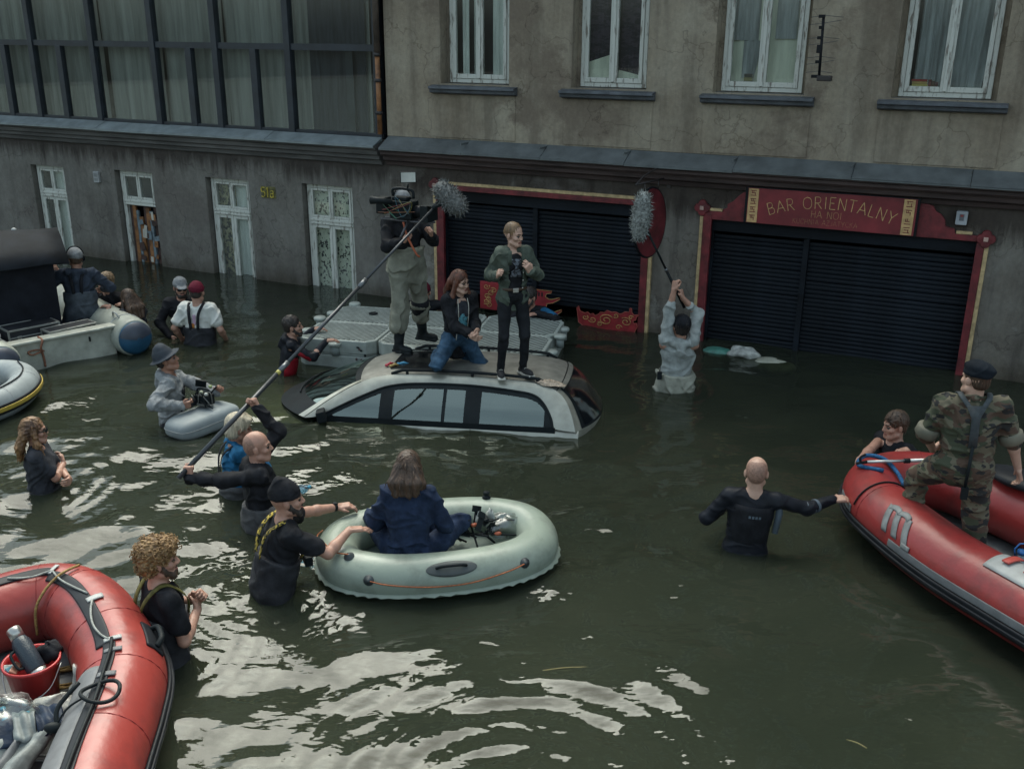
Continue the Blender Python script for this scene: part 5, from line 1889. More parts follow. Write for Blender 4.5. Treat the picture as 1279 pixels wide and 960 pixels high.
# jumble of black lamp stands and clear bags in the dinghy
KG = thing('folding_stand', 'black folding frames and straps heaped in the dinghy beside the seated woman', 'stands', (-0.27, 6.93, 0.07), (0, 0, R(15)))
rr = random.Random(12)
for k in range(13):
    a = np.array([rr.uniform(-0.24, 0.22), rr.uniform(-0.10, 0.12), rr.uniform(0.06, 0.2)])
    d = np.array([rr.uniform(-1, 1), rr.uniform(-0.6, 0.6), rr.uniform(-0.2, 0.9)])
    d = d / np.linalg.norm(d) * rr.uniform(0.07, 0.15)
    mb = MB()
    mb.tube([a - d, a + d], 0.008, 6)
    mb.build('rod', m_rubber, KG)
for k in range(7):
    T = Matrix.Translation((rr.uniform(-0.2, 0.16), rr.uniform(-0.06, 0.08), rr.uniform(0.10, 0.22))) @ Euler((rr.uniform(-1.2, 1.2), rr.uniform(-1.2, 1.2), rr.uniform(0, 3))).to_matrix().to_4x4()
    mb = MB()
    mb.cbox((0, 0, 0), (0.15, 0.05, 0.010), T=T)
    mb.cbox((0.05, 0.02, 0.012), (0.05, 0.05, 0.014), T=T)
    mb.build('clamp_plate', m_rubber, KG, bevel=0.003)
mb = MB()
T = Matrix.Translation((0.22, -0.02, 0.14)) @ Euler((0.5, 0.1, -0.1)).to_matrix().to_4x4()
mb.tube([tuple(T @ Vector(p)) for p in ((-0.11, -0.07, 0), (-0.11, 0.07, 0), (0.11, 0.07, 0), (0.11, -0.07, 0))], 0.008, 6, closed=True)
mb.build('square_frame', m_rubber, KG)
for k, (x, y, z, c) in enumerate(((0.15, -0.09, 0.13, (0.46, 0.10, 0.05)), (-0.17, -0.05, 0.16, (0.38, 0.12, 0.06)), (-0.02, 0.0, 0.18, (0.40, 0.14, 0.07)))):
    lump('orange_clip', M('clip_orange', (0.45, 0.11, 0.05), 0.5), (x, y, z), (0.03, 0.018, 0.015), 40 + k, parent=KG, n=8, k=10)
lump('plastic_bag', m_bag, (-0.04, 7.04, 0.18), (0.17, 0.13, 0.10), 31, (0, 0, 0.4), 0.2, 'clear plastic bag lying in the right end of the dinghy', 'bag')
for k, (x, y, z) in enumerate(((-0.38, 6.99, 0.24), (-0.27, 7.02, 0.25), (-0.50, 6.92, 0.20), (-0.16, 7.06, 0.25))):
    lump('paper_wrapper', M('wrapper_white', (0.52, 0.54, 0.50), 0.4, var=0.15, bump=0.4, bscale=20), (x, y, z), (0.055, 0.022, 0.07), 60 + k, (rr.uniform(-.4, .4), rr.uniform(-.5, .5), rr.uniform(0, 3)), 0.3, 'crumpled white wrapper among the black frames in the dinghy', 'wrapper', 'white wrappers in the dinghy', n=8, k=9)

# ------------------------------------------------------------------ work boat with the black tent at the left
WBT = thing('work_boat', 'off white rigid inflatable boat with blue ended tubes and a flat transom', 'boat', (-5.50, 11.58, 0), (0, 0, R(43.5)))
m_hull = M('hull_white', (0.42, 0.43, 0.37), 0.45, var=0.2, scale=5, bump=0.05)
m_htube = M('tube_offwhite', (0.36, 0.38, 0.33), 0.5, var=0.2, scale=4, bump=0.1, bscale=10)
m_bcone = M('cone_blue', (0.02, 0.09, 0.17), 0.45, var=0.2)
m_bcone2 = M('cone_dark', (0.045, 0.055, 0.08), 0.5)
for sx in (-1, 1):
    tt = Tube([(sx * 0.80, 2.9, .22), (sx * 0.80, 1.5, .21), (sx * 0.80, 0.5, .2), (sx * 0.80, -0.12, .2), (sx * 0.8, -0.22, .2)], [.25, .25, .25, .245, .20], side=sx)
    tb = tt.body('tube', m_htube, WBT, 26)
    mb = MB()
    mb.lathe([(0.215, -0.02), (0.21, 0.03), (0.20, 0.05), (0.15, 0.10), (0, 0.12)], 26, 0, Matrix.Translation((sx * .8, -0.2, .2)) @ Matrix.Rotation(R(90), 4, 'X'))
    mb.build('tube_cone', m_bcone, tb)
    mb = MB()
    rows = [[(sx * .8 + r_ * math.cos(R(a)), -0.2 - d - 0.004, .2 + r_ * math.sin(R(a))) for a in range(15, 170, 8)] for r_, d in ((0.214, 0.035), (0.204, 0.056), (0.154, 0.106), (0.03, 0.126))]
    mb.grid(rows)
    mb.build('cone_cover', m_bcone2, tb, fix=False)
    mb = MB()
    mb.tube([tt.at(26, th, 0.004) for th in range(-80, 260, 20)], 0.008, 6)
    mb.build('seam', m_lpatch, tb)
    mb = MB()
    mb.tube(catmull([tt.at(24, 70, 0.0), tt.at(25, 70, 0.06), tt.at(26.5, 70, 0.06), tt.at(27, 70, 0.0)], 4), 0.012, 8)
    mb.build('lifting_eye', m_lpatch, tb)
mb = MB()
mb.prism([(-0.62, -0.25), (0.62, -0.25), (0.62, 0.33), (0.58, 0.36), (-0.58, 0.36), (-0.62, 0.33)], -0.03, 0.03)
mb.prism([(-0.66, 0.34), (0.66, 0.34), (0.66, 0.375), (-0.66, 0.375)], -0.075, 0.10)
tp = mb.build('transom', m_hull, WBT, bevel=0.012)
mb = MB()
mb.box((-0.58, 0.03, 0.10), (0.58, 2.8, 0.16))
mb.box((-0.58, 0.03, -0.2), (0.58, 2.8, 0.10))
mb.build('deck', m_hull, WBT)
mb = MB()
mb.cbox((-0.52, -0.034, 0.03), (0.06, 0.012, 0.025))
mb.cbox((0.30, -0.034, 0.25), (0.018, 0.02, 0.06))
mb.build('drain_fitting', m_rubber, tp)
mb = MB()
mb.tube(catmull([(-0.28, 0.02, 0.385), (-0.27, -0.08, 0.36), (-0.30, -0.09, 0.28), (-0.28, -0.05, 0.19), (-0.27, -0.045, 0.10), (-0.27, -0.045, 0.02)], 5), 0.013, 8)
mb.tube(catmull([(-0.29, -0.06, 0.22), (-0.40, -0.06, 0.20), (-0.44, -0.05, 0.24), (-0.34, -0.055, 0.25), (-0.26, -0.06, 0.22)], 5), 0.011, 8)
mb.build('painter', M('faded_red_rope', (0.28, 0.12, 0.07), 0.8, var=0.3, scale=50), WBT)

def wb(x, y, z):
    return Matrix.Translation(WBT.location) @ WBT.rotation_euler.to_matrix().to_4x4() @ Vector((x, y, z))
TN = thing('monitor_tent', 'black cloth monitor tent with a sloping roof standing on the off white boat', 'tent', wb(-0.30, 1.30, 0.165), (0, 0, R(30)))
TN.scale = (1.06, 1.06, 1.16)
m_tent = M('tent_cloth', (0.012, 0.014, 0.02), 0.8, var=0.3, scale=4, bump=0.2, bscale=10)
mb = MB()
for (x0, x1, y0, y1) in ((-1.05, 0.62, -0.56, -0.54), (0.58, 0.60, -0.54, 0.2), (-1.05, 0.6, 0.54, 0.56)):
    mb.box((x0, y0, 0), (x1, y1, 0.92))
mb.build('wall', m_tent, TN)
mb = MB()
xs_ = np.linspace(-1.15, 0.78, 9)
rows = []
for x in xs_:
    rows.append([(x, y, z + 0.012 * math.sin(7 * x + 3 * y)) for y, z in ((-0.74, 0.84), (-0.45, 0.97), (-0.2, 1.06), (0.1, 1.10), (0.4, 1.02), (0.66, 0.88))])
mb.grid(rows)
mb.build('roof', M('tent_roof_cloth', (0.011, 0.014, 0.019), 0.75, var=0.3, scale=4), TN, solid=0.012)
mb = MB()
for x in (-1.0, 0.55):
    for y in (-0.5, 0.5):
        mb.tube([(x, y, 0), (x, y, 0.95)], 0.012, 6)
mb.build('pole_frame', m_rubber, TN)['kind'] = 'stuff'
mb = MB()
mb.lathe([(0.03, 0), (0.03, 0.02), (0.015, 0.03), (0, 0.035)], 10, 0, Matrix.Translation((0.3, 0.1, 1.10)))
mb.build('clip', m_lpatch, TN)

def flight_case(label, loc, rz, w, d, h, tilt=0.0):
    t = thing('flight_case', label, 'flight case', loc, (tilt, 0, rz))
    mb = MB()
    mb.box((-w / 2 + .006, -d / 2 + .006, 0.006), (w / 2 - .006, d / 2 - .006, h - .006))
    mb.build('shell', M('case_black', (0.02, 0.022, 0.028), 0.5), t)
    mb = MB()
    for x in (-w / 2, w / 2):
        for y in (-d / 2, d / 2):
            mb.cbox((x * 0.985, y * 0.985, h / 2), (0.022, 0.022, h))
    for z in (0.011, h - 0.011):
        for y in (-d / 2, d / 2):
            mb.cbox((0, y * 0.985, z), (w, 0.022, 0.022))
        for x in (-w / 2, w / 2):
            mb.cbox((x * 0.985, 0, z), (0.022, d, 0.022))
    mb.cbox((0, -d / 2, h * 0.62), (w, 0.014, 0.016))
    mb.build('alloy_edging', M('case_alloy', (0.38, 0.39, 0.37), 0.4, 0.6, var=0.2), t, bevel=0.003)
    for x in (-w * 0.3, w * 0.3):
        mb = MB()
        mb.cbox((x, -d / 2 - 0.004, h * 0.58), (0.05, 0.01, 0.05))
        mb.build('latch', m_steel, t, bevel=0.003)
    mb = MB()
    mb.cbox((0, -d / 2 - 0.006, h * 0.36), (w * 0.34, 0.004, h * 0.22))
    mb.build('sticker', m_lpatch, t)
flight_case('larger black flight case with alloy edges behind the transom of the white boat', wb(-0.22, 0.50, 0.165), R(43.5 + 3), 0.62, 0.32, 0.27)
flight_case('lower black flight case with alloy edges and sticker just inside the transom', wb(0.16, 0.22, 0.165), R(43.5 + 6), 0.60, 0.22, 0.235)

# grey inflatable with the yellow stripe at the left edge
GE = thing('inflatable_boat', 'small grey inflatable boat with a yellow and black stripe at the left edge', 'boat', (0, 0, 0))
te = Tube([(-6.3, 8.35, .15), (-5.85, 9.0, .15), (-5.5, 9.55, .15), (-5.36, 9.95, .16), (-5.42, 10.35, .17), (-5.66, 10.62, .17), (-6.0, 10.6, .17), (-6.4, 10.3, .16), (-7.0, 9.6, .15)], .165, side=1)
if (te.N[30] @ np.array([1, 0, 0])) < 0:
    te.N *= -1
m_getube = M('grey_pvc', (0.30, 0.33, 0.335), 0.45, var=0.12, scale=4)
te.body('tube', m_getube, GE)
te.patch('strake', m_strake, GE, 2, 66, -18, 16, 0.006, 0.012)
te.patch('yellow_stripe', M('stripe_yellow', (0.50, 0.36, 0.06), 0.5, var=0.15), GE, 2, 66, -7, 7, 0.016, 0.012)
te.rope('grab_line', m_rubber, GE, [(14, 72), (22, 80), (32, 84), (40, 88), (48, 84)], 0.008)
for i in (26, 38):
    te.ring('seam', m_lpatch, GE, i, 0.003)
for th in (28, 34, 40):
    te.patch('vent_slot', m_strake, GE, 17, 20, th, th + 3, 0.004, 0.006)
mb = MB()
mb.add([(p[0], p[1], 0.08) for p in te.P[::3]], [tuple(range(len(te.P[::3])))])
mb.build('floor', m_lpatch, GE)
mb = MB()
mb.cbox((-5.75, 10.25, 0.2), (0.14, 0.22, 0.18), rot=(0, 0, 0.6))
mb.build('bow_pad', m_lpatch, GE, bevel=0.03)
mb = MB()
mb.tube(catmull([(-5.83, 10.05, 0.24), (-5.84, 10.1, 0.34), (-5.88, 10.2, 0.36), (-5.9, 10.28, 0.26)], 5), 0.02, 8)
mb.build('yellow_handle', MATS['stripe_yellow'], GE)

# grey float in front of the bucket-hat man
FLT = thing('float_cushion', 'pale grey inflated float carrying a camera in front of the man in the bucket hat', 'float', (-3.20, 9.52, 0.075), (0, 0, R(58)))
rows = []
for i in range(17):
    th = math.pi * i / 16
    row = []
    for k in range(32):
        a = 2 * math.pi * k / 32
        se = lambda v, e: math.copysign(abs(v) ** e, v)
        row.append((0.40 * se(math.sin(th), .45) * se(math.cos(a), .45), 0.19 * se(math.sin(th), .45) * se(math.sin(a), .45), 0.115 * se(math.cos(th), .7)))
    rows.append(row)
mb = MB()
mb.grid(rows, closed=True)
mb.build('cushion', m_getube, FLT)
mb = MB()
mb.tube([(0.403 * se(math.cos(a), .45), 0.193 * se(math.sin(a), .45), 0.01) for a in np.linspace(0, 6.1, 40)], 0.004, 5, closed=True)
mb.build('seam', m_lpatch, FLT)

# ------------------------------------------------------------------ things drifting at the shutters
DR = thing('dragon_panel', 'red and gold cut out dragon panel drifting under the raised left shutter', 'dragon', fpt(-4.47, -0.06, 0.0), FROT)
rr = random.Random(9)
out = [(-0.46, 0.24), (-0.44, 0.27), (-0.41, 0.20), (-0.34, 0.18), (-0.30, 0.20), (-0.26, 0.17), (-0.22, 0.19), (-0.19, 0.16), (-0.13, 0.19), (-0.11, 0.22), (-0.05, 0.22), (-0.01, 0.26), (0.05, 0.24), (0.11, 0.25), (0.17, 0.23), (0.21, 0.24), (0.25, 0.27), (0.31, 0.27), (0.32, 0.33), (0.34, 0.33), (0.35, 0.27), (0.38, 0.24), (0.43, 0.25), (0.45, 0.24), (0.42, 0.22), (0.41, 0.17), (0.37, 0.16), (0.38, 0.12), (0.42, 0.13), (0.44, 0.08), (0.41, 0.02), (0.38, -0.06), (0.30, -0.08), (0.1, -0.08), (-0.1, -0.08), (-0.3, -0.04), (-0.43, 0.04), (-0.44, 0.12)]
mb = MB()
mb.prism(out, -0.012, 0.012)
mb.build('board', M('dragon_red', (0.30, 0.025, 0.03), 0.5, var=0.25, scale=9), DR)
m_dg = M('dragon_gold', (0.50, 0.30, 0.10), 0.45, var=0.3, scale=30)
def scroll(cx, cz, r, turns, a0, dirn=1):
    return [(cx + r * (1 - t * 0.8) * math.cos(a0 + dirn * t * turns * 6.28), -0.016, cz + r * 0.75 * (1 - t * 0.8) * math.sin(a0 + dirn * t * turns * 6.28)) for t in np.linspace(0, 1, 26)]
for (cx, cz, r, tn, a0, dn) in ((-0.02, 0.12, 0.11, 1.6, 0.5, 1), (0.27, 0.13, 0.085, 1.5, 2.4, -1), (0.17, 0.04, 0.05, 1.2, 0, 1), (-0.22, 0.10, 0.06, 1.3, 3.4, 1), (-0.33, 0.12, 0.05, 1.2, 1.0, -1), (0.12, 0.20, 0.045, 1.1, 4.0, 1), (0.34, 0.2, 0.04, 1.1, 0.4, 1), (-0.12, 0.05, 0.045, 1.2, 2.0, -1)):
    mb = MB()
    mb.tube(scroll(cx, cz, r, tn, a0, dn), 0.006, 5)
    mb.build('scroll', m_dg, DR)
mb = MB()
mb.tube([(x, -0.014, z) for x, z in out], 0.005, 5, closed=True)
mb.build('gold_edge', M('dragon_edge', (0.40, 0.10, 0.07), 0.5), DR)
PG = thing('pagoda_panel', 'red cut out pagoda panel with upturned eaves behind the man with the blue sleeve', 'panel', fpt(-5.42, -0.05, 0.0), FROT)
pg = [(-0.30, 0.43), (0.10, 0.43), (0.09, 0.40), (0.02, 0.385), (0.0, 0.34), (0.05, 0.31), (0.10, 0.31), (0.22, 0.35), (0.225, 0.325), (0.12, 0.26), (0.03, 0.24), (0.01, 0.18), (0.06, 0.13), (0.13, 0.125), (0.25, 0.18), (0.255, 0.15), (0.15, 0.07), (0.05, 0.03), (-0.30, 0.03)]
mb = MB()
mb.prism(pg, -0.012, 0.012)
mb.build('board', M('pagoda_red', (0.30, 0.022, 0.03), 0.5, var=0.2), PG)
mb = MB()
mb.tube([(x, -0.014, z) for x, z in pg], 0.0055, 5, closed=True)
mb.build('gold_edge', m_dg, PG)
for x in (-0.05, -0.10):
    mb = MB()
    mb.box((x - 0.012, -0.014, 0.335), (x + 0.012, -0.0125, 0.395))
    mb.build('window_slot', m_dark, PG)
RP = thing('carved_panel', 'red carved panel with gold scrolls standing between the kneeling and the standing woman', 'panel', fpt(-6.30, -0.07, 0.0), FROT)
mb = MB()
mb.box((-0.15, -0.015, 0.05), (0.15, 0.015, 0.46))
mb.build('board', MATS['pagoda_red'], RP, bevel=0.005)
for k in range(7):
    mb = MB()
    mb.tube([(x, y - 0.002, z) for x, y, z in scroll(rr.uniform(-0.08, 0.08), 0.12 + 0.045 * k, 0.055, 1.3, rr.uniform(0, 6), rr.choice((-1, 1)))], 0.006, 5)
    mb.build('scroll', m_dg, RP)
lump('floating_bag', M('green_plastic', (0.06, 0.20, 0.16), 0.4, var=0.25, scale=8, bump=0.2), (2.66, 12.20, 0.0), (0.19, 0.12, 0.06), 77, (0, 0, -0.4), 0.1, 'green plastic bag floating by the left post of the right shutter', 'bag')
lump('floating_bag', M('crumpled_film', (0.42, 0.43, 0.40), 0.3, var=0.3, scale=14, bump=0.6, bscale=30), (2.96, 12.08, 0.02), (0.20, 0.13, 0.08), 78, (0, 0, -0.4), 0.25, 'crumpled pale plastic bag floating beside the green one', 'bag')
lump('sunken_sack', M('pale_sack', (0.40, 0.40, 0.32), 0.7, var=0.25, scale=6), (3.28, 11.88, -0.075), (0.33, 0.2, 0.085), 79, (0, 0, -0.5), 0.1, 'pale sack drifting just under the water in front of the right shutter', 'sack')

for (x, y, a, l, lab) in ((0.36, 5.42, 0.15, 0.30, 'pale straw stalk floating in the open water in front of the dinghy'), (2.02, 4.72, -0.6, 0.12, 'short straw stalk floating near the bottom right of the open water')):
    mb = MB()
    mb.tube(catmull([(-l / 2, 0, 0), (0, 0.006, 0.003), (l / 2, -0.004, 0)], 4), 0.0035, 5)
    tag(mb.build('straw', M('straw', (0.30, 0.24, 0.10), 0.7), loc=(x, y, 0.006), rot=(0, 0, a)), lab, 'straw')
# ================================================================== PEOPLE
# bodies are grown as one smooth distance field per figure and meshed with surface nets
class Field:
    def __init__(self, h):
        self.h, self.pr = h, []
    def rc(self, a, b, ra, rb=None, k=0.02, m=0, sub=False):
        self.pr.append(('c', vec(a), vec(b), ra, ra if rb is None else rb, k, m, sub))
        return self
    def el(self, c, r, k=0.02, m=0, rot=None, sub=False):
        self.pr.append(('e', vec(c), vec(r), np.eye(3) if rot is None else np.array(rot), 0, k, m, sub))
        return self
    def bx(self, c, hs, rnd_, k=0.01, m=0, rot=None, sub=False):
        self.pr.append(('b', vec(c), vec(hs), np.eye(3) if rot is None else np.array(rot), rnd_, k, m, sub))
        return self
    @staticmethod
    def dist(p, q):
        t = p[0]
        if t == 'c':
            _, a, b, ra, rb = p[:5]
            ab = b - a
            L2 = ab @ ab + 1e-12
            u = np.clip(((q - a) @ ab) / L2, 0, 1)
            d = q - a - u[..., None] * ab
            return np.sqrt((d * d).sum(-1)) - (ra + (rb - ra) * u)
        if t == 'e':
            _, c, r, M_ = p[:4]
            x = (q - c) @ M_
            k0 = np.sqrt(((x / r) ** 2).sum(-1))
            k1 = np.sqrt(((x / (r * r)) ** 2).sum(-1)) + 1e-9
            return k0 * (k0 - 1) / k1
        _, c, hs, M_, rr_ = p[:5]
        x = np.abs((q - c) @ M_) - (hs - rr_)
        return np.sqrt((np.maximum(x, 0) ** 2).sum(-1)) + np.minimum(x.max(-1), 0) - rr_
    def bounds(self, p):
        if p[0] == 'c':
            return np.minimum(p[1] - p[3], p[2] - p[4]), np.maximum(p[1] + p[3], p[2] + p[4])
        e = np.abs(p[3]) @ p[2]
        return p[1] - e, p[1] + e
    def mesh(self, disp=None, zmin=None):
        h = self.h
        adds = [p for p in self.pr if not p[7]]
        lo = np.min([self.bounds(p)[0] for p in adds], 0) - 3 * h
        hi = np.max([self.bounds(p)[1] for p in adds], 0) + 3 * h
        if zmin is not None:
            lo[2] = max(lo[2], zmin)
        n = np.ceil((hi - lo) / h).astype(int) + 1
        ax = [lo[i] + h * np.arange(n[i]) for i in range(3)]
        D = np.full(n, 0.25)
        for p in self.pr:
            a, b = self.bounds(p)
            pad = p[5] + 3 * h
            i0 = np.clip(np.floor((a - pad - lo) / h).astype(int), 0, n - 1)
            i1 = np.clip(np.ceil((b + pad - lo) / h).astype(int) + 1, 1, n)
            if (i1 <= i0).any():
                continue
            g = np.stack(np.meshgrid(*[ax[i][i0[i]:i1[i]] for i in range(3)], indexing='ij'), -1)
            d = self.dist(p, g)
            sl = tuple(slice(i0[i], i1[i]) for i in range(3))
            k = max(p[5], 1e-4)
            if p[7]:
                d = -d
                hh = np.clip(0.5 - 0.5 * (D[sl] - d) / k, 0, 1)
                D[sl] = D[sl] * (1 - hh) + d * hh + k * hh * (1 - hh)
            else:
                hh = np.clip(0.5 + 0.5 * (D[sl] - d) / k, 0, 1)
                D[sl] = D[sl] * (1 - hh) + d * hh - k * hh * (1 - hh)
        if disp is not None:
            G = np.stack(np.meshgrid(*ax, indexing='ij'), -1)
            band = np.abs(D) < 4 * h
            D[band] += disp(G[band])
        V, Q = surface_nets(D, lo, h)
        if len(V) == 0:
            return V, Q, np.zeros(0, int)
        cen = V[Q].mean(1)
        best = np.full(len(Q), 9.0)
        mi = np.zeros(len(Q), int)
        for p in self.pr:
            if p[7]:
                continue
            d = self.dist(p, cen)
            w = d < best
            best[w] = d[w]
            mi[w] = p[6]
        return V, Q, mi

def surface_nets(D, lo, h):
    s = D < 0
    n = np.array(D.shape)
    c = n - 1
    cnt = np.zeros(c)
    acc = np.zeros((*c, 3))
    corners = [(i, j, k) for i in (0, 1) for j in (0, 1) for k in (0, 1)]
    sl = lambda o: tuple(slice(o[a], o[a] + c[a]) for a in range(3))
    for o in corners:
        for a in range(3):
            if o[a] == 1:
                continue
            o2 = list(o)
            o2[a] = 1
            d0, d1 = D[sl(o)], D[sl(o2)]
            x = s[sl(o)] != s[sl(o2)]
            if not x.any():
                continue
            t = np.zeros(d0.shape)
            t[x] = d0[x] / (d0[x] - d1[x])
            cnt += x
            for b in range(3):
                acc[..., b] += np.where(x, (t if b == a else o[b]), 0)
    act = cnt > 0
    idx = np.full(c, -1)
    idx[act] = np.arange(act.sum())
    ijk = np.argwhere(act)
    V = lo + h * (ijk + acc[act] / cnt[act][:, None])
    Q = []
    for a in range(3):
        b, e = (a + 1) % 3, (a + 2) % 3
        sh = [slice(None)] * 3
        s0, s1 = list(sh), list(sh)
        s0[a], s1[a] = slice(0, n[a] - 1), slice(1, n[a])
        x = s[tuple(s0)] != s[tuple(s1)]
        P = np.argwhere(x)
        P = P[(P[:, b] > 0) & (P[:, e] > 0) & (P[:, b] < n[b] - 1) & (P[:, e] < n[e] - 1)]
        if not len(P):
            continue
        flip = s[tuple(P.T)]
        q = []
        for db, de in ((1, 1), (0, 1), (0, 0), (1, 0)):
            C_ = P.copy()
            C_[:, b] -= db
            C_[:, e] -= de
            q.append(idx[tuple(C_.T)])
        q = np.stack(q, 1)
        q[~flip] = q[~flip][:, ::-1]
        Q.append(q)
    return V, (np.concatenate(Q) if Q else np.zeros((0, 4), int))

def fast_mesh(name, parts, mats):
    """parts: list of (V, Q, mi) joined in one mesh"""
    Vs, Qs, Ms, o = [], [], [], 0
    for V, Q, mi in parts:
        if len(V) == 0:
            continue
        Vs.append(V)
        Qs.append(Q + o)
        Ms.append(mi)
        o += len(V)
    V, Q, mi = np.concatenate(Vs), np.concatenate(Qs), np.concatenate(Ms)
    me = bpy.data.meshes.new(name)
    me.vertices.add(len(V))
    me.vertices.foreach_set('co', V.ravel())
    me.loops.add(Q.size)
    me.loops.foreach_set('vertex_index', Q.ravel().astype(np.int32))
    me.polygons.add(len(Q))
    me.polygons.foreach_set('loop_start', np.arange(0, Q.size, 4, dtype=np.int32))
    me.polygons.foreach_set('loop_total', np.full(len(Q), 4, dtype=np.int32))
    for m in mats:
        me.materials.append(m)
    me.polygons.foreach_set('material_index', mi.astype(np.int32))
    me.polygons.foreach_set('use_smooth', np.ones(len(Q), bool))
    me.update(calc_edges=True)
    return me

def folds(seed, amp, f=34.0):
    rs = np.random.RandomState(seed)
    ks = rs.normal(0, 1, (5, 3))
    ks[:, 2] *= 1.5
    ks /= np.linalg.norm(ks, axis=1)[:, None]
    ph = rs.rand(10) * 6.28
    def fn(q):
        w = q + 0.025 * np.sin(q[:, [1, 2, 0]] * 17 + ph[:3]) + 0.012 * np.sin(q[:, [2, 0, 1]] * 41 + ph[3:6])
        v = 0
        for i in range(4):
            v = np.maximum(v, (1 - np.abs(np.sin(w @ ks[i] * f * (0.42 + 0.13 * i) + ph[5 + i]))) ** 2.2 * (0.55 + 0.45 * np.sin(w @ ks[4] * 11 + i * 1.7)))
        return -amp * 3.8 * (v - 0.25)
    return fn

def strands(seed, amp, axis=2):
    rs = np.random.RandomState(seed)
    ph = rs.rand(4) * 6.28
    def fn(q):
        a = np.arctan2(q[:, 0], q[:, 1] + 0.02)
        return amp * (np.sin(a * 26 + 6 * np.sin(q[:, 2] * 9 + ph[0]) + ph[1]) * 0.6 + np.sin(a * 47 + 9 * q[:, 2] + ph[2]) * 0.4)
    return fn

def curls(seed, amp, f=150):
    ph = np.random.RandomState(seed).rand(3) * 6.28
    def fn(q):
        return amp * (np.sin(q[:, 0] * f + 2 * np.sin(q[:, 2] * 70)) * np.sin(q[:, 1] * f + ph[0] + 2 * np.sin(q[:, 0] * 60)) * np.sin(q[:, 2] * f + ph[1]) * 1.6)
    return fn

def rot3(p=0, r=0, y=0):
    """pitch forward (+), roll to own right (+), yaw to own right (+); degrees"""
    return np.array(Matrix.Rotation(R(-y), 3, 'Z') @ Matrix.Rotation(R(-p), 3, 'X') @ Matrix.Rotation(R(r), 3, 'Y'))

def ik(a, t, l1, l2, hint):
    d = t - a
    L_ = np.linalg.norm(d)
    L2 = min(L_, (l1 + l2) * 0.998)
    d = d / (L_ + 1e-9)
    t = a + d * L2
    x = (l1 * l1 - l2 * l2 + L2 * L2) / (2 * L2)
    y = math.sqrt(max(l1 * l1 - x * x, 0))
    hv = vec(hint) - (vec(hint) @ d) * d
    hv /= np.linalg.norm(hv) + 1e-9
    return a + d * x + hv * y, t

m_skin = M('skin', (0.43, 0.235, 0.17), 0.5, var=0.12, scale=22, bump=0.05, bscale=150)
m_skin2 = M('skin_tanned', (0.33, 0.165, 0.11), 0.5, var=0.12, scale=22, bump=0.05, bscale=150)
m_skinp = M('skin_pale', (0.52, 0.32, 0.24), 0.5, var=0.1, scale=22, bump=0.05, bscale=150)
m_stub = M('shaved_scalp', (0.33, 0.19, 0.14), 0.55, var=0.25, scale=60, detail=8)
m_lip = M('lips', (0.33, 0.13, 0.105), 0.45)
m_eye = M('eye', (0.03, 0.025, 0.02), 0.2)
m_brow = M('brow_hair', (0.07, 0.045, 0.03), 0.8)
HAIR = {
    'brown': M('hair_brown', (0.075, 0.042, 0.025), 0.55, var=0.4, scale=30, stretch=(1, 1, .15)),
    'dark': M('hair_dark', (0.028, 0.02, 0.017), 0.55, var=0.4, scale=30, stretch=(1, 1, .2)),
    'auburn': M('hair_auburn', (0.13, 0.045, 0.025), 0.5, var=0.4, scale=30, stretch=(1, 1, .12)),
    'blond': M('hair_blond', (0.50, 0.38, 0.21), 0.55, var=0.3, scale=30, stretch=(1, 1, .2)),
    'ash': M('hair_ash', (0.27, 0.18, 0.10), 0.55, var=0.35, scale=30, stretch=(1, 1, .2)),
    'curly': M('hair_curly', (0.36, 0.22, 0.09), 0.6, col2=(0.10, 0.05, 0.02), scale=45),
    'white': M('hair_white_blond', (0.58, 0.50, 0.37), 0.55, var=0.25, scale=30, stretch=(1, 1, .2)),
    'honey': M('hair_honey', (0.19, 0.115, 0.06), 0.5, var=0.35, scale=30, stretch=(1, 1, .2)),
    'grey': M('hair_grey', (0.25, 0.24, 0.23), 0.6, var=0.3, scale=30),
    'ombre': M('hair_ombre', (0.30, 0.16, 0.06), 0.55, col2=(0.07, 0.035, 0.02), scale=9, stretch=(1, 1, .3)),
}
FINGERS = ((-0.030, 0.070, 0.0085), (-0.010, 0.078, 0.009), (0.011, 0.073, 0.0086), (0.030, 0.058, 0.0075))

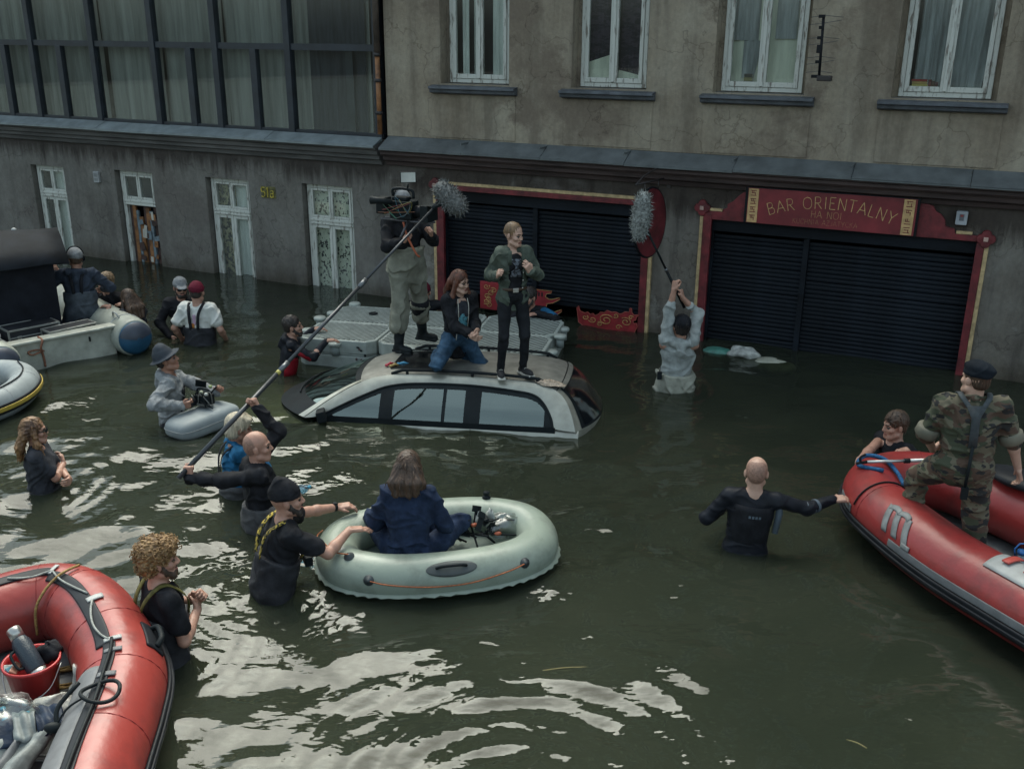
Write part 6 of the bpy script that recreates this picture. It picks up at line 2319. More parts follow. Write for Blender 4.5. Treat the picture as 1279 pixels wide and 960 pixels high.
def person(label, x, y, zfoot, face, stature=1.75, torso=(0, 0, 0), head=(0, 0, 0), hips=None,
           armR=None, armL=None, legR=None, legL=None, skin=None, hair=('short', 'brown'), hat=None, top=None,
           bottom=None, beard=None, female=False, glasses=False, seed=1, extras=(), build=1.0, neck_show=True, shoes=None, group=None):
    """arm: dict(to=(x,y,z) wrist in world, or loc=local; elbow hint; dirn finger direction; palm; curl) ; leg: dict(to local ankle, knee hint, toe)"""
    P0 = thing('person', label, 'person', (x, y, zfoot), (0, 0, -R(face)), group)
    sc = stature / 1.75
    skin = skin or m_skin
    Wm = (Matrix.Translation((x, y, zfoot)) @ Matrix.Rotation(-R(face), 4, 'Z')).inverted()
    def loc(p):
        return np.array(Wm @ Vector(p)) / sc
    def wdir(d):
        return np.array(Wm.to_3x3() @ Vector(d))
    pel = vec(hips) / sc if hips is not None else vec((0, 0, 0.95))
    Rt = rot3(*torso)
    sw = (0.142 if female else 0.168) * build
    tp = lambda v: pel + Rt @ vec(v)
    neck = tp((0, -0.015, 0.525))
    Rh = rot3(*head)
    hc = neck + Rt @ vec((0, 0.012, 0.045)) + Rh @ vec((0, 0.012, 0.085))
    hp = lambda v: hc + Rh @ (vec(v) * 1.0)
    top = top or {}
    bottom = bottom or {}
    cut = top.get('sleeve', 1.0)
    body, body_fine = [], []
    tmat = []
    # ---------------- head and neck
    F = Field(0.0055)
    F.el(hp((0, -0.018, 0.045)), (0.081, 0.098, 0.092), 0.02, 0, Rh)
    F.el(hp((0, -0.055, 0.015)), (0.066, 0.058, 0.062), 0.03, 0, Rh)
    F.el(hp((0, 0.022, -0.03)), (0.060 if not female else 0.053, 0.068 if not female else 0.064, 0.080 if not female else 0.076), 0.03, 0, Rh)
    jw = 0.012 if female else 0.020
    F.rc(hp((-jw, 0.060, -0.098)), hp((jw, 0.060, -0.098)), 0.021, None, 0.025)
    for s in (-1, 1):
        F.el(hp((s * 0.042, 0.052, -0.022)), (0.026, 0.026, 0.022), 0.02, 0, Rh)
        F.rc(hp((s * 0.012, 0.081 if not female else 0.077, 0.026)), hp((s * 0.046, 0.068, 0.026)), 0.0095, 0.008, 0.014)
        F.rc(hp((s * 0.058, 0.0, -0.07)), hp((s * 0.03, 0.05, -0.095)), 0.017 if female else 0.02, 0.016 if female else 0.02, 0.03)
    for s in (-1, 1):
        F.el(hp((s * 0.031, 0.094, 0.004)), (0.018, 0.0135, 0.0105), 0.010, 0, Rh, sub=True)
        F.el(hp((s * 0.031, 0.0755, 0.003)), (0.0125, 0.0115, 0.0075), 0.003, 2, Rh)
        F.rc(hp((s * 0.014, 0.089, 0.027)), hp((s * 0.046, 0.078, 0.030)), 0.0052 if not female else 0.0036, 0.0036, 0.004, 3)
        F.el(hp((s * 0.083, -0.016, -0.002)), (0.011, 0.022, 0.033), 0.006, 0, Rh @ rot3(0, 0, s * 18))
    F.rc(hp((0, 0.083, 0.016)), hp((0, 0.104 if not female else 0.095, -0.024)), 0.008 if not female else 0.007, 0.0118 if not female else 0.0088, 0.014)
    for s in (-1, 1):
        F.el(hp((s * 0.012, 0.096, -0.029)), (0.009, 0.011, 0.008), 0.006, 0, Rh)
    F.el(hp((0, 0.0825, -0.058)), (0.023, 0.0115, 0.0055), 0.005, 1, Rh)
    F.el(hp((0, 0.081, -0.067)), (0.020, 0.0115, 0.006), 0.005, 1, Rh)
    nr = 0.047 if female else 0.055
    F.rc(hp((0, -0.03, -0.05)), neck + Rt @ vec((0, 0.0, -0.02)), nr, nr * 1.08, 0.03)
    F.rc(neck + Rt @ vec((-0.07, -0.01, -0.06)), neck + Rt @ vec((0.07, -0.01, -0.06)), 0.045, 0.045, 0.05)
    if hair[0] == 'bald' and not hat:
        F.el(hp((0, -0.030, 0.042)), (0.0815, 0.0885, 0.090), 0.004, 5, Rh)
        F.el(hp((0, -0.062, 0.0)), (0.064, 0.053, 0.058), 0.01, 5, Rh)
    if beard:
        for s in (-1, 1):
            F.rc(hp((s * 0.062, 0.012, -0.045)), hp((s * 0.034, 0.062, -0.10)), 0.015, 0.02, 0.012, 4)
        F.rc(hp((-0.03, 0.066, -0.104)), hp((0.03, 0.066, -0.104)), 0.0235, None, 0.012, 4)
        F.el(hp((0, 0.062, -0.085)), (0.042, 0.034, 0.028), 0.012, 4, Rh)
        for s in (-1, 1):
            F.rc(hp((s * 0.066, 0.0, -0.02)), hp((s * 0.058, 0.022, -0.07)), 0.012, 0.016, 0.012, 4)
        F.rc(hp((-0.024, 0.089, -0.046)), hp((0.024, 0.089, -0.046)), 0.006, None, 0.004, 4)
    parts = [F.mesh()]
    # ---------------- hidden trunk of the body
    F = Field(0.016)
    bw = build
    F.el(tp((0, 0, 0.34)), (0.15 * bw, 0.095 * bw, 0.17), 0.05, 0, Rt)
    F.el(tp((0, 0, 0.15)), (0.135 * bw, 0.09 * bw, 0.16), 0.05, 0, Rt)
    F.el(pel, (0.145 * bw, 0.095 * bw, 0.11), 0.05, 0)
    SH = {s: tp((s * sw, -0.01, 0.455)) for s in (-1, 1)}
    for s in (-1, 1):
        F.rc(tp((0, -0.01, 0.46)), SH[s], 0.05, 0.052, 0.05)
    legs = {}
    for s, lg in ((1, legR), (-1, legL)):
        lg = lg or {}
        hip = pel + vec((s * 0.09, 0, -0.03))
        ank = vec(lg['to']) / sc if 'to' in lg else vec((s * 0.10, -0.02, 0.08))
        kn, ank = ik(hip, ank, 0.43, 0.43, lg.get('knee', (s * 0.1, 1, 0.0)))
        toe = vec(lg.get('toe', (s * 0.15, 1, 0)))
        toe = toe / np.linalg.norm(toe)
        legs[s] = (hip, kn, ank, toe)
        F.rc(hip, kn, 0.070, 0.048, 0.04)
        F.rc(kn, ank, 0.048, 0.036, 0.03)
    arms = {}
    for s, ar in ((1, armR), (-1, armL)):
        ar = dict(ar or {})
        sh = SH[s]
        if 'to' in ar:
            tgt = loc(ar['to'])
        elif 'loc' in ar:
            tgt = vec(ar['loc'])
        else:
            tgt = tp((s * 0.27, 0.06, -0.03))
        lift = max(0.0, (tgt - sh)[2] + 0.1)
        sh = sh + vec((0, 0, min(0.06, 0.1 * lift))) - (Rt @ vec((s * 0.02, 0, 0))) * min(1, lift * 2)
        elb, wr = ik(sh, tgt, 0.29, 0.26, ar.get('elbow', (s * 0.35, -0.5, -0.8)))
        fd = vec(ar['dirn']) if 'dirn' in ar else (wr - elb)
        if 'wdirn' in ar:
            fd = wdir(ar['wdirn'])
        fd = fd / np.linalg.norm(fd)
        pn = wdir(ar['wpalm']) if 'wpalm' in ar else vec(ar.get('palm', (-s, 0, -0.3)))
        pn = pn - (pn @ fd) * fd
        pn /= np.linalg.norm(pn) + 1e-9
        arms[s] = (sh, elb, wr, fd, pn, ar.get('curl', 35), ar)
        F.rc(sh, elb, 0.044, 0.037, 0.03)
    parts.append(F.mesh(zmin=-0.02))
    # ---------------- forearms and hands
    for s, (sh, elb, wr, fd, pn, curl, ar) in arms.items():
        F = Field(0.0058)
        bare = cut < 0.75
        a0 = sh + (elb - sh) * 0.35 if bare else elb
        if bare:
            F.rc(a0, elb, 0.045 * bw, 0.038, 0.02)
        mid = elb + (wr - elb) * 0.3
        F.rc(elb, mid, 0.037, 0.040, 0.02)
        F.rc(mid, wr, 0.040, 0.027, 0.02)
        th = np.cross(fd, pn) * s            # towards the thumb side
        hand = lambda u, v, w: wr + fd * u + th * v + pn * w
        Mh = np.stack([th, fd, pn], 1)
        F.bx(hand(0.048, 0, 0.0), (0.040, 0.050, 0.0155), 0.014, 0.014, 0, Mh)
        spread = ar.get('spread', 0.06)
        for q, (o, ln, rr_) in enumerate(FINGERS):
            cu = R(curl * (0.85 + 0.12 * q))
            base = hand(0.092 - 0.004 * abs(q - 1.2), -o, 0.0)
            d0 = fd * math.cos(cu) + pn * math.sin(cu) - th * (o * spread * 12)
            p1 = base + d0 * ln * 0.48
            d1 = fd * math.cos(cu * 2.1) + pn * math.sin(cu * 2.1)
            p2 = p1 + d1 * ln * 0.33
            d2 = fd * math.cos(cu * 2.9) + pn * math.sin(cu * 2.9)
            p3 = p2 + d2 * ln * 0.24
            F.rc(base - fd * 0.02, p1, rr_ * 1.12, rr_, 0.006)
            F.rc(p1, p2, rr_, rr_ * 0.92, 0.004)
            F.rc(p2, p3, rr_ * 0.92, rr_ * 0.8, 0.004)
        tb = hand(0.022, 0.030, 0.006)
        tc_ = R(min(curl, 60))
        t1 = tb + (fd * 0.75 + th * 0.62 + pn * 0.25 * math.sin(tc_)) * 0.036
        t2 = t1 + (fd * 0.85 + th * (0.35 - 0.7 * math.sin(tc_)) + pn * 0.75 * math.sin(tc_)) * 0.030
        F.rc(tb, t1, 0.0135, 0.0105, 0.010)
        F.rc(t1, t2, 0.0105, 0.0085, 0.005)
        parts.append(F.mesh())
    bmats = [skin, m_lip, m_eye, m_brow if hair[1] not in ('blond', 'white', 'curly', 'ash') else HAIR['ash'], HAIR[beard] if beard else m_brow, m_stub]
    for V, Q, mi in parts:
        V *= sc
    link('body', fast_mesh('body', parts, bmats), P0)
    # ---------------- clothing
    def cloth(name, F, mats, amp=0.004, f=34.0, zmin=None, parent=P0):
        V, Q, mi = F.mesh(folds(seed + len(name), amp, f) if amp else None, zmin)
        V = V * sc
        return link(name, fast_mesh(name, [(V, Q, mi)], mats if isinstance(mats, (list, tuple)) else [mats]), parent)
    if top:
        t = top.get('off', 0.014)
        F = Field(0.0095)
        F.el(tp((0, 0.0, 0.335)), (0.158 * bw + t, 0.105 * bw + t, 0.165 + t * .3), 0.05, 0, Rt)
        F.el(tp((0, 0, 0.16)), ((0.132 if female else 0.145) * bw + t, 0.097 * bw + t, 0.17), 0.06, 0, Rt)
        hem = top.get('hem', 0.0)
        F.el(tp((0, 0, 0.02 - hem)), (0.150 * bw + t * 1.1, 0.102 * bw + t * 1.1, 0.10 + hem), 0.06, 0, Rt)
        if female:
            for s in (-1, 1):
                F.el(tp((s * 0.062, 0.088, 0.335)), (0.055, 0.05, 0.055), 0.04, 0, Rt)
        cuff_m = 0
        for s, (sh, elb, wr, fd, pn, curl, ar) in arms.items():
            F.rc(tp((s * 0.05, -0.012, 0.475)), sh, 0.050 + t * .5, 0.050 * bw + t * .8, 0.05, 0)
            c = cut
            if c <= 0:
                continue
            if c < 0.5:
                e = sh + (elb - sh) * (c / 0.5)
                F.rc(sh, e, 0.051 * bw + t * .8, 0.052 * bw + t * 0.9, 0.03, 0)
            else:
                F.rc(sh, elb, 0.049 * bw + t * .8, 0.040 * bw + t * .75, 0.03, 0)
                e = elb + (wr - elb) * min(1, (c - 0.5) / 0.5) * 0.97
                F.rc(elb, e, 0.040 * bw + t * .75, 0.030 + t * 0.75, 0.03, 0)
                if top.get('cuff'):
                    F.rc(elb + (e - elb) * 0.86, e, 0.033 + t, 0.032 + t, 0.004, 1)
        if top.get('hood'):
            F.rc(tp((-0.085, -0.085, 0.50)), tp((0.085, -0.085, 0.50)), 0.042, 0.042, 0.03, 0)
            F.rc(tp((0, -0.10, 0.47)), tp((0, -0.12, 0.40)), 0.05, 0.04, 0.04, 0)
            for s in (-1, 1):
                F.rc(tp((s * 0.085, -0.085, 0.50)), tp((s * 0.06, 0.075, 0.46)), 0.034, 0.024, 0.03, 0)
        if top.get('collar'):
            for s in (-1, 1):
                F.rc(tp((0, -0.07, 0.53)), tp((s * 0.07, -0.03, 0.525)), 0.02, 0.018, 0.01, 0)
                F.rc(tp((s * 0.07, -0.03, 0.525)), tp((s * 0.055, 0.075, 0.475)), 0.02, 0.016, 0.01, 0)
        # opening at the neck
        F.rc(neck + Rt @ vec((0, 0.022, -0.012)), neck + Rt @ vec((0, 0.03, 0.3)), 0.064 if not female else 0.058, 0.1, 0.008, 0, sub=True)
        if top.get('open'):
            F.bx(tp((0, 0.14, 0.2)), (top['open'], 0.09, 0.42), 0.02, 0.012, 0, Rt, sub=True)
        mats = [top['mat'], top.get('mat2', top['mat'])]
        o = cloth(top.get('name', 'jacket'), F, mats, top.get('amp', 0.0045), top.get('f', 34))
        if top.get('open') or top.get('under'):
            u = Field(0.010)
            u.el(tp((0, 0.0, 0.335)), (0.157 * bw, 0.106 * bw, 0.165), 0.05, 0, Rt)
            u.el(tp((0, 0, 0.16)), (0.134 * bw, 0.098 * bw, 0.17), 0.06, 0, Rt)
            u.el(tp((0, 0, 0.03)), (0.146 * bw, 0.104 * bw, 0.09), 0.06, 0, Rt)
            if female:
                for s in (-1, 1):
                    u.el(tp((s * 0.062, 0.086, 0.335)), (0.054, 0.05, 0.055), 0.04, 0, Rt)
            u.rc(neck + Rt @ vec((0, 0.022, -0.005)), neck + Rt @ vec((0, 0.03, 0.3)), 0.062, 0.1, 0.008, 0, sub=True)
            cloth('shirt', u, top['under'], 0.003)
    if bottom:
        t = bottom.get('off', 0.014)
        bib = bottom.get('bib', 0.0)
        F = Field(0.011)
        F.el(pel + vec((0, 0, 0.0)), (0.152 * bw + t, 0.105 * bw + t, 0.12), 0.05, 0, Rt if hips is None else Rt)
        if bib:
            F.el(tp((0, 0, bib - 0.06)), (0.150 * bw + t + 0.012, 0.106 * bw + t + 0.012, 0.34), 0.05, 0, Rt)
        for s, (hip, kn, ank, toe) in legs.items():
            F.rc(hip, kn, 0.080 * bw + t, 0.055 + t, 0.035, 0)
            F.rc(kn, ank + (kn - ank) * bottom.get('end', 0.0), 0.055 + t, bottom.get('ankle', 0.042) + t, 0.025, 0)
            if bottom.get('knee_m'):
                F.rc(kn + (ank - kn) * 0.05 + (hip - kn) * 0.1, kn + (ank - kn) * 0.55, 0.058 + t, 0.053 + t, 0.01, 1)
        if bib:
            F.bx(tp((0, 0, bib + 0.2)), (0.4, 0.4, 0.2), 0.004, 0.006, 0, Rt, sub=True)
        cloth(bottom.get('name', 'trousers'), F, [bottom['mat'], bottom.get('mat2', bottom['mat'])], bottom.get('amp', 0.004), bottom.get('f', 26), zmin=bottom.get('zmin'))
        if bottom.get('belt'):
            F = Field(0.010)
            F.el(tp((0, 0, 0.075)), (0.158 * bw + t, 0.118 * bw + t, 0.11), 0.03, 0, Rt)
            for dz in (0.30, -0.145):
                F.bx(tp((0, 0, dz + 0.0)), (0.3, 0.3, 0.205), 0.003, 0.003, 0, Rt, sub=True)
            cloth('belt', F, bottom['belt'], 0)
    if bottom.get('straps'):
        zb = bottom.get('bib', 0.30)
        for s in (-1, 1):
            mb = MB()
            e = 0.028
            pts = [tp((s * 0.045, -(0.120 * bw + e), zb - 0.01)), tp((s * 0.06, -(0.118 * bw + e), 0.40)), tp((s * 0.088, -0.075, 0.505)), tp((s * 0.095, 0.0, 0.528)), tp((s * 0.09, 0.085, 0.46)), tp((s * 0.085, 0.105 * bw + e, 0.38)), tp((s * 0.08, 0.105 * bw + e, zb - 0.01))]
            cm = catmull(pts, 5)
            rows = []
            for i, p in enumerate(cm):
                d = cm[min(i + 1, len(cm) - 1)] - cm[max(i - 1, 0)]
                out = p - tp((s * 0.07, 0, 0.3))
                sd = np.cross(d, out)
                sd /= np.linalg.norm(sd) + 1e-9
                rows.append([(p + sd * w) * sc for w in (-0.019, 0, 0.019)])
            mb.grid(rows)
            mb.build('strap', bottom['straps'], P0, fix=False, solid=0.006)
    if shoes:
        for s, (hip, kn, ank, toe) in legs.items():
            F = Field(0.0075)
            side = np.cross(toe, [0, 0, 1.0])
            up = np.cross(side, toe)
            f = lambda u, v, w: ank + toe * u + side * v + up * w
            if shoes.get('boot'):
                F.rc(f(0, 0, 0), ank + (kn - ank) * shoes['boot'], 0.050, 0.062, 0.02, 0)
            F.rc(f(-0.02, 0, -0.02), f(0.0, 0, 0.03), 0.038, 0.04, 0.02, 0)
            F.el(f(0.09, 0, -0.03), (0.044, 0.105, 0.038), 0.03, shoes.get('toe_m', 0), np.stack([side, toe, up], 1))
            F.el(f(-0.025, 0, -0.035), (0.037, 0.05, 0.035), 0.03, 0, np.stack([side, toe, up], 1))
            F.bx(f(0.055, 0, -0.062), (0.045, 0.135, 0.017), 0.016, 0.004, 1, np.stack([side, toe, up], 1))
            F.bx(f(0.05, 0, -0.12), (0.2, 0.3, 0.042), 0.001, 0.002, 0, np.stack([side, toe, up], 1), sub=True)
            cloth('shoe' if not shoes.get('boot') else 'boot', F, [shoes['mat'], shoes['sole'], shoes.get('cap', shoes['mat'])], 0.0 if not shoes.get('boot') else 0.002)
            if shoes.get('laces'):
                mb = MB()
                for q in range(4):
                    a, b = f(0.03 + 0.02 * q, -0.022, 0.012 - 0.008 * q), f(0.035 + 0.02 * q, 0.022, 0.012 - 0.008 * q)
                    m_ = (a + b) / 2 + up * 0.008
                    mb.tube([a * sc, m_ * sc, b * sc], 0.004, 5)
                mb.build('laces', shoes['sole'], P0)
    # ---------------- hair
    kind, hcol = hair
    hm = HAIR.get(hcol)
    if kind != 'bald':
        F = Field(0.0062)
        amp, fn = 0.003, None
        if kind in ('short', 'crop'):
            t = 0.010 if kind == 'short' else 0.005
            F.el(hp((0, -0.024, 0.052)), (0.082 + t, 0.098 + t, 0.090 + t), 0.01, 0, Rh)
            F.el(hp((0, -0.06, -0.01)), (0.066 + t * .6, 0.058, 0.062), 0.02, 0, Rh)
            F.el(hp((0, 0.115, -0.01)), (0.075, 0.075, 0.085), 0.006, 0, Rh, sub=True)
            for s in (-1, 1):
                F.el(hp((s * 0.085, -0.005, -0.03)), (0.03, 0.04, 0.055), 0.004, 0, Rh, sub=True)
            F.bx(hp((0, 0, -0.16)), (0.2, 0.2, 0.10), 0.01, 0.01, 0, Rh, sub=True)
            fn = strands(seed, 0.0035)
            if kind == 'short':
                fn2 = curls(seed, 0.003, 110)
                f1 = fn
                fn = lambda q: f1(q) + fn2(q)
        elif kind == 'curly':
            F.el(hp((0, -0.03, 0.065)), (0.108, 0.118, 0.10), 0.02, 0, Rh)
            F.el(hp((0, -0.07, 0.0)), (0.095, 0.075, 0.085), 0.03, 0, Rh)
            F.el(hp((0, 0.05, 0.10)), (0.08, 0.06, 0.045), 0.03, 0, Rh)
            F.el(hp((0, 0.135, -0.02)), (0.085, 0.085, 0.10), 0.01, 0, Rh, sub=True)
            fn = curls(seed, 0.010, 120)
        elif kind == 'bob':
            F.el(hp((0, -0.024, 0.055)), (0.094, 0.110, 0.096), 0.02, 0, Rh)
            F.el(hp((0, -0.055, -0.02)), (0.092, 0.075, 0.085), 0.03, 0, Rh)
            F.el(hp((0, 0.06, 0.09)), (0.07, 0.045, 0.03), 0.02, 0, Rh)
            F.el(hp((0, 0.125, -0.045)), (0.078, 0.09, 0.10), 0.008, 0, Rh, sub=True)
            fn = strands(seed, 0.005)
        elif kind == 'tied':
            F.el(hp((0, -0.026, 0.050)), (0.0860, 0.102, 0.096), 0.01, 0, Rh)
            F.el(hp((0, -0.115, 0.02)), (0.035, 0.035, 0.035), 0.02, 0, Rh)
            F.el(hp((0, 0.112, -0.020)), (0.074, 0.075, 0.088), 0.006, 0, Rh, sub=True)
            F.bx(hp((0, 0.03, -0.14)), (0.2, 0.2, 0.10), 0.01, 0.01, 0, Rh, sub=True)
            fn = strands(seed, 0.003)
        elif kind in ('long', 'longfront', 'wavy'):
            F.el(hp((0, -0.024, 0.052)), (0.089, 0.105, 0.097), 0.02, 0, Rh)
            L_ = {'longfront': 0.26, 'wavy': 0.20, 'long': 0.02}[kind]
            back = tp((0, -0.135 * bw - 0.015, 0.42))
            for k, u in enumerate((-0.06, -0.02, 0.02, 0.06)):
                a, b = hp((u, -0.085, 0.02)), tp((u * 1.25, -0.115 * bw - 0.03, 0.50 - L_ * 0.45 + 0.01 * (k % 2)))
                m_ = (a + b) / 2 + Rt @ vec((u * 0.4, -0.02, 0.0))
                F.rc(a, m_, 0.042, 0.036, 0.03)
                F.rc(m_, b, 0.036, 0.020, 0.03)
            for s in (-1, 1):
                a, b = hp((s * 0.072, -0.005, 0.01)), tp((s * 0.095, (0.06 if kind != 'long' else -0.07), 0.50 - (0.15 if kind == 'longfront' else 0.06)))
                m_ = (a + b) / 2 + Rt @ vec((s * 0.022, -0.01, 0))
                F.rc(a, m_, 0.027, 0.029, 0.025)
                F.rc(m_, b, 0.029, 0.014, 0.025)
            F.el(hp((0, 0.118, -0.035)), (0.066, 0.088, 0.112), 0.008, 0, Rh, sub=True)
            s1, s2 = strands(seed, 0.004), curls(seed, 0.006, 55)
            fn = (lambda q: s1(q) + s2(q)) if kind == 'wavy' else (lambda q: s1((q - hc) @ Rh))
        V, Q, mi = F.mesh(fn if kind in ('curly', 'wavy') else (lambda q, fn=fn: fn(q - hc)) )
        V = V * sc
        ho = link('hair', fast_mesh('hair', [(V, Q, mi)], [hm]), P0)
        if kind in ('curly', 'wavy', 'bob', 'longfront', 'long', 'short'):
            # loose locks standing off the mass
            rs = random.Random(seed + 5)
            mb = MB()
            cnt = {'curly': 230, 'wavy': 60, 'bob': 50, 'longfront': 46, 'long': 46, 'short': 50}[kind]
            for q in range(cnt):
                j = rs.randrange(len(Q))
                c = V[Q[j]].mean(0)
                nrm = np.cross(V[Q[j][2]] - V[Q[j][0]], V[Q[j][3]] - V[Q[j][1]])
                nrm /= np.linalg.norm(nrm) + 1e-9
                if kind == 'curly':
                    a = rs.uniform(0, 6.28)
                    t1 = np.cross(nrm, [0.3, 0.5, 0.8])
                    t1 /= np.linalg.norm(t1)
                    t2 = np.cross(nrm, t1)
                    r_ = rs.uniform(0.008, 0.015)
                    pts = [c + nrm * (0.002 + 0.003 * u) + r_ * (math.cos(a + u) * t1 + math.sin(a + u) * t2) for u in np.linspace(0, 5.2, 9)]
                    mb.tube(pts, 0.0035, 5)
                else:
                    l = rs.uniform(0.03, 0.08) * (0.5 if kind == 'short' else 1)
                    dn = np.array([0, 0, -1.0]) - nrm * (-nrm[2])
                    if np.linalg.norm(dn) < 0.2:
                        dn = np.array([rs.uniform(-1, 1), rs.uniform(-1, 1), 0])
                    dn /= np.linalg.norm(dn)
                    sd = np.cross(nrm, dn) * rs.uniform(-0.3, 0.3)
                    mb.tube([c - nrm * 0.002, c + (dn + sd) * l * 0.5 + nrm * 0.006, c + (dn + sd * 1.6) * l - nrm * 0.001], [0.0035, 0.004, 0.001], 5)
            k_ = mb.build('locks', hm, ho)
            k_['kind'] = 'stuff'
    # ---------------- hats and glasses
    if hat:
        hk, hmat = hat[0], hat[1]
        F = Field(0.006)
        F.el(hp((0, -0.022, 0.055)), (0.093, 0.110, 0.099), 0.01, 0, Rh)
        cutz = 0.045
        mats = [hmat, hat[2] if len(hat) > 2 else hmat]
        if hk == 'beanie':
            F.rc(hp((0, -0.03, 0.12)), hp((0, -0.05, 0.15)), 0.05, 0.035, 0.04, 0)
            cutz = 0.03
            F.el(hp((0, -0.022, 0.045)), (0.094, 0.112, 0.03), 0.01, 0, Rh)
        if hk == 'cap':
            F.el(hp((0, 0.10, 0.046)), (0.066, 0.075, 0.010), 0.012, 0, Rh @ rot3(12))
            F.rc(hp((0, -0.02, 0.151)), hp((0, -0.02, 0.155)), 0.010, 0.008, 0.004, 0)
            cutz = 0.034
        if hk == 'bucket':
            F.el(hp((0, -0.01, 0.040)), (0.150, 0.165, 0.012), 0.02, 0, Rh @ rot3(-10))
            F.rc(hp((0, -0.022, 0.12)), hp((0, -0.022, 0.125)), 0.07, 0.065, 0.04, 0)
            cutz = 0.016
        if hk == 'beret':
            F.el(hp((0.022, -0.018, 0.090)), (0.104, 0.116, 0.040), 0.03, 0, Rh @ rot3(0, 14))
            F.el(hp((0, -0.022, 0.062)), (0.092, 0.110, 0.022), 0.01, 1, Rh)
            cutz = 0.042
        F.bx(hp((0, 0, cutz - 0.2)), (0.3, 0.3, 0.2), 0.002, 0.003, 0, Rh, sub=True) if hk not in ('bucket', 'cap') else F.el(hp((0, -0.022, cutz - 0.03)), (0.084, 0.101, 0.08), 0.003, 0, Rh, sub=True)
        V, Q, mi = F.mesh(folds(seed, 0.0015, 50))
        link('hat', fast_mesh('hat', [(V * sc, Q, mi)], mats), P0)
        if hk == 'cap' and len(hat) > 3:      # strap opening at the back of the cap
            mb = MB()
            mb.tube([hp((0.042 * math.cos(a), -0.118, 0.035 + 0.045 * math.sin(a))) * sc for a in np.linspace(0, math.pi, 9)], 0.004, 5)
            mb.build('cap_strap', hat[3], P0)
    if glasses:
        mb = MB()
        for s in (-1, 1):
            T = Matrix.LocRotScale(Vector(hp((s * 0.034, 0.098, 0.004)) * sc), Matrix(Rh.tolist()).to_quaternion(), Vector((1, 1, 1)))
            if glasses == 'sun':
                mb.ell((0, 0, 0), (0.030 * sc, 0.005, 0.022 * sc), 0, 14, 8, (0, 0, -s * 0.25), T)
            else:
                mb.tube([tuple(T @ Vector((0.026 * math.cos(a), 0, 0.019 * math.sin(a)))) for a in np.linspace(0, 5.8, 12)], 0.003, 5, closed=True)
            mb.tube([hp((s * 0.062, 0.09, 0.008)) * sc, hp((s * 0.082, -0.01, 0.012)) * sc], 0.004, 5)
        mb.tube([hp((-0.012, 0.104, 0.008)) * sc, hp((0.012, 0.104, 0.008)) * sc], 0.0035, 5)
        mb.build('sunglasses' if glasses == 'sun' else 'glasses', m_rubber, P0)
    info = dict(P=P0, tp=lambda v: tp(v) * sc, hp=lambda v: hp(v) * sc, Rt=Rt, Rh=Rh, arms={s: tuple(np.array(q) * sc for q in a[:3]) for s, a in arms.items()}, legs={s: tuple(np.array(q) * sc for q in a[:3]) for s, a in legs.items()}, sc=sc,
                world=lambda p: np.array(Wm.inverted() @ Vector(p)), bw=bw)
    return info

def torso_patch(I, name, mat, x0, x1, z0, z1, front=True, off=0.03, jag=0.0, seed=0):
    """a print or panel lying on the chest or back"""
    rs = random.Random(seed)
    rows = []
    sg = 1 if front else -1
    for z in np.linspace(z0, z1, 9):
        row = []
        jl, jr = rs.uniform(-jag, jag), rs.uniform(-jag, jag)
        for x in np.linspace(x0 + jl, x1 + jr, 9):
            e = max(0.0, 1 - (x / (0.158 * I['bw'])) ** 2 - ((z - 0.32) / 0.30) ** 2 * 0.55)
            row.append(I['tp']((x, sg * (0.106 * I['bw'] * math.sqrt(e) + off), z)))
        rows.append(row)
    mb = MB()
    mb.grid(rows)
    return mb.build(name, mat, I['P'], fix=False, solid=0.003)

def wrist_watch(I, s, mat=None):
    sh, elb, wr = I['arms'][s]
    d = (wr - elb) / np.linalg.norm(wr - elb)
    T = look(tuple(wr - d * 0.03), tuple(wr))
    mb = MB()
    mb.lathe([(0.031, -0.012), (0.034, -0.012), (0.034, 0.012), (0.031, 0.012)], 16, 0, T)
    mb.cbox((0, 0.034, 0), (0.032, 0.012, 0.034), T=T)
    mb.build('wrist_watch', mat or m_rubber, I['P'])
# ------------------------------------------------------------------ the people themselves
c_black = M('cloth_black', (0.016, 0.017, 0.021), 0.75, var=0.3, scale=14, bump=0.15, bscale=90)
c_neo = M('neoprene_black', (0.014, 0.016, 0.022), 0.5, var=0.25, scale=8)
c_neog = M('neoprene_grey', (0.10, 0.125, 0.15), 0.55, var=0.2)
c_red = M('neoprene_red', (0.28, 0.015, 0.025), 0.55)
c_wader = M('wader_dark', (0.035, 0.036, 0.042), 0.6, var=0.3, scale=9, bump=0.2, bscale=40)
c_waderg = M('wader_grey', (0.085, 0.085, 0.088), 0.6, var=0.25, scale=9, bump=0.2, bscale=40)
c_waderk = M('wader_khaki', (0.225, 0.225, 0.18), 0.75, var=0.2, scale=8, bump=0.25, bscale=30)
c_waderb = M('wader_beige', (0.36, 0.36, 0.30), 0.75, var=0.2, scale=8, bump=0.25, bscale=30)
c_wads = M('wader_slate', (0.075, 0.09, 0.11), 0.6, var=0.25, scale=9, bump=0.2, bscale=40)
c_navy = M('denim_navy', (0.022, 0.036, 0.075), 0.8, var=0.3, scale=12, bump=0.25, bscale=60)
c_jean = M('blue_jeans', (0.045, 0.095, 0.16), 0.8, var=0.35, scale=9, bump=0.25, bscale=60)
c_bjean = M('black_jeans', (0.018, 0.02, 0.024), 0.8, var=0.3, scale=10, bump=0.2, bscale=60)
c_olive = M('olive_jacket', (0.085, 0.105, 0.085), 0.7, var=0.25, scale=9, bump=0.2, bscale=50)
c_grey = M('grey_fleece', (0.27, 0.28, 0.285), 0.9, var=0.2, scale=24, bump=0.3, bscale=90)
